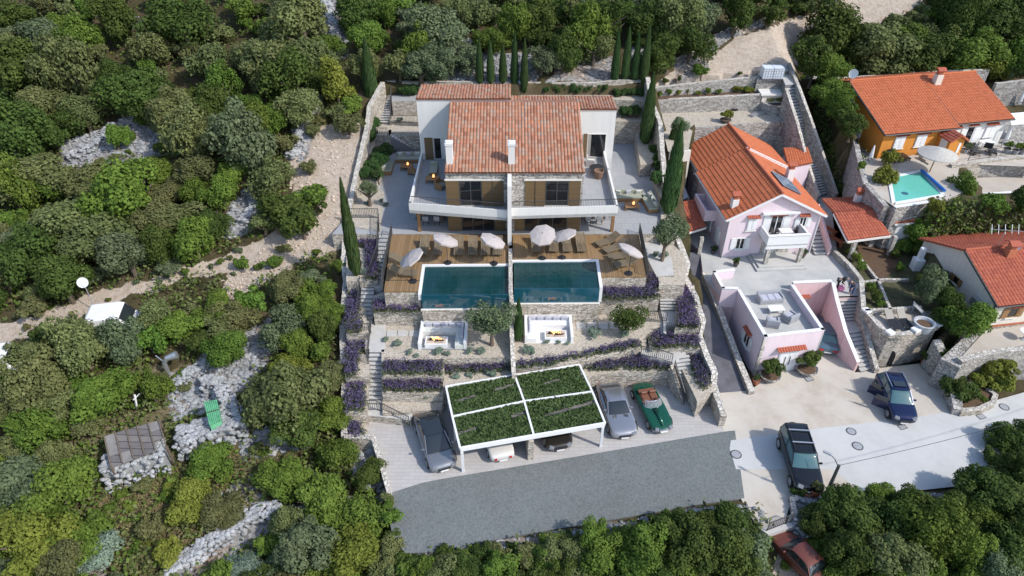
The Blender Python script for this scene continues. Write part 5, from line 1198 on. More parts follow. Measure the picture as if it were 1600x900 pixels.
def car(label, pos, rz, paint_m, st, cab, L, W, wr=.33, axles=(.78, -.76), cat='car', glass='glass_car', roof_m=None, name='parked_car', grille='black', extras=(), headz=None, tail_w=.34):
    """st: stations (y, half width, z bottom, z shoulder, z deck) from tail to nose; cab: (rear foot y, front foot y, rear roof y, front roof y, half width foot, half width roof, z foot, z roof)"""
    e = thing(name, label, cat); bm = bmesh.new(); rings = []
    for y, w_, zb, zs, zt in st:
        pts = [(0, zb), (.8 * w_, zb), (w_ * .98, zb + .1), (w_, (zb + zs) / 2), (w_ * .99, zs - .06), (w_ * .9, zs + .01), (w_ * .5, zt), (0, zt + .015)]
        ring = [(x, z) for x, z in pts] + [(-x, z) for x, z in pts[-2:0:-1]]
        rings.append([bm.verts.new((x, y, z)) for x, z in ring])
    n = len(rings[0])
    for a, b2 in zip(rings, rings[1:]):
        for k in range(n): bm.faces.new((a[k], a[(k + 1) % n], b2[(k + 1) % n], b2[k]))
    bm.faces.new(rings[0]); bm.faces.new(rings[-1][::-1]); bmesh.ops.recalc_face_normals(bm, faces=bm.faces)
    me = bpy.data.meshes.new('body'); bm.to_mesh(me); bm.free(); me.materials.append(paint_m); me.polygons.foreach_set('use_smooth', [True] * len(me.polygons))
    body = bpy.data.objects.new('body', me); COL.objects.link(body); body.parent = e; ORG[body.name] = Vector(); sub = body.modifiers.new('s', 'SUBSURF'); sub.levels = 2; sub.render_levels = 2
    hw = W / 2; ya, yb = axles
    if cab:
        r0, f0, r1, f1, wf, wt, z0, z1 = cab
        def ring4(k):
            y0, y1, w_ = r0 + (r1 - r0) * k, f0 + (f1 - f0) * k, wf + (wt - wf) * k; z = z0 + (z1 - z0) * k
            return [Vector((-w_, y0, z)), Vector((w_, y0, z)), Vector((w_ * 1.0, (y0 + y1) / 2, z)), Vector((w_, y1, z)), Vector((w_ * .5, y1 + .1 * (1 - k * .5), z)), Vector((-w_ * .5, y1 + .1 * (1 - k * .5), z)), Vector((-w_, y1, z)), Vector((-w_, (y0 + y1) / 2, z))]
        lo, hi = ring4(0), ring4(1); dz = z1 - z0
        prof = [(r0, 0), (r0 + (r1 - r0) * .45, .56), (r1, .9), (r1 + (f1 - r1) * .3, 1), (r1 + (f1 - r1) * .7, 1.0), (f1, .93), (f1 + (f0 - f1) * .5, .52), (f0, 0)]
        def shell(pr, kk, up_, nm, mt, sides):
            b = MB(); vs = []; n = len(pr)
            for y, h in pr:
                w_ = (wf + (wt - wf) * h) * kk
                for x in (-1, -.8, -.35, .35, .8, 1): vs.append((x * w_, y + (.08 * (1 - x * x) if y > 0 and h < .95 else 0), z0 + dz * h - (.05 if abs(x) == 1 and h > .3 else 0) + up_))
            fs = [(j * 6 + i, j * 6 + i + 1, (j + 1) * 6 + i + 1, (j + 1) * 6 + i) for j in range(n - 1) for i in range(5)]
            if sides:
                m0 = len(vs)
                for s_ in (-1, 1):
                    for y, h in pr: vs.append((s_ * wf, y, z0 - .03))
                for q, c in ((0, 0), (1, 5)):
                    for j in range(n - 1): fs.append((j * 6 + c, (j + 1) * 6 + c, m0 + q * n + j + 1, m0 + q * n + j))
            b.add(vs, fs); o = b.build(nm, mt, e, smooth=True); m_ = o.modifiers.new('s', 'SUBSURF'); m_.levels = m_.render_levels = 2; return o
        shell(prof, 1, 0, 'windows', M[glass], True)
        shell([(r1 - .12, .84), (r1 + .05, .93), (r1 + (f1 - r1) * .3, 1), (r1 + (f1 - r1) * .7, 1), (f1 - .02, .96), (f1 + .06, .9)], 1.012, .022, 'roof', roof_m or paint_m, False)
        for i in (0, 1, 3, 6, 2, 7): b = MB(); b.bar(lo[i] + Vector((0, 0, -.02)), hi[i] + Vector((0, 0, -.05)), .05, .045); b.build('pillar', paint_m, e)
        for s in (-1, 1): b = MB(); b.box((s * (wf + .14), f0 - .32, z0 + .1), (.2, .1, .13)); b.build('mirror', paint_m, e, bevel=.03)
    wy = {'f': ya * L / 2 * .82, 'r': yb * L / 2 * .82}
    for s in (-1, 1):
        for y in (wy['f'], wy['r']):
            b = MB(); b.tube([(s * (hw - .24), y, wr), (s * (hw + .012), y, wr)], wr, 20); t = b.build('tyre', M['tyre'], e)
            b = MB(); b.tube([(s * (hw + .008), y, wr), (s * (hw + .03), y, wr)], [wr * .66, wr * .6], 16); b.build('rim', M['rim'], t)
    y1, w1, zb1, zs1, zt1 = st[-2]; yn = st[-1][0]; hz = headz or zs1
    for s in (-1, 1):
        b = MB(); M4 = Matrix.Rotation(-.45, 4, 'X') @ Matrix.Rotation(s * -.35, 4, 'Z'); b.box((s * w1 * .72, yn - .12, hz - .1), (w1 * .42, .26, .15), M=M4); b.build('headlight', M['lamp'], e, bevel=.04)
        b = MB(); b.box((s * st[0][1] * .7, st[0][0] - .005, st[1][3] - .24), (st[0][1] * tail_w * 1.4, .08, .14)); b.build('taillight', M['red_lamp'], e, bevel=.02)
    b = MB(); b.box((0, yn - .01, zb1 + .22), (w1 * 1.0, .08, .16)); b.build('grille', M[grille], e, bevel=.02)
    b = MB(); b.box((0, yn + .035, zb1 + .1), (.5, .02, .11)); b.build('number_plate', M['plate'], e)
    b = MB(); b.box((0, st[0][0] - .035, st[0][3] - .25), (.5, .02, .11)); b.build('number_plate', M['plate'], e)
    for fn in extras: fn(e, paint_m)
    e.location = pos; e.rotation_euler = (0, 0, rz); return e
def heading(p_tail, p_nose, z=0.0):
    a, b = at(*p_tail, z), at(*p_nose, z); return (a + b) / 2, math.atan2(b.y - a.y, b.x - a.x) - math.pi / 2, (b - a).length
def sedan_st(L, W, zh=.82, zd=.9, nose=.62, bot=.2):
    h = W / 2; l = L / 2
    return [(-l, h * .8, bot + .15, zd - .22, zd - .2), (-l + .14, h * .93, bot, zd - .06, zd), (-l + .8, h, bot, zd + .02, zd + .05), (-.3, h, bot, zh + .08, zh + .1), (.5, h, bot, zh + .05, zh + .08), (l - 1.0, h * .99, bot, zh, zh + .03), (l - .4, h * .95, bot, zh - .08, zh - .06), (l - .12, h * .86, bot, nose + .04, nose + .05), (l, h * .68, bot + .12, nose - .12, nose - .1)]
# silver electric sedan with a dark glass roof
def tilt(px, py, z): return at(px, py, z)
def pano(e, pm): b = MB(); b.prism([(-.5, -1.15), (.5, -1.15), (.53, .1), (-.53, .1)], 1.452, 1.462); b.build('glass_roof', M['glass_car'], e)
c, rz, _ = heading((668, 661), (693, 733)); car('silver electric saloon with a black glass roof, parked beside the carport', c, rz, paint('silver_paint', (.30, .305, .315), .7, .25), sedan_st(4.75, 1.88), (-2.15, 1.25, -1.25, .15, .82, .64, .9, 1.42), 4.75, 1.88, .35, roof_m=M['glass_car'])
# white classic and dark sports car in the bays
c, rz, _ = heading((784, 716), (765, 655)); car('white classic saloon under the planted carport roof, tail showing', c, rz, paint('ivory_paint', (.62, .60, .56), .1, .25), sedan_st(4.3, 1.7, .78, .82), (-1.3, .7, -.85, .1, .68, .56, .82, 1.28), 4.3, 1.7, .31, tail_w=.18)
c, rz, _ = heading((852, 642), (871, 694)); car('dark brown sports car nosing out of the sunny carport bay', c, rz, paint('dark_bronze_paint', (.05, .045, .04), .6, .25), sedan_st(4.4, 1.85, .72, .8, .55, .16), (-1.3, .6, -.7, -.1, .7, .55, .78, 1.18), 4.4, 1.85, .34)
def vents(e, pm):
    for s in (-1, 1):
        for k in range(3): b = MB(); b.box((s * .38, 1.02 - k * .08, .805 - k * -.006), (.3, .04, .03), rz=s * .25); b.build('bonnet_vent', M['black'], e)
    b = MB(); b.box((0, -1.95, .93), (1.3, .2, .03)); b.build('spoiler', pm, e)
c, rz, _ = heading((950, 614), (974, 682)); car('silver grey sports coupe with bonnet vents, beside the green roadster', c, rz, paint('grey_silver_paint', (.40, .40, .41), .75, .22), sedan_st(4.65, 1.94, .76, .86, .55, .15), (-1.9, .72, -1.25, -.1, .76, .62, .84, 1.25), 4.65, 1.94, .36, extras=(vents,))
def cockpit(e, pm):
    b = MB(); b.prism([(-.58, -1.0), (.58, -1.0), (.6, .2), (-.6, .2)], .80, .87); b.build('cockpit', M['leather'], e)
    for s in (-1, 1):
        b = MB(); b.box((s * .3, -.45, .9), (.46, .5, .1)); b.build('seat', M['leather'], e, bevel=.04); b = MB(); b.box((s * .3, -.74, 1.03), (.46, .14, .34), M=Matrix.Rotation(-.25, 4, 'X')); b.build('backrest', M['leather'], e, bevel=.05)
    b = MB(); b.box((0, -1.05, .93), (1.16, .3, .1)); b.build('folded_hood', M['leather'], e, bevel=.04)
    b = MB(); b.box((0, .1, .9), (1.1, .14, .1)); b.build('dashboard', M['black'], e)
    cc = Vector((-.3, -.12, 1.0)); b = MB(); b.tube([cc + Vector((math.cos(k * .628) * .17, math.sin(k * .628) * .06, math.sin(k * .628) * .16)) for k in range(11)], .014, 6); b.build('steering_wheel', M['black'], e)
    g = MB(); N = 8; lo = []; hi = []
    for k in range(N + 1): a = math.pi * k / N; lo.append((math.cos(a) * .68, .15 + math.sin(a) * .42, .86)); hi.append((math.cos(a) * .56, -.05 + math.sin(a) * .3, 1.2))
    g.add(lo + hi, [(k, k + 1, N + 2 + k, N + 1 + k) for k in range(N)])
    t = NT('clear_glass'); t.color((.8, .85, .88)); t.p.inputs['Transmission Weight'].default_value = .8; t.p.inputs['IOR'].default_value = 1.05; M['clear'] = t.set(Roughness=.02); g.build('windscreen', M['clear'], e)
    b = MB(); b.tube(hi, .02, 6); b.tube(lo, .015, 6); b.build('windscreen_frame', M['chrome'], e)
    b = MB(); b.tube([(-.72, 2.08, .42), (0, 2.26, .4), (.72, 2.08, .42)], .05, 8); b.build('front_bumper', M['chrome'], e)
    b = MB(); b.tube([(0, .7, .885), (0, 2.0, .66)], [.2, .1], 8); b.build('bonnet_bulge', pm, e, smooth=True)
c, rz, _ = heading((1000, 611), (1033, 674)); car('dark green open roadster with tan leather seats', c, rz, paint('racing_green_paint', (.005, .07, .04), .2, .2), [(-2.2, .45, .4, .56, .58), (-2.0, .68, .28, .68, .72), (-1.5, .8, .2, .78, .83), (-.6, .82, .2, .82, .85), (.3, .83, .2, .82, .86), (1.1, .84, .2, .76, .8), (1.7, .8, .22, .68, .7), (2.1, .66, .3, .56, .6), (2.28, .4, .38, .46, .48)], None, 4.5, 1.66, .32, extras=(cockpit,), grille='chrome', headz=.66)
def rails(e, pm):
    for s in (-1, 1): b = MB(); b.bar((s * .6, -1.9, 1.86), (s * .6, .3, 1.86), .05); b.build('roof_rail', M['black'], e)
    for y in (-1.35, -.35): b = MB(); b.bar((-.66, y, 1.91), (.66, y, 1.91), .09, .03); b.build('cross_bar', M['steel'], e)
    b = MB(); b.tube([(0, -2.38, 1.0), (0, -2.52, 1.0)], .36, 18); b.build('spare_wheel', M['tyre'], e)
c, rz, _ = heading((1236, 698), (1256, 762)); car('black off-road car with silver roof bars, parked by the concrete ramp', c, rz, paint('black_paint', (.008, .009, .011), .1, .12), sedan_st(4.7, 1.88, 1.05, 1.12, .85, .3), (-2.2, .95, -2.0, .25, .82, .68, 1.1, 1.8), 4.7, 1.88, .39, cat='off-road car', glass='glass_teal', extras=(rails,), grille='chrome', headz=1.0)
def open_door(e, pm):
    for y, a in ((.55, 62), (-.55, 55)):
        m = Matrix.Rotation(R(a), 4, 'Z'); h = Vector((.86, y + .5, 0)); d = m @ Vector((-.0, -1, 0)); d = Vector((math.sin(R(a)), -math.cos(R(a)), 0)); n = Vector((d.y, -d.x, 0))
        q = [h, h + d * .98, h + d * .98 + n * .09, h + n * .09]; b = MB(); b.prism(q, .35, .98); dr_ = b.build('open_door', pm, e)
        q2 = [h + d * .1, h + d * .9, h + d * .9 + n * .04, h + d * .1 + n * .04]; b = MB(); b.prism(q2, .985, 1.36); b.build('door_glass', M['glass_car'], dr_)
    b = MB(); b.box((0, -.25, 1.665), (.8, .5, .04)); b.build('sunroof', M['glass_car'], e)
    for s in (-1, 1): b = MB(); b.bar((s * .58, -1.5, 1.68), (s * .58, .1, 1.68), .035); b.build('roof_rail', M['chrome'], e)
c, rz, _ = heading((1384, 606), (1406, 656)); car('navy blue crossover with its doors open on the yard', c, rz, paint('navy_paint', (.008, .016, .06), .35, .15), sedan_st(4.25, 1.78, .95, 1.0, .75, .24), (-1.85, .95, -1.45, .15, .76, .6, .98, 1.6), 4.25, 1.78, .35, glass='glass_teal', extras=(open_door,))
c, rz, _ = heading((1291, 560), (1281, 500)); car('slate blue saloon parked below the pink house stairs', c, rz, paint('slate_blue_paint', (.10, .16, .20), .4, .25), sedan_st(4.3, 1.72, .85, .92), (-1.6, .95, -1.0, .2, .72, .58, .9, 1.42), 4.3, 1.72, .32, glass='glass_teal')
pc = atg(1243, 876, 0, ground); car('rusty red small car half hidden among trees below the ramp', Vector((pc.x, pc.y, pc.z)), R(28), paint('faded_red_paint', (.13, .035, .022), .1, .5), sedan_st(3.7, 1.55, .82, .88), (-1.4, .7, -.95, .1, .66, .55, .86, 1.38), 3.7, 1.55, .3)
# ------------------------------------------------------------------ road, yard and alley
def sheet(name, pts, z, mat, fn=None):
    b = MB(); b.sheet(ats(pts, z)); o = struct(b.build(name, M[mat])); return o
sheet('yard_ground', [(1122, 612), (1173, 609), (1186, 600), (1240, 440), (1306, 440), (1336, 582), (1375, 575), (1445, 567), (1462, 590), (1485, 640), (1500, 660), (1430, 656), (1257, 676), (1148, 692), (1130, 676)], 0, 'yard')
sheet('road', [(1142, 688), (1257, 672), (1430, 652), (1500, 641), (1700, 585), (1700, 735), (1520, 757), (1420, 768), (1345, 768), (1300, 733), (1150, 733), (1140, 700)], .008, 'concrete')
sheet('side_ramp', [(1150, 732), (1300, 732), (1346, 768), (1300, 792), (1262, 772), (1238, 775), (1225, 820), (1185, 826), (1158, 780)], .003, 'yard')
AL = [(1066, 396), (1094, 392), (1099, 425), (1172, 608), (1122, 614), (1112, 590), (1104, 556), (1092, 520), (1098, 498), (1086, 462), (1070, 430)]
def alz(py): return max(.012, 3.0 * (1 - (py - 396) / 208.))
b = MB(); L_ = [at(a, c, alz(c)) for a, c in ((1066, 396), (1073, 425), (1088, 464), (1100, 498), (1094, 522), (1106, 556), (1122, 614))]; R_ = [at(a, c, alz(c)) for a, c in ((1094, 392), (1101, 425), (1117, 464), (1131, 500), (1141, 525), (1152, 556), (1174, 610))]
n = len(L_); b.add(L_ + R_, [(i, n + i, n + i + 1, i + 1) for i in range(n - 1)]); b.add([p - Vector((0, 0, 1.5)) for p in L_ + R_], [(n + i, i, i + 1, n + i + 1) for i in range(n - 1)]); struct(b.build('alley', M['tarmac']))
wall_run([at(1101, 425, 3.2), at(1131, 500, alz(500) + .25), at(1152, 556, alz(556) + .25), at(1175, 611, .35)], 3, .45, 'stone_grey', 'grey stone kerb wall between the dark alley and the pink garage', cap='stone_cap')
def cover(px, py, r, lab, sq=False, z=.012):
    p = at(px, py, z); e = thing('manhole_cover', lab, 'manhole cover', p, 'manhole covers'); b = MB()
    if sq: b.box(p + Vector((0, 0, .005)), (r * 2, r * 1.5, .015), .3); b.build('frame', M['iron'], e); c = MB(); c.box(p + Vector((0, 0, .013)), (r * 1.7, r * 1.2, .01), .3); c.build('lid', M['grey'], e)
    else: b.lathe([(r, 0), (r, .012)], p, 24); b.build('frame', M['iron'], e); c = MB(); c.lathe([(r * .8, .013), (r * .78, .018)], p, 24); c.build('lid', M['grey'], e)
for a in ((1150, 710, .36, 'round manhole cover at the asphalt edge'), (1330, 674, .33, 'pale round manhole cover in the upper middle of the road'), (1340, 697, .36, 'round manhole cover in the middle of the white road'), (1569, 636, .33, 'round manhole cover farthest along the road near the planter bed')): cover(*a)
cover(1410, 667, .28, 'square drain cover at the nose of the navy crossover', True); cover(1533, 651, .28, 'square drain cover below the planter bed', True); cover(1264, 592, .3, 'square drain lid beside the big pot shrub', True, .006)
# street lamp
p = at(1286, 783, 0); tp = Vector((p.x, p.y, zrow(p.y, 727))); e = thing('street_lamp', 'dark slanting-armed street lamp pole at the road edge', 'street lamp', p); b = MB(); b.tube([p - Vector((0, 0, .5)), tp], [.13, .085], 10); b.build('pole', M['iron'], e)
q = tp + Vector((-.42, .35, .42)); b = MB(); b.tube([tp - Vector((0, 0, .15)), tp.lerp(q, .6) + Vector((0, 0, .05)), q], .03, 8); b.build('arm', M['iron'], e); b = MB(); b.box(q + Vector((-.18, .15, .04)), (.5, .17, .1), R(140)); b.build('lamp_head', M['grey'], e, bevel=.03)
far = Vector((40, 31, tp.z + .6)); pts = []
for k in range(13): t = k / 12; pts.append(tp.lerp(far, t) - Vector((0, 0, 1.2 * 4 * t * (1 - t) * .35)))
b = MB(); b.tube(pts, .016, 5); tag(b.build('overhead_cable', M['black']), 'thin cable running from the street lamp across the road', 'cable')
# ramp end: wall, gate, pots, rocks
wall_run([at(1238, 776, .35), at(1242, 800, .3), at(1232, 822, -.1)], 2, .3, 'stone_grey', 'low rough stone wall along the ramp end', cap='stone_cap', jag=.04)
railing([at(1198, 830, 0), at(1237, 815, 0)], .8, 'short railing closing the lower end of the ramp')
b = MB(); b.prism(ats([(1186, 826), (1225, 820), (1240, 817), (1242, 823), (1200, 836)], 0), -2, .05); tag(b.build('ramp_kerb', M['step']), 'pale concrete kerb at the lower end of the ramp', 'kerb')
rock_wall([(1238, 778), (1262, 783), (1275, 790)], .7, .35, 'heap of grey boulders between the ramp wall and the lamp post', .17); rock_wall([(1243, 815), (1252, 835), (1258, 850)], .7, .5, 'line of grey boulders running downhill beside the gate', .17)
def pot(p, r, h, lab, plant=None, mat='terracotta', pr=1.6, kind='hedge'):
    e = thing('plant_pot', lab, 'plant pot', p); b = MB(); b.lathe([(r * .7, 0), (r, h), (r * 1.08, h), (r * 1.08, h * .88), (r * .9, h * .86)], p, 16); b.build('pot', M[mat], e); b = MB(); b.lathe([(r * .88, h * .87), (r * .5, h * .92)], p, 12); b.build('soil', M['soil'], e)
    if plant:
        o = bpy.data.objects.new('plant', SMALL[int(p.x * 10) % 5]); COL.objects.link(o); o.parent = e; o.material_slots[0].link = 'OBJECT'; o.material_slots[0].material = LEAF[kind]; o.location = (0, 0, h * .8); o.scale = (r * pr,) * 3
    return e
pot(at(1260, 775, .1), .3, .45, 'round terracotta pot in front of the black off-road car'); pot(at(1272, 773, .1), .36, .6, 'tall terracotta pot with a reddish plant by the lamp', True, pr=1.1, kind='brown')
pot(at(1180, 599, 0), .26, .42, 'terracotta pot at the corner of the pink garage', True, pr=1.1)
pot(at(1201, 592, 0), .72, .5, 'big stone tub with a dark bush on the alley side of the garage door', True, 'stone_grey', 1.25, 'dark'); pot(at(1258, 582, 0), .75, .5, 'big stone tub with a bushy shrub beside the slate saloon', True, 'stone_grey', 1.35, 'dark')
pot(at(1444, 571, 0), .35, .5, 'terracotta pot with a dark shrub under the round terrace wall', True, pr=1.9, kind='dark')
# ------------------------------------------------------------------ pink house
ZT = LV_HOUSE
terr = [at(1094, 392, ZT), at(1099, 432, ZT), Vector((15.9, 41.5, ZT)), Vector((17.2, 41.4, ZT)), Vector((17.7, 36.1, ZT)), Vector((21.9, 36.75, ZT)), Vector((21.6, 42.2, ZT)), Vector((24.9, 42.4, ZT)), at(1309, 466, ZT), at(1342, 464, ZT), at(1345, 440, ZT), at(1306, 392, ZT), at(1330, 325, ZT), at(1290, 296, ZT), Vector((26, 61, ZT)), Vector((16, 61.5, ZT)), at(1056, 330, ZT), at(1062, 365, ZT)]
b = MB(); b.sheet(terr); struct(b.build('paved_terrace', M['pave_pink']))
b = MB(); b.prism(terr, -.4, ZT - .01); tag(b.build('terrace_wall', M['pink_dark']), 'salmon pink base wall under the terrace of the pink house', 'retaining wall')
G = thing('garage_annex', 'pink garage with roof terrace, white parapet and panelled white door', 'garage', (19.8, 36.4, 0))
ga = [Vector((17.62, 35.95, 0)), Vector((22.05, 36.7, 0)), Vector((21.62, 42.0, 0)), Vector((17.16, 41.35, 0))]
b = MB(); b.prism(ga, -.3, 2.96); b.build('wall', M['pink'], G)
def parapet(P, z0, z1, w=.2, mat='pink', cap='white', par=None, closed=False):
    c = sum(P, Vector()) / len(P); b = MB(); cp = MB(); Q = P + ([P[0]] if closed else [])
    for p, q in zip(Q, Q[1:]):
        d = (q - p).normalized(); n = Vector((-d.y, d.x, 0)); n = n if (c - p).dot(n) > 0 else -n
        b.prism([p, q, q + n * w, p + n * w], z0, z1); cp.prism([p - n * .03 - d * .03, q - n * .03 + d * .03, q + n * (w + .03) + d * .03, p + n * (w + .03) - d * .03], z1 + .003, z1 + .07)
    b.build('parapet', M[mat], par); cp.build('coping', M[cap], par)
k_ = .004
parapet([ga[3] + Vector((-k_, 0, 0)), ga[0] + Vector((-k_, -k_, 0)), ga[1] + Vector((k_, -k_, 0)), ga[2] + Vector((k_, 0, 0))], 2.5, 3.6, .2, 'pink', 'white', G)
for p in (ga[0], ga[1]):
    b = MB()
    for k in range(9): s = .16 if k % 2 else .24; b.prism([p + Vector((-.03, -.03, 0)), p + Vector((s, -.03 + s * .17, 0)) if p is ga[0] else p + Vector((.03, -.02, 0)), p + Vector((s, s, 0)) if p is ga[0] else p + Vector((.03, s, 0)), p + Vector((-.03, s, 0)) if p is ga[0] else p + Vector((-s, s, 0))], k * .38 + .02, k * .38 + .36)
    b.build('quoins', M['stone_cap'], G)
gw = Wall(ga[0], ga[1], 0); b = MB(); gw.slab(b, 1.55, 3.05, 0, 2.1, -.02, .05); dd = b.build('double_door', M['white'], G)
b = MB(); [gw.slab(b, 1.62 + .72 * i, 2.25 + .72 * i, .12, 1.98, .052, .07) for i in (0, 1)]; b.build('door_panel', M['white'], dd)
b = MB(); [gw.slab(b, 2.05 + .38 * i, 2.1 + .38 * i, .7, 1.5, .072, .1) for i in (0, 1)]; b.build('pull_handle', M['black'], dd)
b = MB(); [b.bar(gw.p(1.3 + .2 * k, 2.42, 0), gw.p(1.3 + .2 * k, 2.26, .36), .16, .07) for k in range(11)]; b.build('tiled_lintel', M['red_tile'], G)
sw_ = Wall(ga[3], ga[0], 0); window(sw_, G, 3.2, .9, .9, 1.2, 2, 1, lintel='red_tile', shw=.42)
# low box in the terrace corner
parapet([Vector((17.5, 43.95, 0)), Vector((15.78, 43.6, 0)), Vector((15.96, 41.35, 0)), Vector((17.15, 41.3, 0))], 2.0, 3.75, .18, 'pink', 'white', G)
# stair side wall and the sunk court behind the garage
e = thing('pink_stair_wall', 'pink stepped side wall of the outside stairs with white coping', 'wall', at(1326, 580, 0)); top = [Vector((24.75, 42.3, 3.65)), at(1308, 470, 3.4), at(1322, 520, 2.2), at(1341, 566, .85)]
c0 = [(p.x, p.y) for p in top]; b = MB(); cp = MB()
for p, q in zip(top, top[1:]):
    d = (q - p).xy.normalized(); n = Vector((-d.y, d.x, 0)) * .1; b.add([p - n, q - n, q + n, p + n] + [Vector((v.x, v.y, -.2)) for v in (p - n, q - n, q + n, p + n)], [(0, 1, 2, 3), (4, 7, 6, 5), (0, 4, 5, 1), (1, 5, 6, 2), (2, 6, 7, 3), (3, 7, 4, 0)])
    n2 = n * 1.4; u = Vector((0, 0, .06)); cp.add([p - n2 + u * .05, q - n2 + u * .05, q + n2 + u * .05, p + n2 + u * .05, p - n2 + u, q - n2 + u, q + n2 + u, p + n2 + u], [(4, 5, 6, 7), (0, 3, 2, 1), (0, 1, 5, 4), (1, 2, 6, 5), (2, 3, 7, 6), (3, 0, 4, 7)])
b.build('wall', M['pink_dark'], e); cp.build('coping', M['white'], e)
wk = Wall((21.65, 42.18), (24.72, 42.38), 0); e = thing('court_wall', 'pink rear wall of the sunk court with a red tile strip', 'wall', (23.2, 42.2, 0)); b = MB(); wk.slab(b, 0, wk.L, 0, 3.65, -.2, -.002); b.build('wall', M['pink_dark'], e); b = MB(); wk.slab(b, 0, wk.L, 3.652, 3.72, -.24, .04); b.build('coping', M['white'], e); b = MB(); [b.bar(wk.p(.25 + .16 * k, 2.5, 0), wk.p(.25 + .16 * k, 2.36, .3), .12, .06) for k in range(9)]; b.build('tiled_lintel', M['red_tile'], e); b = MB(); wk.slab(b, .3, 1.4, 0, 2.2, .0, .03); b.build('garage_door', M['pink'], e)
stairs(at(1344, 582, .02), at(1366, 576, .02), at(1322, 516, 1.55), at(1352, 512, 1.55), 10, 'lower flight of grey steps up to the pink terrace', name='stone_steps'); b = MB(); b.prism(ats([(1320, 518), (1353, 512), (1348, 500), (1316, 503)], 1.55), -.2, 1.556); struct(b.build('stair_landing', M['pave_pink']))
stairs(at(1316, 503, 1.55), at(1348, 500, 1.55), at(1308, 463, ZT), at(1343, 462, ZT), 8, 'upper flight of grey steps where two people stand', name='stone_steps')
wall_run([at(1304, 390, ZT + .5), at(1330, 415, ZT + .6), at(1346, 436, ZT + .6), at(1349, 470, ZT + .5), at(1350, 500, 2.3), at(1362, 545, 1.3), at(1371, 577, .4)], 3.6, .35, 'stone_grey', 'curving pale stone wall along the outside stairs', cap='stone_cap', jag=.02)
H = thing('pink_house', 'pale pink two storey house with orange tiled gable roofs and a front balcony', 'house', (21, 47, ZT))
a0, a1 = Vector((17.3, 46.7, 0)), Vector((24.75, 47.3, 0)); dv = Vector((-.085, .996, 0)); uw = (a1 - a0).normalized(); LW = (a1 - a0).length; rm = .5
def gable_front(A, B, dep, z0, ze, zr, mat, parent, rmid=.49):
    P = [A, B, B + dv * dep, A + dv * dep]; b = MB(); b.prism(P, z0, ze); mF = A.lerp(B, rmid); mB = mF + dv * dep
    up = Vector((0, 0, 1)); b.add([A + up * ze, B + up * ze, mF + up * zr, A + dv * dep + up * ze, B + dv * dep + up * ze, mB + up * zr], [(0, 1, 2), (5, 4, 3), (0, 2, 5, 3), (1, 4, 5, 2)]); b.build('wall', M[mat], parent); return mF, mB
mF, mB = gable_front(a0, a1, 7.7, ZT, 6.9, 8.85, 'pink', H)
c0_, c1_ = a0 + dv * 7.6 + uw * .35, a1 + dv * 7.6 + uw * .5; gable_front(c0_, c1_, 5.3, ZT, 6.8, 8.85, 'pink', H, .47)
def groofs(A, B, dep, ze, zr, over, rmid, parent, pre=0.35, post=.05, tm='orange_tile', labs=('', '')):
    sl = (zr - ze) / ((B - A).length * rmid); d0, d1 = -dv * pre, dv * (dep + post); up = Vector((0, 0, 1)); mid = A.lerp(B, rmid)
    zl = ze - over * sl; L0 = A - uw * over; R0 = B + uw * over; slr = (zr - ze) / ((B - A).length * (1 - rmid)); zr_ = ze - over * slr; o = Vector((0, 0, .1))
    roof(L0 + d1 + up * zl + o, L0 + d0 + up * zl + o, mid + d0 + up * zr + o, mid + d1 + up * zr + o, .3, .38, 'roof', M[tm], parent, amp=.045, step=.04, label=labs[0])
    roof(R0 + d0 + up * zr_ + o, R0 + d1 + up * zr_ + o, mid + d1 + up * zr + o, mid + d0 + up * zr + o, .3, .38, 'roof', M[tm], parent, amp=.045, step=.04, label=labs[1])
    b = MB(); b.tube([mid + d0 + up * (zr + .16), mid + d1 + up * (zr + .16)], .11, 8); b.build('ridge', M['red_tile'], parent)
    b = MB(); b.tube([L0 + d0 + up * (zl + .03) - uw * .05, L0 + d1 + up * (zl + .03) - uw * .05], .06, 6); b.build('gutter', M['white'], parent)
    b = MB(); b.bar(L0 + d0 + up * (zl + .02), mid + d0 + up * (zr + .02), .06, .18); b.bar(R0 + d0 + up * (zr_ + .02), mid + d0 + up * (zr + .02), .06, .18); b.build('barge_board', M['white'], parent)
groofs(a0, a1, 7.7, 6.9, 8.85, .38, .49, H, labs=('front slope on the alley side', 'front slope with solar panels')); groofs(c0_, c1_, 5.3, 6.8, 8.85, .35, .47, H, pre=0, labs=('rear slope on the alley side', 'rear slope towards the steps'))
b = MB(); q0 = a0.lerp(a1, .5) + dv * 7.72 + Vector((0, 0, 9.02)); q1 = a1 + dv * 7.72 + uw * .4 + Vector((0, 0, 7.0)); b.bar(q0, q1, .16, .2); b.build('white_verge', M['white'], H)
fw2 = Wall(a0, a1, ZT)
window(fw2, H, 1.35, .75, .75, 1.1, 2, 1, shw=.4); window(fw2, H, 1.95, 2.55, .75, 1.1, 2, 2, lintel='red_tile', shw=.4); window(fw2, H, 6.15, 2.65, .6, .95, 2, 1, lintel='red_tile', shw=.34); window(fw2, H, 3.95, 2.15, 1.05, 1.75, 2, 1, name='balcony_door', sill=False, shw=.55)
b = MB(); b.bar(fw2.p(2.6, 4.12, .16), fw2.p(5.6, 4.12, .16), .26, .16); b.build('awning_case', M['white'], H)
b = MB(); [b.bar(fw2.p(3.3 + .17 * k, 4.0, 0), fw2.p(3.3 + .17 * k, 3.9, .25), .12, .05) for k in range(9)]; b.build('tiled_lintel', M['red_tile'], H)
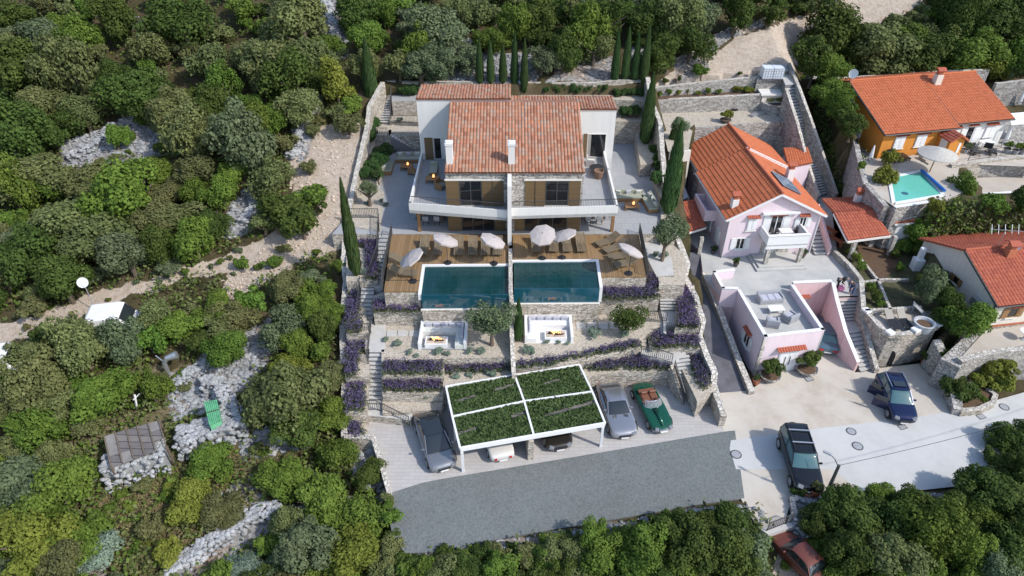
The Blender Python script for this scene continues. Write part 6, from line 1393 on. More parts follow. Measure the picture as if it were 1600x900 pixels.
lw = Wall(a0 + dv * 7.7, a0, ZT); window(lw, H, 6.3, .7, .8, 1.2, 2, 2); window(lw, H, 4.2, .7, .8, 1.2, 2, 2); lw2 = Wall(c0_ + dv * 5.3, c0_, ZT); window(lw2, H, 2.6, 2.5, .8, 1.1, 2, 2); window(lw2, H, 3.8, .7, .8, 1.2, 2, 2)
b = MB(); lw.slab(b, 2.2, 5.2, 2.0, 2.15, .0, 1.0); s_ = b.build('side_balcony', M['pink'], H); b = MB(); lw.slab(b, 2.2, 5.2, 2.15, 2.95, .86, 1.0); lw.slab(b, 2.2, 2.34, 2.15, 2.95, 0, .858); lw.slab(b, 5.06, 5.2, 2.15, 2.95, 0, .858); b.build('parapet', M['pink'], s_)
# front balcony on stone pillars over a raised porch
b = MB(); fw2.slab(b, 2.75, 6.1, 2.02, 2.14, .0, 1.7); s_ = b.build('front_balcony', M['white'], H)
b = MB(); fw2.slab(b, 2.75, 6.1, 1.75, 2.95, 1.56, 1.7); fw2.slab(b, 2.75, 2.89, 2.0, 2.95, .001, 1.558); fw2.slab(b, 5.96, 6.1, 2.0, 2.95, .001, 1.558); b.build('parapet', M['white'], s_)
b = MB(); fw2.slab(b, 2.70, 6.15, 2.953, 3.02, 1.5, 1.75); b.build('coping', M['white'], s_)
for u in (2.95, 5.7): b = MB(); fw2.slab(b, u, u + .3, .26, 1.98, 1.38, 1.68); b.build('stone_pillar', M['stone_cap'], H)
b = MB(); fw2.slab(b, 2.2, 6.3, .0, .13, .0, 2.3); fw2.slab(b, 2.45, 6.2, .13, .25, .0, 1.98); b.build('porch_steps', M['pave_pink'], H)
b = MB(); fw2.slab(b, 3.2, 5.6, .252, 1.3, .002, .05); b.build('stone_panel', M['stone_cap'], H); b = MB(); fw2.slab(b, 3.5, 4.3, .26, 1.95, .052, .09); b.build('front_door', M['white'], H)
b = MB(); b.tube([fw2.p(.0, .0, .05), fw2.p(.0, 3.8, .05)], .05, 8); b.build('downpipe', M['grey'], H); b = MB(); b.tube([fw2.p(LW, .0, .05), fw2.p(LW, 3.8, .05)], .05, 8); b.build('downpipe', M['white'], H)
up = Vector((0, 0, 1))
def chim(p, zb, zt, w, par, mat='white', hood='red_tile'):
    b = MB(); b.box((p.x, p.y, (zb + zt) / 2), (w, w, zt - zb), .08); c = b.build('chimney', M[mat], par); b = MB(); b.box((p.x, p.y, zt + .18), (w * .75, w * .75, .36), .08); b.build('chimney_pot', M['terracotta'], c); b = MB(); b.bar((p.x, p.y - w * .7, zt + .4), (p.x, p.y + w * .1, zt + .62), w * 1.3, .06); b.bar((p.x, p.y + w * .8, zt + .4), (p.x, p.y + w * .1, zt + .62), w * 1.3, .06); b.build('chimney_hood', M[hood], c)
chim(a0 + uw * .55 + dv * .9, 6.6, 8.0, .5, H); chim(a1 - uw * .9 + dv * 4.6, 7.0, 8.5, .55, H)
sp = thing('solar_collector', 'pair of blue solar panels on the orange roof', 'solar panel', a1 - uw * 1.5 + dv * 2.6 + up * 7.7); sl_ = (8.85 - 6.9) / (LW * .51)
for k in (0, 1):
    A = a1 - uw * 1.25 + dv * (1.5 + 1.25 * k); B = a1 - uw * 2.95 + dv * (1.5 + 1.25 * k); zA = 6.9 + 1.25 * sl_ + .3; zB = 6.9 + 2.95 * sl_ + .3
    q = [A + up * zA, A + dv * 1.18 + up * zA, B + dv * 1.18 + up * zB, B + up * zB]; b = MB(); b.add(q + [p - up * .1 for p in q], [(0, 1, 2, 3), (7, 6, 5, 4), (0, 4, 5, 1), (1, 5, 6, 2), (2, 6, 7, 3), (3, 7, 4, 0)])
    pn = b.build('panel', glassy('solar_glass', (.04, .11, .20), .1), sp); b = MB()
    for i in range(4): b.bar(q[i] + up * .01, q[(i + 1) % 4] + up * .01, .05, .04)
    for i in (1, 2, 3, 4): b.bar(q[0].lerp(q[1], i / 5) + up * .008, q[3].lerp(q[2], i / 5) + up * .008, .012)
    b.build('panel_frame', M['steel'], pn)
# side lean-to roofs of the pink house
def lean(pts, z0, zs, tm, lab, posts, name='carport', mat='frame', wall=None):
    """pts: four roof corners (px) front-left, front-right, back-right, back-left with heights zs"""
    P = [at(a, c, z) for (a, c), z in zip(pts, zs)]; e = thing(name, lab, name.replace('_', ' '), (P[0] + P[2]) / 2 - up * ((P[0].z + P[2].z) / 2 - z0)); roof(P[0], P[1], P[2], P[3], .28, .36, 'roof', M[tm], e, amp=.045, step=.035)
    b = MB(); b.bar(P[0] - up * .14, P[1] - up * .14, .12, .16); b.bar(P[1] - up * .14, P[2] - up * .14, .1, .14); b.bar(P[3] - up * .14, P[0] - up * .14, .1, .14); b.build('eaves_beam', M[mat], e)
    for px, py in posts: q = at(px, py, z0); b = MB(); b.box((q.x, q.y, (z0 + min(zs)) / 2 - .1), (.28, .28, min(zs) - z0 - .2)); b.build('post', M['stone_cap'], e)
    return e, P
lean([(1077, 362), (1103, 354), (1087, 311), (1054, 318)], ZT, (4.8, 4.8, 5.4, 5.4), 'red_tile', 'red tiled lean-to roof beside the pink house', [(1092, 396)])
P = [at(1055, 315, 5.0), at(1076, 308, 5.0), at(1064, 276, 5.3), at(1055, 280, 5.3)]; e = thing('canopy', 'pale lilac flat canopy behind the red lean-to', 'canopy', P[0] - up * 2); b = MB(); b.add([p for p in P] + [p - up * .08 for p in P], [(0, 1, 2, 3), (7, 6, 5, 4), (0, 4, 5, 1), (1, 5, 6, 2), (2, 6, 7, 3), (3, 7, 4, 0)]); b.build('roof_sheet', plain('lilac_sheet', (.45, .47, .55), .5, .05), e); [MB().bar(p - up * .1, Vector((p.x, p.y, ZT)), .08).build('post', M['white'], e) for p in P[:2]]
e, P = lean([(1325, 376), (1392, 367), (1364, 328), (1303, 332)], ZT, (5.0, 5.0, 6.1, 6.1), 'red_tile', 'red tiled pergola roof over the wooden benches', [(1327, 404), (1388, 398)], 'pergola'); 
Q = [at(1284, 311, 5.2), at(1357, 307, 5.2)]; roof(Q[1], Q[0], P[3] + up * .02, P[2] + up * .02, .28, .36, 'roof', M['red_tile'], e, amp=.045, step=.035); chim(at(1337, 318, 5.4), 5.2, 6.3, .45, e)
for a, c, lab in ((1288, 362, 'long reddish wooden bench under the pergola nearest the pink house'), (1298, 378, 'long reddish wooden bench under the pergola nearest the steps')):
    q = at(a, c, ZT); t = thing('picnic_bench', lab, 'bench', q); b = MB(); d = Vector((.5, -.86, 0)); b.bar(q - d * 1.1 + up * .5, q + d * 1.1 + up * .5, .45, .06); b.build('seat', M['terracotta'], t)
    for k in (-.9, .9): b = MB(); b.bar(q + d * k, q + d * k + up * .47, .3, .06); b.build('leg', M['terracotta'], t)
e, P = lean([(1399, 349), (1456, 344), (1440, 321), (1387, 326)], 3.6, (5.6, 5.6, 6.0, 6.0), 'orange_tile', 'small white shed with an orange tiled roof below the pool', [], 'garden_shed')
b = MB(); b.prism([P[0] + (P[2] - P[0]) * .06, P[1] + (P[3] - P[1]) * .06, P[2] + (P[0] - P[2]) * .05, P[3] + (P[1] - P[3]) * .05], 3, 5.38); b.build('wall', M['render'], e); sw2 = Wall(P[0] + (P[2] - P[0]) * .06, P[1] + (P[3] - P[1]) * .06, 3.3); window(sw2, e, sw2.L * .6, .9, .6, .8, 2, 0)
# side stair flight with pink parapet right of the house
stairs(a1 + uw * .35 + dv * -.4 + up * (ZT), a1 + uw * 1.35 + dv * -.4 + up * ZT, a1 + uw * .35 + dv * 3 + up * 5, a1 + uw * 1.35 + dv * 3 + up * 5, 11, 'grey side stairs climbing along the pink house wall')
A_, B_ = a1 + uw * 1.45 + dv * -.5, a1 + uw * 1.45 + dv * 3; b = MB(); n = uw * .09; b.add([A_ - n + up * ZT, A_ + n + up * ZT, B_ + n + up * ZT, B_ - n + up * ZT, A_ - n + up * 3.9, A_ + n + up * 3.9, B_ + n + up * 5.9, B_ - n + up * 5.9], [(3, 2, 1, 0), (4, 5, 6, 7), (0, 1, 5, 4), (1, 2, 6, 5), (2, 3, 7, 6), (3, 0, 4, 7)]); tag(b.build('stair_parapet', M['pink_dark']), 'sloping salmon parapet of the side stairs', 'wall')
# terrace furniture
def box_sofa(px, py, w, rz, lab, z=ZT):
    q = at(px, py, z); e = thing('outdoor_sofa', lab, 'sofa', q); b = MB(); b.box((q.x, q.y, z + .2), (w, .8, .36)); b.build('seat', M['grey'], e, bevel=.03); b = MB(); b.box((q.x, q.y + .36, z + .5), (w, .16, .45)); b.build('backrest', M['grey'], e, bevel=.03)
    for s in (-1, 1): b = MB(); b.box((q.x + s * (w / 2 - .08), q.y - .02, z + .42), (.16, .7, .28)); b.build('armrest', M['grey'], e, bevel=.02)
    n = max(1, round(w / .75))
    for k in range(n): b = MB(); b.box((q.x - w / 2 + .16 + (w - .32) * (k + .5) / n, q.y - .04, z + .42), ((w - .34) / n - .03, .62, .1)); b.build('cushion', M['cushion_grey'], e, bevel=.03)
    e.rotation_euler = (0, 0, rz)
box_sofa(1202, 470, 1.9, R(8), 'long grey outdoor sofa on the pink roof terrace'); box_sofa(1206, 508, .9, R(165), 'grey outdoor armchair near the alley parapet'); box_sofa(1233, 500, .95, R(-150), 'grey outdoor armchair near the court parapet')
q = at(1211, 488, ZT); e = thing('terrace_table', 'low white topped table between the grey sofa and armchairs', 'table', q); b = MB(); b.box((q.x, q.y, ZT + .4), (1.15, .65, .06), .1); b.build('tabletop', M['white'], e); [MB().box((q.x + sx * .48, q.y + sy * .24, ZT + .18), (.07, .07, .37), .1).build('leg', M['grey'], e) for sx in (-1, 1) for sy in (-1, 1)]
q = fw2.p(4.5, 2.15, .8); e = thing('balcony_table', 'white cloth covered table on the pink balcony', 'table', q); b = MB(); b.box(q + up * .72, (1.0, .7, .06), .1); b.build('tabletop', M['white'], e); [MB().box(q + Vector((sx * .4, sy * .25, .35)), (.05, .05, .69)).build('leg', M['grey'], e) for sx in (-1, 1) for sy in (-1, 1)]
for u, d, lab in ((3.6, .8, 'black chair at the balcony table on the alley side'), (5.3, .6, 'black chair at the balcony table on the steps side')):
    q = fw2.p(u, 2.15, d); e = thing('balcony_chair', lab, 'chair', q); MB().box(q + up * .43, (.44, .44, .05)).build('seat', M['black'], e); MB().box(q + Vector((-.2 if u < 4 else .2, 0, .7)), (.05, .44, .5)).build('backrest', M['black'], e); [MB().box(q + Vector((sx * .19, sy * .19, .2)), (.03, .03, .4)).build('leg', M['black'], e) for sx in (-1, 1) for sy in (-1, 1)]
for a, c, r, lab in ((1149, 416, .22, 'small potted plant beside the pink corner'), (1253, 402, .25, 'potted plant by the porch pillar'), (1114, 396, .2, 'small potted plant under the lean-to roof')): pot(at(a, c, ZT), r, .35, lab, True, 'iron', 1.5)
# ------------------------------------------------------------------ yard behind the pink house
sheet('gravel_yard', [(1024, 172), (1036, 205), (1044, 237), (1076, 233), (1083, 200), (1150, 194.5), (1240, 188), (1238, 172)], LV_YARD, 'gravel')
bwl = Wall(at(1046, 238, LV_YARD), at(1078, 235, LV_YARD), ZT); b = MB(); bwl.slab(b, 0, bwl.L, 0, LV_YARD - ZT + .1, 0, .25); tag(b.build('retaining_wall', M['render_cream']), 'tall cream block retaining wall behind the pink house', 'retaining wall')
b = MB(); q = [at(1082, 201, LV_YARD), at(1244, 188, LV_YARD)]; bw3 = Wall(q[0], q[1], ZT); bw3.slab(b, 0, bw3.L, 0, LV_YARD - ZT + .1, 0, .25); tag(b.build('retaining_wall', M['stone_grey']), 'grey retaining wall behind the orange roof ridge', 'retaining wall')
y2 = at(1080, 174, LV_YARD); w2 = [at(1022, 176, LV_YARD), at(1090, 174, LV_YARD), at(1142, 172, LV_YARD), at(1184, 172, LV_YARD)]; w2 = [Vector((p.x, p.y, zrow(p.y, t))) for p, t in zip(w2, (156, 152, 149, 147))]; wall_run(w2, 2.6, .4, 'stone_grey', 'lower pale stone wall behind the gravel yard with plants on top', cap='stone_cap', jag=.02)
ZS = w2[1].z - .1; w1 = [at(1017, 150, ZS), at(1065, 147, ZS), at(1136, 143, ZS), at(1182, 141, ZS)]; tops = [Vector((p.x, p.y, zrow(p.y, t))) for p, t in zip(w1, (137, 131, 124, 119))]; wall_run(tops, 3.5, .4, 'stone_grey', 'upper pale stone wall along the sandy track', cap='stone_cap', jag=.02)
b = MB(); b.sheet([Vector((p.x, p.y, ZS)) for p in w1[::-1]] + [Vector((p.x, p.y, ZS)) for p in w2]); struct(b.build('planting_strip', M['soil']))
for i, (px, py) in enumerate(((1030, 151), (1044, 150), (1060, 149), (1074, 148), (1090, 149), (1105, 147), (1122, 147), (1146, 144), (1152, 145), (1163, 143), (1170, 145))):
    p = at(px, py, ZS); e = tree_at(p, rnd.uniform(.3, .55), rnd.choice(['mid', 'bright', 'yellow']), 'small', i + 300, 'strip_plant'); tag(e, f'low leafy plant on the lower stone wall, {ORD[i]} from the cypress side', 'plant', 'plants on the stone wall')
for i, (px, py, r) in enumerate(((1038, 132, 7), (1060, 128, 5), (1155, 118, 4))): tag(veg(px, py, r, 'dark', 'small'), f'dark little bush on the sandy track edge, {ORD[i]} from the cypress', 'shrub', 'bushes at the track edge')
zt1 = tops[3].z
for x0, lab in ((1196, 'white plastic water tank nearest the sandy track bend'), (1212, 'white plastic water tank nearest the long steps')):
    q = at(x0, 122, zt1 - .1); e = thing('water_tank', lab, 'water tank', q, 'white water tanks'); b = MB(); b.box(q + up * .62, (1.0, 1.1, 1.05)); b.build('tank', M['canvas'] if 0 else plain('milky_plastic', (.62, .66, .72), .4, .05), e, bevel=.06); b = MB()
    for k in range(5): b.bar(q + Vector((-.52 + .26 * k, -.57, .08)), q + Vector((-.52 + .26 * k, -.57, 1.15)), .02); b.bar(q + Vector((-.54, -.57, .12 + .25 * k)), q + Vector((.54, -.57, .12 + .25 * k)), .02)
    b.build('cage', M['steel'], e); b = MB(); b.box(q + up * .04, (1.05, 1.15, .08)); b.build('pallet', M['wood_old'], e)
terrace(None, zt1 - .1, 4, 'stone wall under the white water tanks', extra=[at(1183, 124, zt1 - .1), at(1228, 124, zt1 - .1), at(1224, 104, zt1 - .1), at(1186, 106, zt1 - .1)], top='gravel', side='stone_grey')
P = [at(1190, 148, 10.2), at(1232, 147, 10.2), at(1226, 134, 10.2), at(1182, 135, 10.2)]; e = thing('flat_shelter', 'small shelter with a flat white concrete roof below the water tanks', 'shelter', (P[0] + P[2]) / 2 - up * 2); b = MB(); b.prism(P, 10.06, 10.2); b.build('flat_roof', M['frame'], e); b = MB(); b.prism([P[0].lerp(P[2], .06), P[1].lerp(P[3], .06), P[2], P[3]], LV_YARD - .5, 10.055); b.build('wall', M['render_cream'], e)
c = at(1214, 178, LV_YARD); e = thing('round_planter', 'half round stone planter full of weeds under the flat shelter', 'planter', c); b = MB(); b.lathe([(1.55, -.5), (1.5, .95), (1.25, .95), (1.25, .6)], c + Vector((0, .9, 0)), 28); b.build('planter_wall', M['stone_grey'], e); b = MB(); b.lathe([(1.26, .7), (.6, .78)], c + Vector((0, .9, 0)), 20); b.build('soil', M['soil'], e)
for k in range(4): o = bpy.data.objects.new('weeds', SMALL[k % 5]); COL.objects.link(o); o.parent = e; o.material_slots[0].link = 'OBJECT'; o.material_slots[0].material = LEAF['mid' if k % 2 else 'olive']; o.location = (-.7 + .45 * k, .9 + .2 * (k % 2), .7); o.scale = (.45,) * 3
q = at(1056, 172, LV_YARD); e = thing('garden_bench', 'orange brown wooden bench against the stone wall', 'bench', q); [MB().box(q + Vector((0, -.12 + .14 * k, .42)), (1.3, .12, .05)).build('seat', plain('honey_wood', (.5, .24, .07), .5), e) for k in (0, 1, 2)]; MB().box(q + Vector((0, .3, .72)), (1.3, .05, .42)).build('backrest', plain('honey_wood_back', (.5, .24, .07), .5), e); [MB().box(q + Vector((s * .55, .05, .2)), (.08, .45, .4)).build('leg', M['wood'], e) for s in (-1, 1)]
pot(at(1133, 191, LV_YARD), .5, .3, 'dark round tub with a yellow green plant in the gravel yard', True, 'iron', 1.2, 'yellow')
olive(1057, 195, 17, (1058, 218), LV_YARD, 'round grey green olive tree in the gravel yard')
q = at(1183, 180, LV_YARD); b = MB(); b.box(q + up * .12, (1.6, .5, .2), .5); tag(b.build('folded_tarp', M['steel']), 'folded pale sheet lying beside the round planter', 'tarp'); q = at(1146, 171, LV_YARD); e = thing('rubber_tyre', 'black tyre lying at the foot of the stone wall', 'tyre', q); b = MB(); b.tube([q + Vector((math.cos(k * .449) * .4, math.sin(k * .449) * .4, .12)) for k in range(15)], .13, 8); b.build('tread', M['tyre'], e)
# long steps
seg = [((1215, 96, 11.6), (1230, 96, 11.6), (1226, 138, 10.9), (1246, 136, 10.9), 2), ((1228, 138, 10.9), (1247, 136, 10.9), (1247, 190, 8.8), (1264, 187, 8.8), 11), ((1248, 190, 8.8), (1265, 187, 8.8), (1262, 250, 5.6), (1285, 246, 5.6), 14), ((1264, 252, 5.6), (1286, 248, 5.6), (1282, 306, 3.2), (1304, 300, 3.2), 13)]
for i, (a, c, d, f, n) in enumerate(seg): stairs(at(*d), at(*f), at(*a), at(*c), n, f'{("topmost sloping", "second", "third", "lowest")[i]} flight of the long grey steps between the gravel yard and the wood', name='long_steps', mat='step')
for off, lab, xs in ((0, 'pale wall on the pink house side of the long steps', ((1229, 138, 11.3), (1246, 190, 9.5), (1262, 250, 6.4), (1280, 306, 3.9))), (1, 'pale sloping wall between the long steps and the wood', ((1233, 98, 12.0), (1249, 136, 11.3), (1268, 187, 9.3), (1289, 247, 6.2), (1308, 302, 3.8)))): wall_run([at(*p) for p in xs], 3.2, .3, 'stone_grey', lab, cap='stone_cap')
# rear annex roof of the pink house
q = [at(1232, 262, 6.6), at(1270, 254, 6.6), at(1262, 230, 7.2), at(1224, 231, 7.2)]; e = thing('rear_annex', 'small pink rear annex with an orange tiled roof', 'annex', (q[0] + q[2]) / 2 - up * 4); roof(*q, .28, .36, 'roof', M['orange_tile'], e, amp=.045, step=.035); b = MB(); b.prism([q[0].lerp(q[2], .06), q[1].lerp(q[3], .06), q[2].lerp(q[0], .05), q[3].lerp(q[1], .05)], ZT, 6.45); b.build('wall', M['pink'], e)
q = [at(1258, 292, 5.6), at(1283, 305, 5.6), at(1281, 280, 6.2), at(1262, 268, 6.2)]
# ------------------------------------------------------------------ orange and white house with pool
ZO = LV_OR
O = thing('orange_house', 'ochre and white house with a long orange tiled roof and gabled porch', 'house', (39, 57, ZO)); ang = R(11.4); ou = Vector((math.cos(ang), math.sin(ang), 0)); ov = Vector((-math.sin(ang), math.cos(ang), 0)); oF = Vector((33.3, 56.95, 0)); up = Vector((0, 0, 1))
def gable_side(A, u, v, W, dep, z0, ze, zr, mat, parent):
    P = [A, A + u * W, A + u * W + v * dep, A + v * dep]; b = MB(); b.prism(P, z0, ze)
    b.add([P[0] + up * ze, P[3] + up * ze, A + v * dep / 2 + up * zr, P[1] + up * ze, P[2] + up * ze, A + u * W + v * dep / 2 + up * zr], [(0, 2, 1), (3, 4, 5), (0, 3, 5, 2), (1, 2, 5, 4)]); return b.build('wall', M[mat], parent)
W1, W2, DP = 7.35, 5.7, 12.6
gable_side(oF, ou, ov, W1, DP, ZO - .5, 9.45, 11.75, 'orange', O); gable_side(oF + ou * (W1 + .003) + ov * .4, ou, ov, W2, DP - .8, ZO - .5, 9.6, 11.7, 'render', O)['label'] = 'white rendered half'
def rslope(A, u, v, W, dep, ze, zr, over, pre, post, tm, parent, lab):
    s = (zr - ze) / (dep / 2); o = up * .1; E0 = A - u * pre - v * over + up * (ze - over * s) + o; E1 = A + u * (W + post) - v * over + up * (ze - over * s) + o; R0 = A - u * pre + v * dep / 2 + up * zr + o; R1 = A + u * (W + post) + v * dep / 2 + up * zr + o
    roof(E0, E1, R1, R0, .27, .38, 'roof', M[tm], parent, amp=.045, step=.04, label=lab + ' front slope'); B0 = A - u * pre + v * (dep + over) + up * (ze - over * s) + o; B1 = A + u * (W + post) + v * (dep + over) + up * (ze - over * s) + o; roof(B1, B0, R0, R1, .27, .38, 'roof', M[tm], parent, amp=.045, step=.04, label=lab + ' rear slope')
    b = MB(); b.tube([R0 + up * .06, R1 + up * .06], .1, 8); b.build('ridge', M[tm], parent); b = MB(); b.tube([E0 - up * .06 - v * .05, E1 - up * .06 - v * .05], .06, 6); b.build('gutter', M['iron'], parent)
    b = MB(); b.bar(E0 - up * .06 - u * .02, R0 - up * .06 - u * .02, .06, .16); b.build('verge_board', M['iron'], parent)
rslope(oF, ou, ov, W1, DP, 9.45, 11.75, .4, .3, -.02, 'orange_tile', O, 'ochre half'); rslope(oF + ou * (W1 + .003) + ov * .4, ou, ov, W2, DP - .8, 9.6, 11.7, .35, -.02, .3, 'orange_tile', O, 'white half')
ow = Wall(oF, oF + ou * W1, ZO); window(ow, O, 1.75, .75, 1.05, 1.15, 2, 2, lintel='old_tile'); window(ow, O, 3.95, .75, 1.05, 1.15, 2, 2, lintel='old_tile')
ow2 = Wall(oF + ou * (W1 + .003) + ov * .4, oF + ou * (W1 + W2) + ov * .4, ZO); window(ow2, O, .35, .8, .6, 1.2, 1, 2, lintel='red_tile'); window(ow2, O, 2.0, .05, .8, 2.0, 1, 1, lintel='red_tile', name='terrace_door', sill=False, shw=.55); window(ow2, O, 4.1, .85, 1.0, 1.1, 2, 2, lintel='red_tile')
og = Wall(oF + ov * DP, oF, ZO); window(og, O, 9.2, .7, .95, 1.15, 2, 2, lintel='old_tile'); window(og, O, 7.2, 2.6, .6, .7, 1, 2)
# porch
pc = [ow.p(5.75, 0, .02), ow.p(7.2, 0, .02), ow.p(7.2, 0, 1.5), ow.p(5.75, 0, 1.5)]; b = MB(); b.prism(pc, ZO, ZO + 1.75); pm_, pn_ = (pc[0] + pc[1]) / 2, (pc[2] + pc[3]) / 2; zz = ZO + 1.75
b.add([pc[3] .xy.to_3d() + up * zz, pc[2].xy.to_3d() + up * zz, pn_.xy.to_3d() + up * (zz + .5), pc[0].xy.to_3d() + up * zz, pc[1].xy.to_3d() + up * zz, pm_.xy.to_3d() + up * (zz + .5)], [(0, 1, 2), (0, 2, 5, 3), (1, 4, 5, 2)]); b.build('porch', M['orange'], O)
d_ = -ov * .25; f2 = lambda p, z: Vector((p.x, p.y, z)); rid0, rid1 = f2(pm_, zz + .62), f2(pn_, zz + .62) + d_
roof(f2(pc[3], zz + .02) + d_ - ou * .2, f2(pc[0], zz + .02) - ou * .2, rid0, rid1, .25, .3, 'porch_roof', M['old_tile'], O, amp=.04); roof(f2(pc[1], zz + .02) + ou * .2, f2(pc[2], zz + .02) + d_ + ou * .2, rid1, rid0, .25, .3, 'porch_roof', M['orange_tile'], O, amp=.04)
pw = Wall(pc[3], pc[2], ZO); b = MB(); pw.slab(b, .95, 1.2, .5, 1.5, 0, .03); b.build('porch_opening', M['white'], O); pw2 = Wall(pc[0], pc[3], ZO); b = MB(); pw2.slab(b, .4, 1.2, .02, 1.6, 0, .03); b.build('front_door', M['white'], O)
chim(oF + ou * 8.3 + ov * 5.2, 11.2, 12.3, .6, O, 'render_cream', 'old_tile')
def dish(p, r, lab, d=(-.5, -.6, .5), pole=1.0):
    e = thing('satellite_dish', lab, 'satellite dish', p); q = Vector(d).to_track_quat('Z', 'Y'); b = MB(); n = 20; c = p + up * pole; vs = []
    for rr, z in ((0, 0), (.5, .05), (1, .2)):
        for k in range(n): a = 6.2832 * k / n; vs.append(c + q @ Vector((math.cos(a) * rr * r, math.sin(a) * rr * r, z * r)))
    vs2 = [v - q @ Vector((0, 0, .03)) for v in vs]; fs = [(j * n + k, j * n + (k + 1) % n, (j + 1) * n + (k + 1) % n, (j + 1) * n + k) for j in (0, 1) for k in range(n)]; b.add(vs + vs2, fs + [tuple(i + 3 * n for i in f[::-1]) for f in fs]); b.build('reflector', M['white'], e)
    b = MB(); b.tube([p, c - q @ Vector((0, 0, .03))], .03, 6); b.build('mast', M['grey'], e); b = MB(); b.bar(c + q @ Vector((0, -r * .9, .15 * r)), c + q @ Vector((0, 0, r * .8)), .025); b.build('receiver_arm', M['grey'], e)
dish(oF - ou * .15 + ov * 6.2 + up * 11.7, .42, 'white satellite dish on the gable peak of the orange house', (-.6, -.7, .25), .9)
# ground, pool
ZQ = ZO - .004
sheet('pool_terrace', [(1340, 250), (1370, 248), (1500, 236), (1590, 228), (1640, 240), (1640, 262), (1500, 256), (1496, 275), (1515, 296), (1480, 312), (1400, 325), (1350, 290)], ZQ, 'pave_white')
b = MB(); b.prism(ats([(1348, 290), (1400, 325), (1482, 312), (1515, 296), (1498, 268), (1488, 258), (1700, 250), (1700, 180), (1330, 200)], ZQ), 2, ZQ - .1); tag(b.build('retaining_wall', M['stone_grey']), 'grey stone wall carrying the pool of the orange house', 'retaining wall')
pb = ats([(1392, 279), (1439, 269), (1470, 304), (1399, 316)], ZO + .01); e = thing('swimming_pool', 'small bright turquoise pool with a blue roller cover edge', 'swimming pool', sum(pb, Vector()) / 4); b = MB(); b.prism(pb, ZO - .02, ZO + .03); b.build('water', M['water_light'], e); b = MB()
for i in range(4): p, q2 = pb[i], pb[(i + 1) % 4]; d = (q2 - p).normalized(); n = Vector((d.y, -d.x, 0)); n = n if (sum(pb, Vector()) / 4 - p).dot(n) < 0 else -n; b.prism([p + n * .004, q2 + n * .004, q2 + n * .3 + d * .28, p + n * .3 - d * .28], ZO - .03, ZO + .07)
b.build('coping', M['white'], e); b = MB(); b.tube([at(1440, 266, ZO + .25), at(1476, 298, ZO + .25)], .14, 10); b.build('cover_roll', plain('blue_cover', (.02, .14, .45), .5, .05), e); q = at(1414, 302, ZO + .04); b = MB(); b.lathe([(.28, 0), (.26, .012)], q, 14); b.build('drain', plain('pool_drain', (.03, .12, .16), .5, 0), e)
P = at(1452, 269, ZO); e = thing('straw_parasol', 'round straw parasol with a leaning pole beside the turquoise pool', 'parasol', P); c = Vector((P.x + .15, P.y + .1, zrow(P.y, 240))); b = MB(); b.lathe([(1.62, -.12), (1.6, -.05), (.8, .22), (.05, .42)], c, 24); b.build('canopy', plain('straw', (.42, .40, .36), .9, .25, 12), e); b = MB(); b.tube([P, c], .05, 8); b.build('pole', M['wood'], e)
for px, py, lab in ((1396, 251, 'black sun bed by the ochre wall nearest the gable'), (1411, 248, 'black sun bed by the ochre wall nearest the porch steps')): q = at(px, py, ZO); e = thing('sun_bed', lab, 'sun bed', q, 'black sun beds'); MB().box(q + up * .25, (.62, 1.2, .1), ang).build('seat', M['black'], e); MB().box(q + up * .5 + ov * .75, (.62, .1, .55), ang).build('backrest', M['black'], e); [MB().box(q + ou * (s * .25) + ov * (t * .5) + up * .1, (.06, .06, .2)).build('leg', M['black'], e) for s in (-1, 1) for t in (-1, 1)]
def closed_par(px, base, top, z, lab):
    q = at(px, base, z); h = zrow(q.y, top) - z; e = thing('closed_parasol', lab, 'parasol', q, 'closed white parasols'); b = MB(); b.lathe([(.2, h * .2), (.16, h * .5), (.06, h), (.02, h + .05)], q, 8); b.build('folded_canopy', M['white'], e); b = MB(); b.tube([q, q + up * h * .3], .03, 6); b.build('pole', M['grey'], e); b = MB(); b.lathe([(.26, 0), (.24, .07)], q, 12); b.build('base', M['grey'], e)
closed_par(1359, 250, 228, ZO, 'folded white parasol at the ochre house corner'); closed_par(1570, 222, 196, ZO, 'folded white parasol beside the white house half'); closed_par(1592, 162, 142, 7.2, 'folded white parasol against the rear slope wall')
for i in range(3): q = [ow.p(3.6, 0, .9 + .45 * i), ow.p(5.5, 0, .9 + .45 * i), ow.p(5.5, 0, 1.34 + .45 * i), ow.p(3.6, 0, 1.34 + .45 * i)]; MB().prism(q, ZO, ZO + .36 - .12 * i).build('step', M['pave_white'], O)
wall_run([at(1486, 257, ZO + .25), at(1540, 250, ZO + .25), at(1605, 243, ZO + .25), at(1660, 246, ZO + .25)], 1.9, .4, 'stone', 'stone wall under the terrace railing of the white house half', cap='stone_cap')
railing([at(1512, 252, ZO + .2), at(1545, 247, ZO + .2), at(1580, 242, ZO + .2)], .9, 'grey railing on the terrace of the white house half', every=.9)
sheet('lower_terrace', [(1500, 275), (1545, 262), (1640, 262), (1700, 280), (1700, 300), (1530, 306)], 5.6, 'pave_white')
b = MB(); b.prism(ats([(1496, 268), (1530, 318), (1700, 300), (1700, 262), (1545, 258)], 5.58), 2, 5.58); tag(b.build('retaining_wall', M['stone_grey']), 'stone base of the pale empty terrace at the right edge', 'retaining wall')
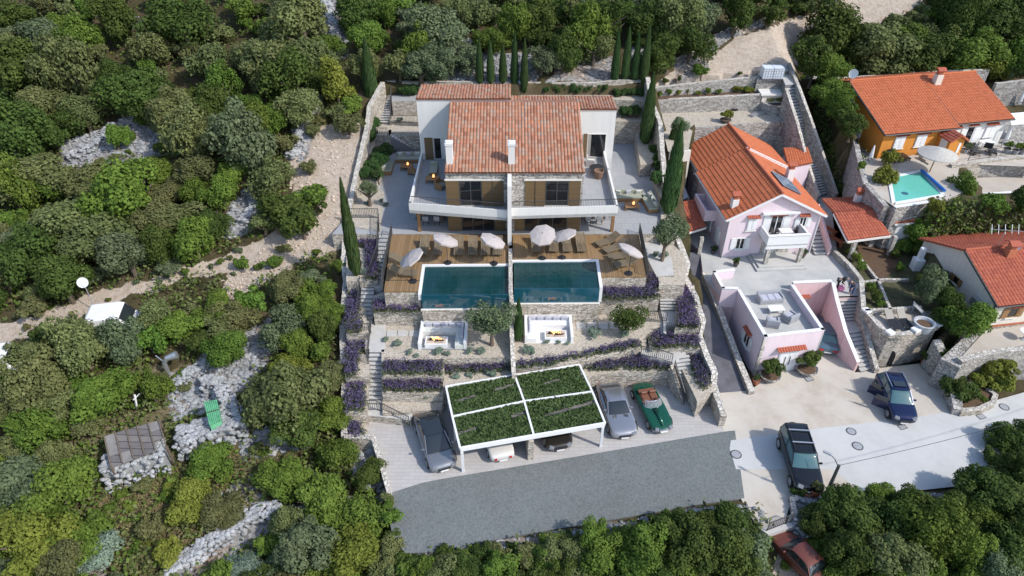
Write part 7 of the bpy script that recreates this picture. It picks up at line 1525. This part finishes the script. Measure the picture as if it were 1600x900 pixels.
wall_run([at(1497, 266, 6.3), at(1512, 282, 6.1), at(1532, 303, 6.0), at(1580, 300, 6.0), at(1605, 312, 6.0), at(1650, 316, 6.0)], 2.4, .35, 'stone', 'white topped stone wall around the pale empty terrace', cap='white'); wall_run([at(1398, 323, ZO + .1), at(1470, 312, ZO + .1), at(1530, 316, 5.0), at(1580, 318, 4.8), at(1620, 330, 4.8)], 3, .35, 'stone_grey', 'long low stone wall below the pool and terrace', cap='white')
for px, py, rz, lab in ((1521, 240, .3, 'black lounge chair under the open white door'), (1548, 240, -.5, 'long black lounge chair on the white half terrace')): q = at(px, py, ZO + .01); e = thing('lounge_chair', lab, 'chair', q); MB().box(q + up * .3, (.7, 1.1, .12), rz).build('seat', M['black'], e); MB().box(q + Vector((-.1, .55, .55)), (.7, .12, .5), rz).build('backrest', M['black'], e); [MB().box(q + Vector((s * .26, t * .4, .12)), (.06, .06, .24), 0).build('leg', M['black'], e) for s in (-1, 1) for t in (-1, 1)]
q = at(1537, 232, ZO + .01); e = thing('terrace_table', 'white table before the white house half', 'table', q); MB().box(q + up * .7, (1.3, .7, .05), ang).build('tabletop', M['white'], e); [MB().box(q + ou * (s * .55) + ov * (t * .25) + up * .34, (.05, .05, .68)).build('leg', M['grey'], e) for s in (-1, 1) for t in (-1, 1)]
pot(at(1491, 244, ZO), .3, .45, 'pale pot with a slender plant below the porch', True, 'frame', 1.4); pot(at(1507, 239, ZO), .28, .4, 'grey pot plant beside the porch on the white terrace', True, 'grey', 1.6, 'grey')
for i, (px, py) in enumerate(((1572, 238), (1585, 240), (1596, 240))): pot(at(px, py, ZO + .05), .3, .4, f'leafy pot plant at the terrace end, {ORD[i]} from the house', True, 'grey', 1.5, 'mid')
P = [at(1580, 195, 9.1), at(1640, 190, 9.1), at(1640, 172, 9.5), at(1577, 177, 9.5)]; e = thing('awning', 'white fabric awning at the end of the white house half', 'awning', P[0] - up * 2); b = MB(); b.add(P + [p - up * .05 for p in P], [(0, 1, 2, 3), (7, 6, 5, 4), (0, 4, 5, 1), (1, 5, 6, 2), (2, 6, 7, 3), (3, 7, 4, 0)]); b.build('fabric', M['white'], e); [MB().bar(p, f2(p, ZO), .07).build('post', M['grey'], e) for p in P[:2]]
wall_run([at(1262, 118, 11.0), at(1290, 122, 10.2), at(1340, 120, 9.5), at(1450, 112, 9.6), at(1545, 108, 9.6)], 3.5, .4, 'stone_grey', 'grey stone wall below the dark trees behind the orange house', cap='stone_cap', jag=.03); wall_run([at(1556, 130, 9.3), at(1610, 124, 9.6), at(1660, 130, 9.6)], 4.5, .4, 'stone_grey', 'grey stone slope wall beyond the orange roof', cap='stone_cap', jag=.03)
wall_run([at(1334, 205, 8.4), at(1345, 255, 7.6), at(1352, 285, 7.2), at(1385, 322, 7.0)], 4.2, .45, 'stone_grey', 'rough grey wall between the orange house yard and the trees', jag=.04)
# ------------------------------------------------------------------ cream house
ZC = LV_CR
K = thing('cream_house', 'cream single storey house with weathered red tiled roof and brown shutters', 'house', (38, 40, ZC)); ka = R(9); ku = Vector((math.cos(ka), math.sin(ka), 0)); kv = Vector((-math.sin(ka), math.cos(ka), 0)); kF = Vector((34.55, 38.2, 0)); KW, KD = 13, 8.2
gable_side(kF, ku, kv, KW, KD, ZC - 2, 4.95, 6.6, 'render_cream', K); rslope(kF, ku, kv, KW, KD, 4.95, 6.6, .4, .25, .2, 'red_tile', K, 'cream house'); kw = Wall(kF, kF + ku * KW, ZC); window(kw, K, 1.75, .75, .8, .95, 1, 1, shut='wood', frame='wood', lintel='red_tile', shw=.42); window(kw, K, 5.5, .75, .9, 1.0, 2, 1, shut='wood', frame='wood', lintel='red_tile')
b = MB(); kw.slab(b, -.02, KW, -.6, .14, .002, .03); b.build('plinth', M['terracotta'], K); kg = Wall(kF + kv * KD, kF, ZC); window(kg, K, 4.3, 1.2, .6, .6, 1, 1, shut='wood', frame='wood', shw=.3)
b = MB(); b.tube([kw.p(-.1, 2.3, .3), kw.p(-.05, 2.1, .06), kw.p(-.05, 0, .06)], .05, 8); b.build('downpipe', M['iron'], K); q = kg.p(6.9, 1.35, .2); b = MB(); b.box(q, (.4, .8, .6), ka); b.build('air_unit', M['steel'], K)
chim(kF + ku * 2.9 + kv * 3.4, 5.9, 7.0, .6, K, 'old_tile' if 0 else 'terracotta', 'old_tile')
q = kF + ku * 3.0 + kv * 4.6 + up * 6.4; e = thing('roof_aerial', 'pale television aerial on the red roof of the cream house', 'aerial', q); b = MB(); b.tube([q, q + up * 1.5], .03, 6); b.build('mast', M['steel'], e); b = MB(); b.bar(q + Vector((-1.1, .2, 1.4)), q + Vector((1.1, -.3, 1.5)), .035); [b.bar(q + Vector((x, -.1, 1.15)), q + Vector((x, .3, 1.75)), .03) for x in (-1, -.5, 0, .5, 1)]; b.build('antenna_rods', M['steel'], e); dish(kF + ku * 3.7 + kv * 3.8 + up * 6.3, .36, 'grey satellite dish beside the terracotta chimney', (-.7, -.6, .3), .6)
sheet('paved_yard', [(1500, 560), (1540, 516), (1700, 495), (1700, 545), (1600, 548), (1540, 556)], ZC, 'pave_white'); b = MB(); b.prism(ats([(1470, 560), (1530, 505), (1700, 490), (1700, 545), (1600, 550), (1540, 560), (1500, 575)], ZC - .05), -.5, ZC - .06); tag(b.build('retaining_wall', M['stone_grey']), 'stone base of the cream house yard', 'retaining wall')
wall_run([at(1500, 562, ZC + .25), at(1540, 551, ZC + .3), at(1605, 542, ZC + .3), at(1700, 540, ZC + .3)], 3.2, .45, 'stone_grey', 'pale capped stone wall along the cream house yard', cap='stone_cap', jag=.015)
q = at(1594, 590, .05); e = thing('cellar_door', 'dark green door in the stone wall at the right edge', 'door', q); MB().box(q + Vector((.3, .25, 1.0)), (1.6, .1, 2.0), ka).build('door_leaf', plain('dark_green_paint', (.02, .05, .035), .5), e); MB().box(q + Vector((.3, .2, 2.08)), (1.9, .12, .16), ka).build('lintel', M['stone_cap'], e)
q = at(1598, 530, ZC); e = thing('garden_table', 'round white table on the cream house yard', 'table', q); b = MB(); b.lathe([(.45, .7), (.45, .74)], q, 18); b.build('tabletop', M['white'], e); b = MB(); b.lathe([(.25, 0), (.05, .1), (.05, .7)], q, 10); b.build('pedestal', M['grey'], e)
# round terrace with tub
base = ats([(1371, 576), (1400, 571), (1444, 567), (1464, 560)], 0); ZR = 2.75
rim = [at(1352, 492, ZR), at(1362, 502, ZR), at(1373, 515, ZR), at(1388, 526, ZR), at(1406, 527, ZR), at(1428, 522, ZR), at(1448, 517, ZR), at(1463, 513, ZR)]; back = [at(1456, 488, ZR), at(1352, 484, ZR)]
b = MB(); b.prism(rim + back, -.3, ZR - .004); tag(b.build('round_terrace', M['stone']), 'rounded stone terrace base with an arched niche below the loungers', 'terrace'); b = MB(); b.sheet(rim + back); struct(b.build('terrace_floor', M['pave_white'])); wall_run([p + up * .32 for p in rim], .32, .34, 'stone', 'low stone rim of the rounded terrace', cap='stone_cap')
wa = Wall(rim[3], rim[4], 0); 
for i, k in enumerate((0, 3, 5, 7)): MB().box(rim[k] + up * .42, (.5, .5, .16), .4).build('rim_block', M['white'], None)
for o in [o for o in bpy.data.objects if o.name.startswith('rim_block')]: i = ['rim_block', 'rim_block.001', 'rim_block.002', 'rim_block.003'].index(o.name); tag(o, f'square white cap block on the rounded terrace rim, {ORD[i]} from the stairs', 'cap block', 'white rim blocks')
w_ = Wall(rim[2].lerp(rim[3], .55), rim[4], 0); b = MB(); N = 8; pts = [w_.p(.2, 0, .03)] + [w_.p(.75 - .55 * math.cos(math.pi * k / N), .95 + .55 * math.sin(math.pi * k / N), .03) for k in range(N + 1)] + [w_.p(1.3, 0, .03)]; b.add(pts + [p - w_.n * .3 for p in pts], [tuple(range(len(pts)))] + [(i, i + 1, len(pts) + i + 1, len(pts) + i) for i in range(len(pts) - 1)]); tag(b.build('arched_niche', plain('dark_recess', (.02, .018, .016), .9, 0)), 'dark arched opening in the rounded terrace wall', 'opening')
for px, py, lab in ((1391, 507, 'dark mesh lounger on the rounded terrace nearest the stairs'), (1410, 506, 'dark mesh lounger on the rounded terrace nearest the tub')):
    q = at(px, py, ZR); e = thing('mesh_lounger', lab, 'sun lounger', q, 'mesh loungers'); b = MB(); b.bar(q + Vector((.1, -.9, .3)), q + Vector((.02, .25, .32)), .58, .04); b.build('seat', M['black'], e); b = MB(); b.bar(q + Vector((.02, .25, .32)), q + Vector((-.05, .85, .75)), .58, .04); b.build('backrest', M['black'], e); [MB().box(q + Vector((s * .26, t, .15)), (.04, .04, .3)).build('leg', M['grey'], e) for s in (-1, 1) for t in (-.7, .3)]
q = at(1440, 515, ZR); e = thing('stone_tub', 'round pale grey tub at the edge of the rounded terrace', 'tub', q); b = MB(); b.lathe([(.55, 0), (.68, .55), (.74, .7), (.6, .7), (.52, .5)], q, 20); b.build('bowl', M['steel'] if 0 else plain('pale_stone', (.42, .44, .46), .7), e); b = MB(); b.lathe([(.5, .55), (.3, .56)], q, 16); b.build('filling', M['soil'], e)
q = at(1434, 492, ZR); e = thing('wooden_trestle', 'weathered grey trestle leaning behind the tub', 'trestle', q); b = MB(); b.bar(q + Vector((-.5, .3, .9)), q + Vector((.5, -.3, .1)), .5, .06); b.build('board', M['grey'], e); b = MB(); b.bar(q + Vector((-.4, .2, 0)), q + Vector((-.4, .2, .8)), .08); b.build('prop', M['grey'], e)
wall_run([at(1464, 530, 2.6), at(1478, 560, 2.0), at(1490, 600, 1.2), at(1498, 640, .55)], 3, .6, 'stone_grey', 'sloping ivy clad stone wall at the yard end', jag=.04); wall_run([at(1500, 641, .45), at(1530, 638, .45), at(1552, 628, .45), at(1556, 616, .45), at(1543, 606, .45)], 1, .35, 'stone', 'curved low stone edge of the planter bed by the road', cap='stone_cap')
b = MB(); b.prism(ats([(1490, 600), (1543, 606), (1556, 616), (1552, 628), (1530, 638), (1500, 641)], .3), -.2, .3); struct(b.build('planter_soil', M['soil']))
for i, (px, py, r, z, kk) in enumerate(((1493, 612, 17, .6, 'dark'), (1508, 625, 16, .3, 'dark'), (1484, 580, 12, 1.4, 'dark'), (1476, 555, 10, 2, 'dark'), (1525, 600, 18, .8, 'yellow'), (1548, 588, 20, 1.2, 'yellow'), (1572, 575, 16, 1.8, 'yellow'), (1538, 625, 8, .3, 'mid'))):
    p = at(px, py, z); tag(tree_at(p - up * .3, r * depth_of(p) / F, kk, 'small', 700 + i, 'wall_shrub'), f'{CW[kk]} shrub at the planter bed and ivy wall, {ORD[i]} counted towards the road', 'shrub', 'shrubs on the ivy wall')
# garden between the houses
gd = ats([(1300, 330), (1400, 330), (1452, 350), (1470, 420), (1500, 470), (1455, 486), (1352, 482), (1350, 440), (1308, 394)], ZT); b = MB(); b.prism(gd, -.4, ZT - .02); tag(b.build('garden_wall', M['stone_grey']), 'stone base of the small garden between the pink and cream houses', 'retaining wall'); b = MB(); b.sheet(gd); struct(b.build('garden_ground', plain('leafy_soil', (.06, .06, .025), .95, .5, 2)))
sheet('garden_soil', [(1340, 384), (1395, 380), (1408, 420), (1370, 440), (1345, 420)], ZT + .02, 'soil'); 
def curb(pts, lab): wall_run([at(a, c, ZT + .25) for a, c in pts], .5, .22, 'stone_grey', lab, cap='stone_cap')
curb([(1332, 388), (1352, 412), (1373, 438), (1392, 484)], 'narrow pale garden path edging between the stairs wall and dark soil'); curb([(1348, 440), (1380, 436), (1420, 436)], 'low pale cross wall in the garden beside the stairs'); curb([(1352, 484), (1392, 482), (1440, 478)], 'low wall behind the rounded terrace')
for i, (px, py, r, kk, fm) in enumerate(((1327, 398, 9, 'mid', 'small'), (1336, 410, 9, 'yellow', 'small'), (1344, 422, 9, 'mid', 'small'), (1360, 455, 12, 'mid', 'small'), (1362, 470, 13, 'dark', 'small'), (1375, 478, 8, 'mid', 'small'), (1396, 405, 10, 'dark', 'small'), (1405, 425, 10, 'mid', 'small'), (1408, 395, 12, 'mid', 'small'))):
    p = at(px, py, ZT); tag(tree_at(p, r * depth_of(p) / F, kk, fm, 800 + i, 'garden_shrub'), f'{CW[kk]} garden shrub near the stone stairs wall, {ORD[i]} of its bed counted downhill', 'shrub', 'shrubs in the stairs garden')
def gtree(px, py, r, kk, z, lab, form='big', seed=0): p = at(px, py + r * .55, z); e = tree_at(p, r * depth_of(p) / F, kk, form, seed or int(px), 'garden_tree'); tag(e, lab, 'tree'); return e
gtree(1416, 372, 26, 'bright', 3, 'bright green tree before the small white shed'); gtree(1432, 392, 16, 'mid', 3, 'slim green tree below the bright one'); gtree(1440, 455, 33, 'grey', 2.9, 'silvery olive tree above the rounded terrace', 'loose'); gtree(1462, 440, 25, 'dark', 2.8, 'dark dense tree against the cream gable wall'); gtree(1500, 510, 35, 'mid', 2.4, 'leafy deep green tree at the cream house corner'); gtree(1474, 482, 25, 'dark', 2.6, 'dark tree between the rounded terrace and cream house'); gtree(1465, 500, 18, 'dark', 2.6, 'small dark tree behind the stone tub')
gtree(1495, 318, 31, 'mid', 4.5, 'spreading green tree below the turquoise pool'); gtree(1376, 290, 22, 'yellow', 6.0, 'yellow green bamboo like tree beside the pool', 'small'); gtree(1385, 312, 16, 'yellow', 5.2, 'light yellow green bush at the pool wall', 'small'); gtree(1343, 262, 10, 'mid', 7, 'green bush at the ochre house corner', 'small')
q = at(1430, 420, ZT); e = thing('outdoor_oven', 'white chimney shaped garden oven between the trees', 'oven', q); MB().box(q + up * .5, (.7, .7, 1.0)).build('hearth', M['white'], e); MB().box(q + up * 1.5, (.35, .35, 1.0)).build('flue', M['white'], e)
# ------------------------------------------------------------------ people
def person(pos, rz, lab, bend, top, legs, hair, arm=(.35, .1, -.35)):
    """standing figure, torso tipped forward by bend; faces -Y before turning"""
    e = thing('person', lab, 'person', pos); J = {}; s, c = math.sin(bend), math.cos(bend)
    def T(x, y, z): z -= .95; return (x, -(z * s) + y * c, .95 + z * c + y * s)
    J['pelvis'] = ((0, 0, .95), .13); J['waist'] = (T(0, 0, 1.1), .115); J['chest'] = (T(0, 0, 1.32), .135); J['neck'] = (T(0, 0, 1.48), .055); J['chin'] = (T(0, -.03, 1.56), .075); J['skull'] = (T(0, -.015, 1.66), .095)
    Ed = [('pelvis', 'waist'), ('waist', 'chest'), ('chest', 'neck'), ('neck', 'chin'), ('chin', 'skull')]
    for sd, k in ((-1, 'a'), (1, 'b')):
        J['hip' + k] = ((sd * .1, 0, .88), .09); J['knee' + k] = ((sd * .12, -.06, .5), .06); J['ankle' + k] = ((sd * .13, .02, .09), .042); J['toe' + k] = ((sd * .14, -.16, .04), .035)
        J['sho' + k] = (T(sd * .19, 0, 1.42), .065); J['elb' + k] = (T(sd * .26, -.12, 1.15), .045); el = Vector(J['elb' + k][0]); w_ = el + Vector((-sd * .1, -.16, -.16)); J['wri' + k] = (tuple(w_), .03); pl_ = w_ + Vector((-sd * .02, -.05, -.05)); J['palm' + k] = (tuple(pl_), .032)
        Ed += [('pelvis', 'hip' + k), ('hip' + k, 'knee' + k), ('knee' + k, 'ankle' + k), ('ankle' + k, 'toe' + k), ('chest', 'sho' + k), ('sho' + k, 'elb' + k), ('elb' + k, 'wri' + k), ('wri' + k, 'palm' + k)]
        for f in range(5):
            o_ = Vector(((f - 2) * .018 if f < 4 else sd * .035, -.035 - .008 * (2 - abs(f - 1.5)), -.03)); J[f'f{f}{k}'] = (tuple(pl_ + o_), .011); J[f't{f}{k}'] = (tuple(pl_ + o_ * 1.9 + Vector((0, .012, -.01))), .008); Ed += [('palm' + k, f'f{f}{k}'), (f'f{f}{k}', f't{f}{k}')]
    def skin(name, keys, mat, grow):
        keys = list(keys); ix = {k: i for i, k in enumerate(keys)}; me = bpy.data.meshes.new(name); me.from_pydata([J[k][0] for k in keys], [(ix[a], ix[d]) for a, d in Ed if a in ix and d in ix], []); o = bpy.data.objects.new(name, me); COL.objects.link(o); o.parent = e; m = o.modifiers.new('k', 'SKIN'); m.use_smooth_shade = True
        for k, v in zip(keys, me.skin_vertices[0].data): r = J[k][1] + grow; v.radius = (r, r); v.use_root = k == keys[0]
        o.modifiers.new('s', 'SUBSURF').levels = 1; me.materials.append(mat); return o
    skin('body', J.keys(), M['skin'], 0); skin('top', [k for k in J if k in ('chest', 'waist', 'neck') or k[:3] in ('sho', 'elb', 'wri')], top, .02); skin('trousers', [k for k in J if k == 'pelvis' or k[:3] in ('hip', 'kne', 'ank')], legs, .018)
    h = Vector(J['skull'][0]); b = MB(); rg = random.Random(2)
    for k in range(90): d = rand_dir(rg); d = d if d.y * c - d.z * s > -.45 else -d; b.leaf(h + d * .115 + Vector((0, 0, -.0)), .07, d, rg=rg)
    for k in range(50): b.leaf(h + Vector((rg.gauss(0, .07), rg.gauss(.02, .04) - .06 * s, -rg.uniform(.0, .32))), .06, rg=rg, asp=2.2)
    b.build('hair', hair, e)
    fc = Vector(T(0, -.11, 1.62)); b = MB(); b.rock(fc, .018); b.build('nose', M['skin'], e)
    for sd in (-1, 1): b = MB(); b.rock(Vector(T(sd * .035, -.1, 1.655)), .012); b.build('eye', M['black'], e)
    b = MB(); b.box(T(0, -.1, 1.57), (.05, .015, .012)); b.build('mouth', M['terracotta'], e)
    for sd in (-1, 1): b = MB(); b.box((sd * .14, -.09, .05), (.1, .28, .09)); b.build('shoe', M['black'] if sd else None, e)
    e.rotation_euler = (0, 0, rz); return e
M['skin'] = plain('skin', (.55, .33, .23), .6, .05)
hairb = plain('brown_hair', (.12, .06, .03), .7, .2, 20)
person(at(1306, 452, ZT), R(60), 'person in black with long brown hair bending over at the top of the steps', R(62), plain('black_cloth', (.015, .015, .018), .9, .1), plain('dark_trousers', (.02, .02, .025), .9, .1), hairb)
person(at(1329, 459, ZT), R(-55), 'person in a dark top and blue jeans leaning over the pink bag', R(50), plain('striped_top', (.10, .09, .10), .9, .3, 14), plain('blue_jeans', (.025, .05, .14), .9, .15), plain('light_brown_hair', (.24, .13, .06), .7, .2, 20))
q = at(1313, 453, ZT); e = thing('pink_bag', 'soft pink bag on the top step between the two people', 'bag', q); b = MB(); b.lathe([(.2, 0), (.28, .12), (.24, .32), (.1, .4)], q, 12); b.build('sack', plain('pink_fabric', (.7, .25, .4), .8, .1), e); b = MB(); b.tube([q + Vector((-.15, 0, .33)), q + Vector((0, 0, .55)), q + Vector((.15, 0, .33))], .02, 6); b.build('strap', M['black'], e)
q = at(1338, 450, ZT); e = thing('white_bag', 'white plastic bag against the curving stone wall', 'bag', q); b = MB(); b.lathe([(.15, 0), (.2, .15), (.12, .35), (.04, .42)], q, 10); b.build('sack', M['white'], e)
# ------------------------------------------------------------------ the wild left: ruin, walls, vans, shed
rock_wall([(174, 752), (218, 741), (268, 724)], 1.2, 1.7, 'thick dry stone wall below the plank roofed ruin', .15); rock_wall([(284, 703), (332, 690), (386, 668)], 1.6, 1.4, 'broad dry stone wall beside the green metal shed', .18)
rock_wall([(320, 612), (342, 606), (356, 625), (362, 655)], .8, 1.0, 'curved dry stone wall wrapped around the green metal shed', .16); rock_wall([(272, 612), (300, 590), (335, 568)], .8, .6, 'old dry stone wall uphill of the ruin', .17)
rock_wall([(262, 902), (330, 856), (395, 812), (440, 800)], .8, .7, 'low boulder wall crossing the dry grass at the bottom edge', .17); rock_wall([(100, 722), (140, 742), (150, 752)], .7, .6, 'short broken dry stone wall beside the ruin corner', .17)
rock_wall([(503, -10), (520, 40), (530, 88)], .8, .6, 'narrow dry stone wall climbing the upper hillside', .18); rock_wall([(482, 135), (492, 175), (470, 215), (452, 250)], .8, .5, 'dry stone wall beside the bright conical pine', .18); rock_wall([(398, 292), (402, 320), (380, 352)], .7, .5, 'tumbled grey stone line above the track bend', .18)
rock_wall([(178, 200), (150, 232), (108, 250)], .7, .5, 'dry stone wall across the upper scree clearing', .17); rock_wall([(185, 196), (225, 186), (255, 184)], .6, .5, 'dry stone line along the top of the upper scree clearing', .17); rock_wall([(640, 72), (690, 80), (745, 83)], .6, .5, 'dry stone wall in the wood behind the villa', .17)
P = [atg(a, c, 1.5, ground) for a, c in ((174, 730), (260, 698), (248, 656), (163, 681))]; zm = max(p.z for p in P); P = [at(a, c, zm - .2 + .1 * i) for i, (a, c) in enumerate(((174, 730), (260, 698), (248, 656), (163, 681)))]
e = thing('plank_roof', 'sagging grey plank roof over the stone ruin', 'roof', (P[0] + P[2]) / 2 - Vector((0, 0, 1.5))); up = Vector((0, 0, 1)); rg = random.Random(9)
for i in range(5):
    for j in range(3):
        u0, u1, v0, v1 = i / 5 + .008, (i + 1) / 5 - .008, j / 3, (j + 1) / 3 - .012
        if (i, j) in ((4, 0),): continue
        q = [lerp4(P[0], P[1], P[2], P[3], a, c) + up * rg.uniform(-.03, .03) for a, c in ((u0, v0), (u1, v0), (u1, v1), (u0, v1))]; b = MB(); b.add(q + [p - up * .05 for p in q], [(0, 1, 2, 3), (7, 6, 5, 4), (0, 4, 5, 1), (1, 5, 6, 2), (2, 6, 7, 3), (3, 7, 4, 0)]); b.build('roof_board', M['wood_old'] if rg.random() < .6 else plain('grey_board', (.2, .19, .18), .9, .2), e)
for i in range(6): a, c = P[0].lerp(P[1], i / 5), P[3].lerp(P[2], i / 5); b = MB(); b.bar(a + up * .07, c + up * .07, .07, .06); b.build('batten', M['trunk'], e)
for p in P: b = MB(); b.bar(p, p - up * 1.9, .12); b.build('prop', M['trunk'], e)
P = [atg(a, c, 1.0, ground) for a, c in ((327, 665), (346, 657), (339, 624), (318, 628))]; zm = sum(p.z for p in P) / 4; zm += .7; P = [at(a, c, zm + (.12 if i > 1 else -.05)) for i, (a, c) in enumerate(((327, 665), (346, 657), (339, 624), (318, 628)))]; green = plain('faded_green_metal', (.12, .36, .20), .5, .3, 3)
e = thing('metal_shed', 'small faded green metal shed sunk between stone walls', 'shed', (P[0] + P[2]) / 2 - up); b = MB(); 
def rf(u, v): p = lerp4(P[0], P[1], P[2], P[3], u, v); return p + up * (.03 * math.sin(u * 44))
b.grid(rf, 56, 2); b.build('corrugated_roof', green, e); b = MB(); b.prism([p.lerp(sum(P, Vector()) / 4, .06) for p in P], zm - 2.2, zm - .1); b.build('wall', green, e); b = MB(); b.bar(P[0].lerp(P[3], .5) + up * .05, P[1].lerp(P[2], .5) + up * .05, .05, .03); b.build('roof_seam', M['iron'], e)
q = atg(317, 664, 0, ground); e = thing('plastic_bucket', 'pale bucket standing on the stones beside the green shed', 'bucket', q); b = MB(); b.lathe([(.18, 0), (.25, .5), (.22, .5), (.18, .1)], q, 14); b.build('tub', M['canvas'], e)
def van(px0, py0, px1, py1, wid, hgt, lab, face=1):
    a, c = atg(px0, py0, hgt, ground), atg(px1, py1, hgt, ground); m = (a + c) / 2; L = (c - a).length; z = ground(m.x, m.y); e = thing('camper_van', lab, 'van', (0, 0, 0)); b = MB(); prof = [(-L / 2, .35), (-L / 2, hgt - .12), (-L / 2 + .15, hgt), (L / 2 - 1.2, hgt), (L / 2 - .9, hgt - .1), (L / 2 - .35, hgt * .6), (L / 2, hgt * .5), (L / 2 + .02, .35)]; n = len(prof)
    b.add([(x, -wid / 2, zz) for x, zz in prof] + [(x, wid / 2, zz) for x, zz in prof], [tuple(range(n)), tuple(range(2 * n - 1, n - 1, -1))] + [(i, n + i, n + (i + 1) % n, (i + 1) % n) for i in range(n)]); b.build('body', M['white'], e, bevel=.06)
    b = MB(); b.add([(L / 2 - .87, -wid / 2 + .12, hgt - .13), (L / 2 - .87, wid / 2 - .12, hgt - .13), (L / 2 - .36, wid / 2 - .1, hgt * .62), (L / 2 - .36, -wid / 2 + .1, hgt * .62)], [(3, 2, 1, 0)]); o = b.build('windscreen', M['glass_car'], e); o.location = (.03, 0, .03)
    for s in (-1, 1): b = MB(); b.box((-.2, s * (wid / 2 + .005), hgt * .68), (L * .5, .02, .45)); b.build('side_window', M['glass_car'], e)
    for s in (-1, 1):
        for x in (-L * .3, L * .3): b = MB(); b.tube([(x, s * (wid / 2 - .18), .33), (x, s * (wid / 2 + .01), .33)], .33, 18); b.build('wheel', M['tyre'], e)
    b = MB(); b.box((-L * .1, 0, hgt + .04), (.7, .5, .08)); b.build('roof_hatch', M['frame'], e); b = MB(); b.box((0, 0, .45), (L * .9, wid * 1.005, .18)); b.build('blue_stripe', plain('blue_trim', (.1, .2, .4), .5, 0), e)
    e.location = (m.x, m.y, z); e.rotation_euler = (0, 0, math.atan2(c.y - a.y, c.x - a.x)); return m
m = van(134, 490, 208, 478, 2.0, 2.3, 'white camper van half hidden by trees beside the dirt track'); van(-34, 556, 30, 543, 2.0, 2.2, 'white van cut off at the edge of the picture below the track')
dish(atg(150, 485, 0, ground), .38, 'round white satellite dish standing behind the camper van', (.25, -.85, .45), 2.6)
q = atg(264, 585, 0, ground); e = thing('bent_flue', 'bent grey metal flue pipe standing among dry bushes', 'pipe', q); b = MB(); b.tube([q, q + up * 1.1, q + Vector((.25, .1, 1.45)), q + Vector((.9, .3, 1.6))], [.16, .16, .2, .28], 12); b.build('duct', M['steel'], e); b = MB(); b.bar(q + Vector((0, 0, 1.2)), q + Vector((-.6, .3, 1.5)), .06); b.build('bracket', M['steel'], e)
q = atg(208, 625, .8, ground); e = thing('white_post', 'broken white post among bright green bushes', 'post', q - up * .8); b = MB(); b.bar(q - up * .8, q + Vector((.1, .2, .3)), .1); b.build('stake', M['white'], e); b = MB(); b.bar(q, q + Vector((.4, .3, .3)), .06); b.build('arm', M['white'], e)
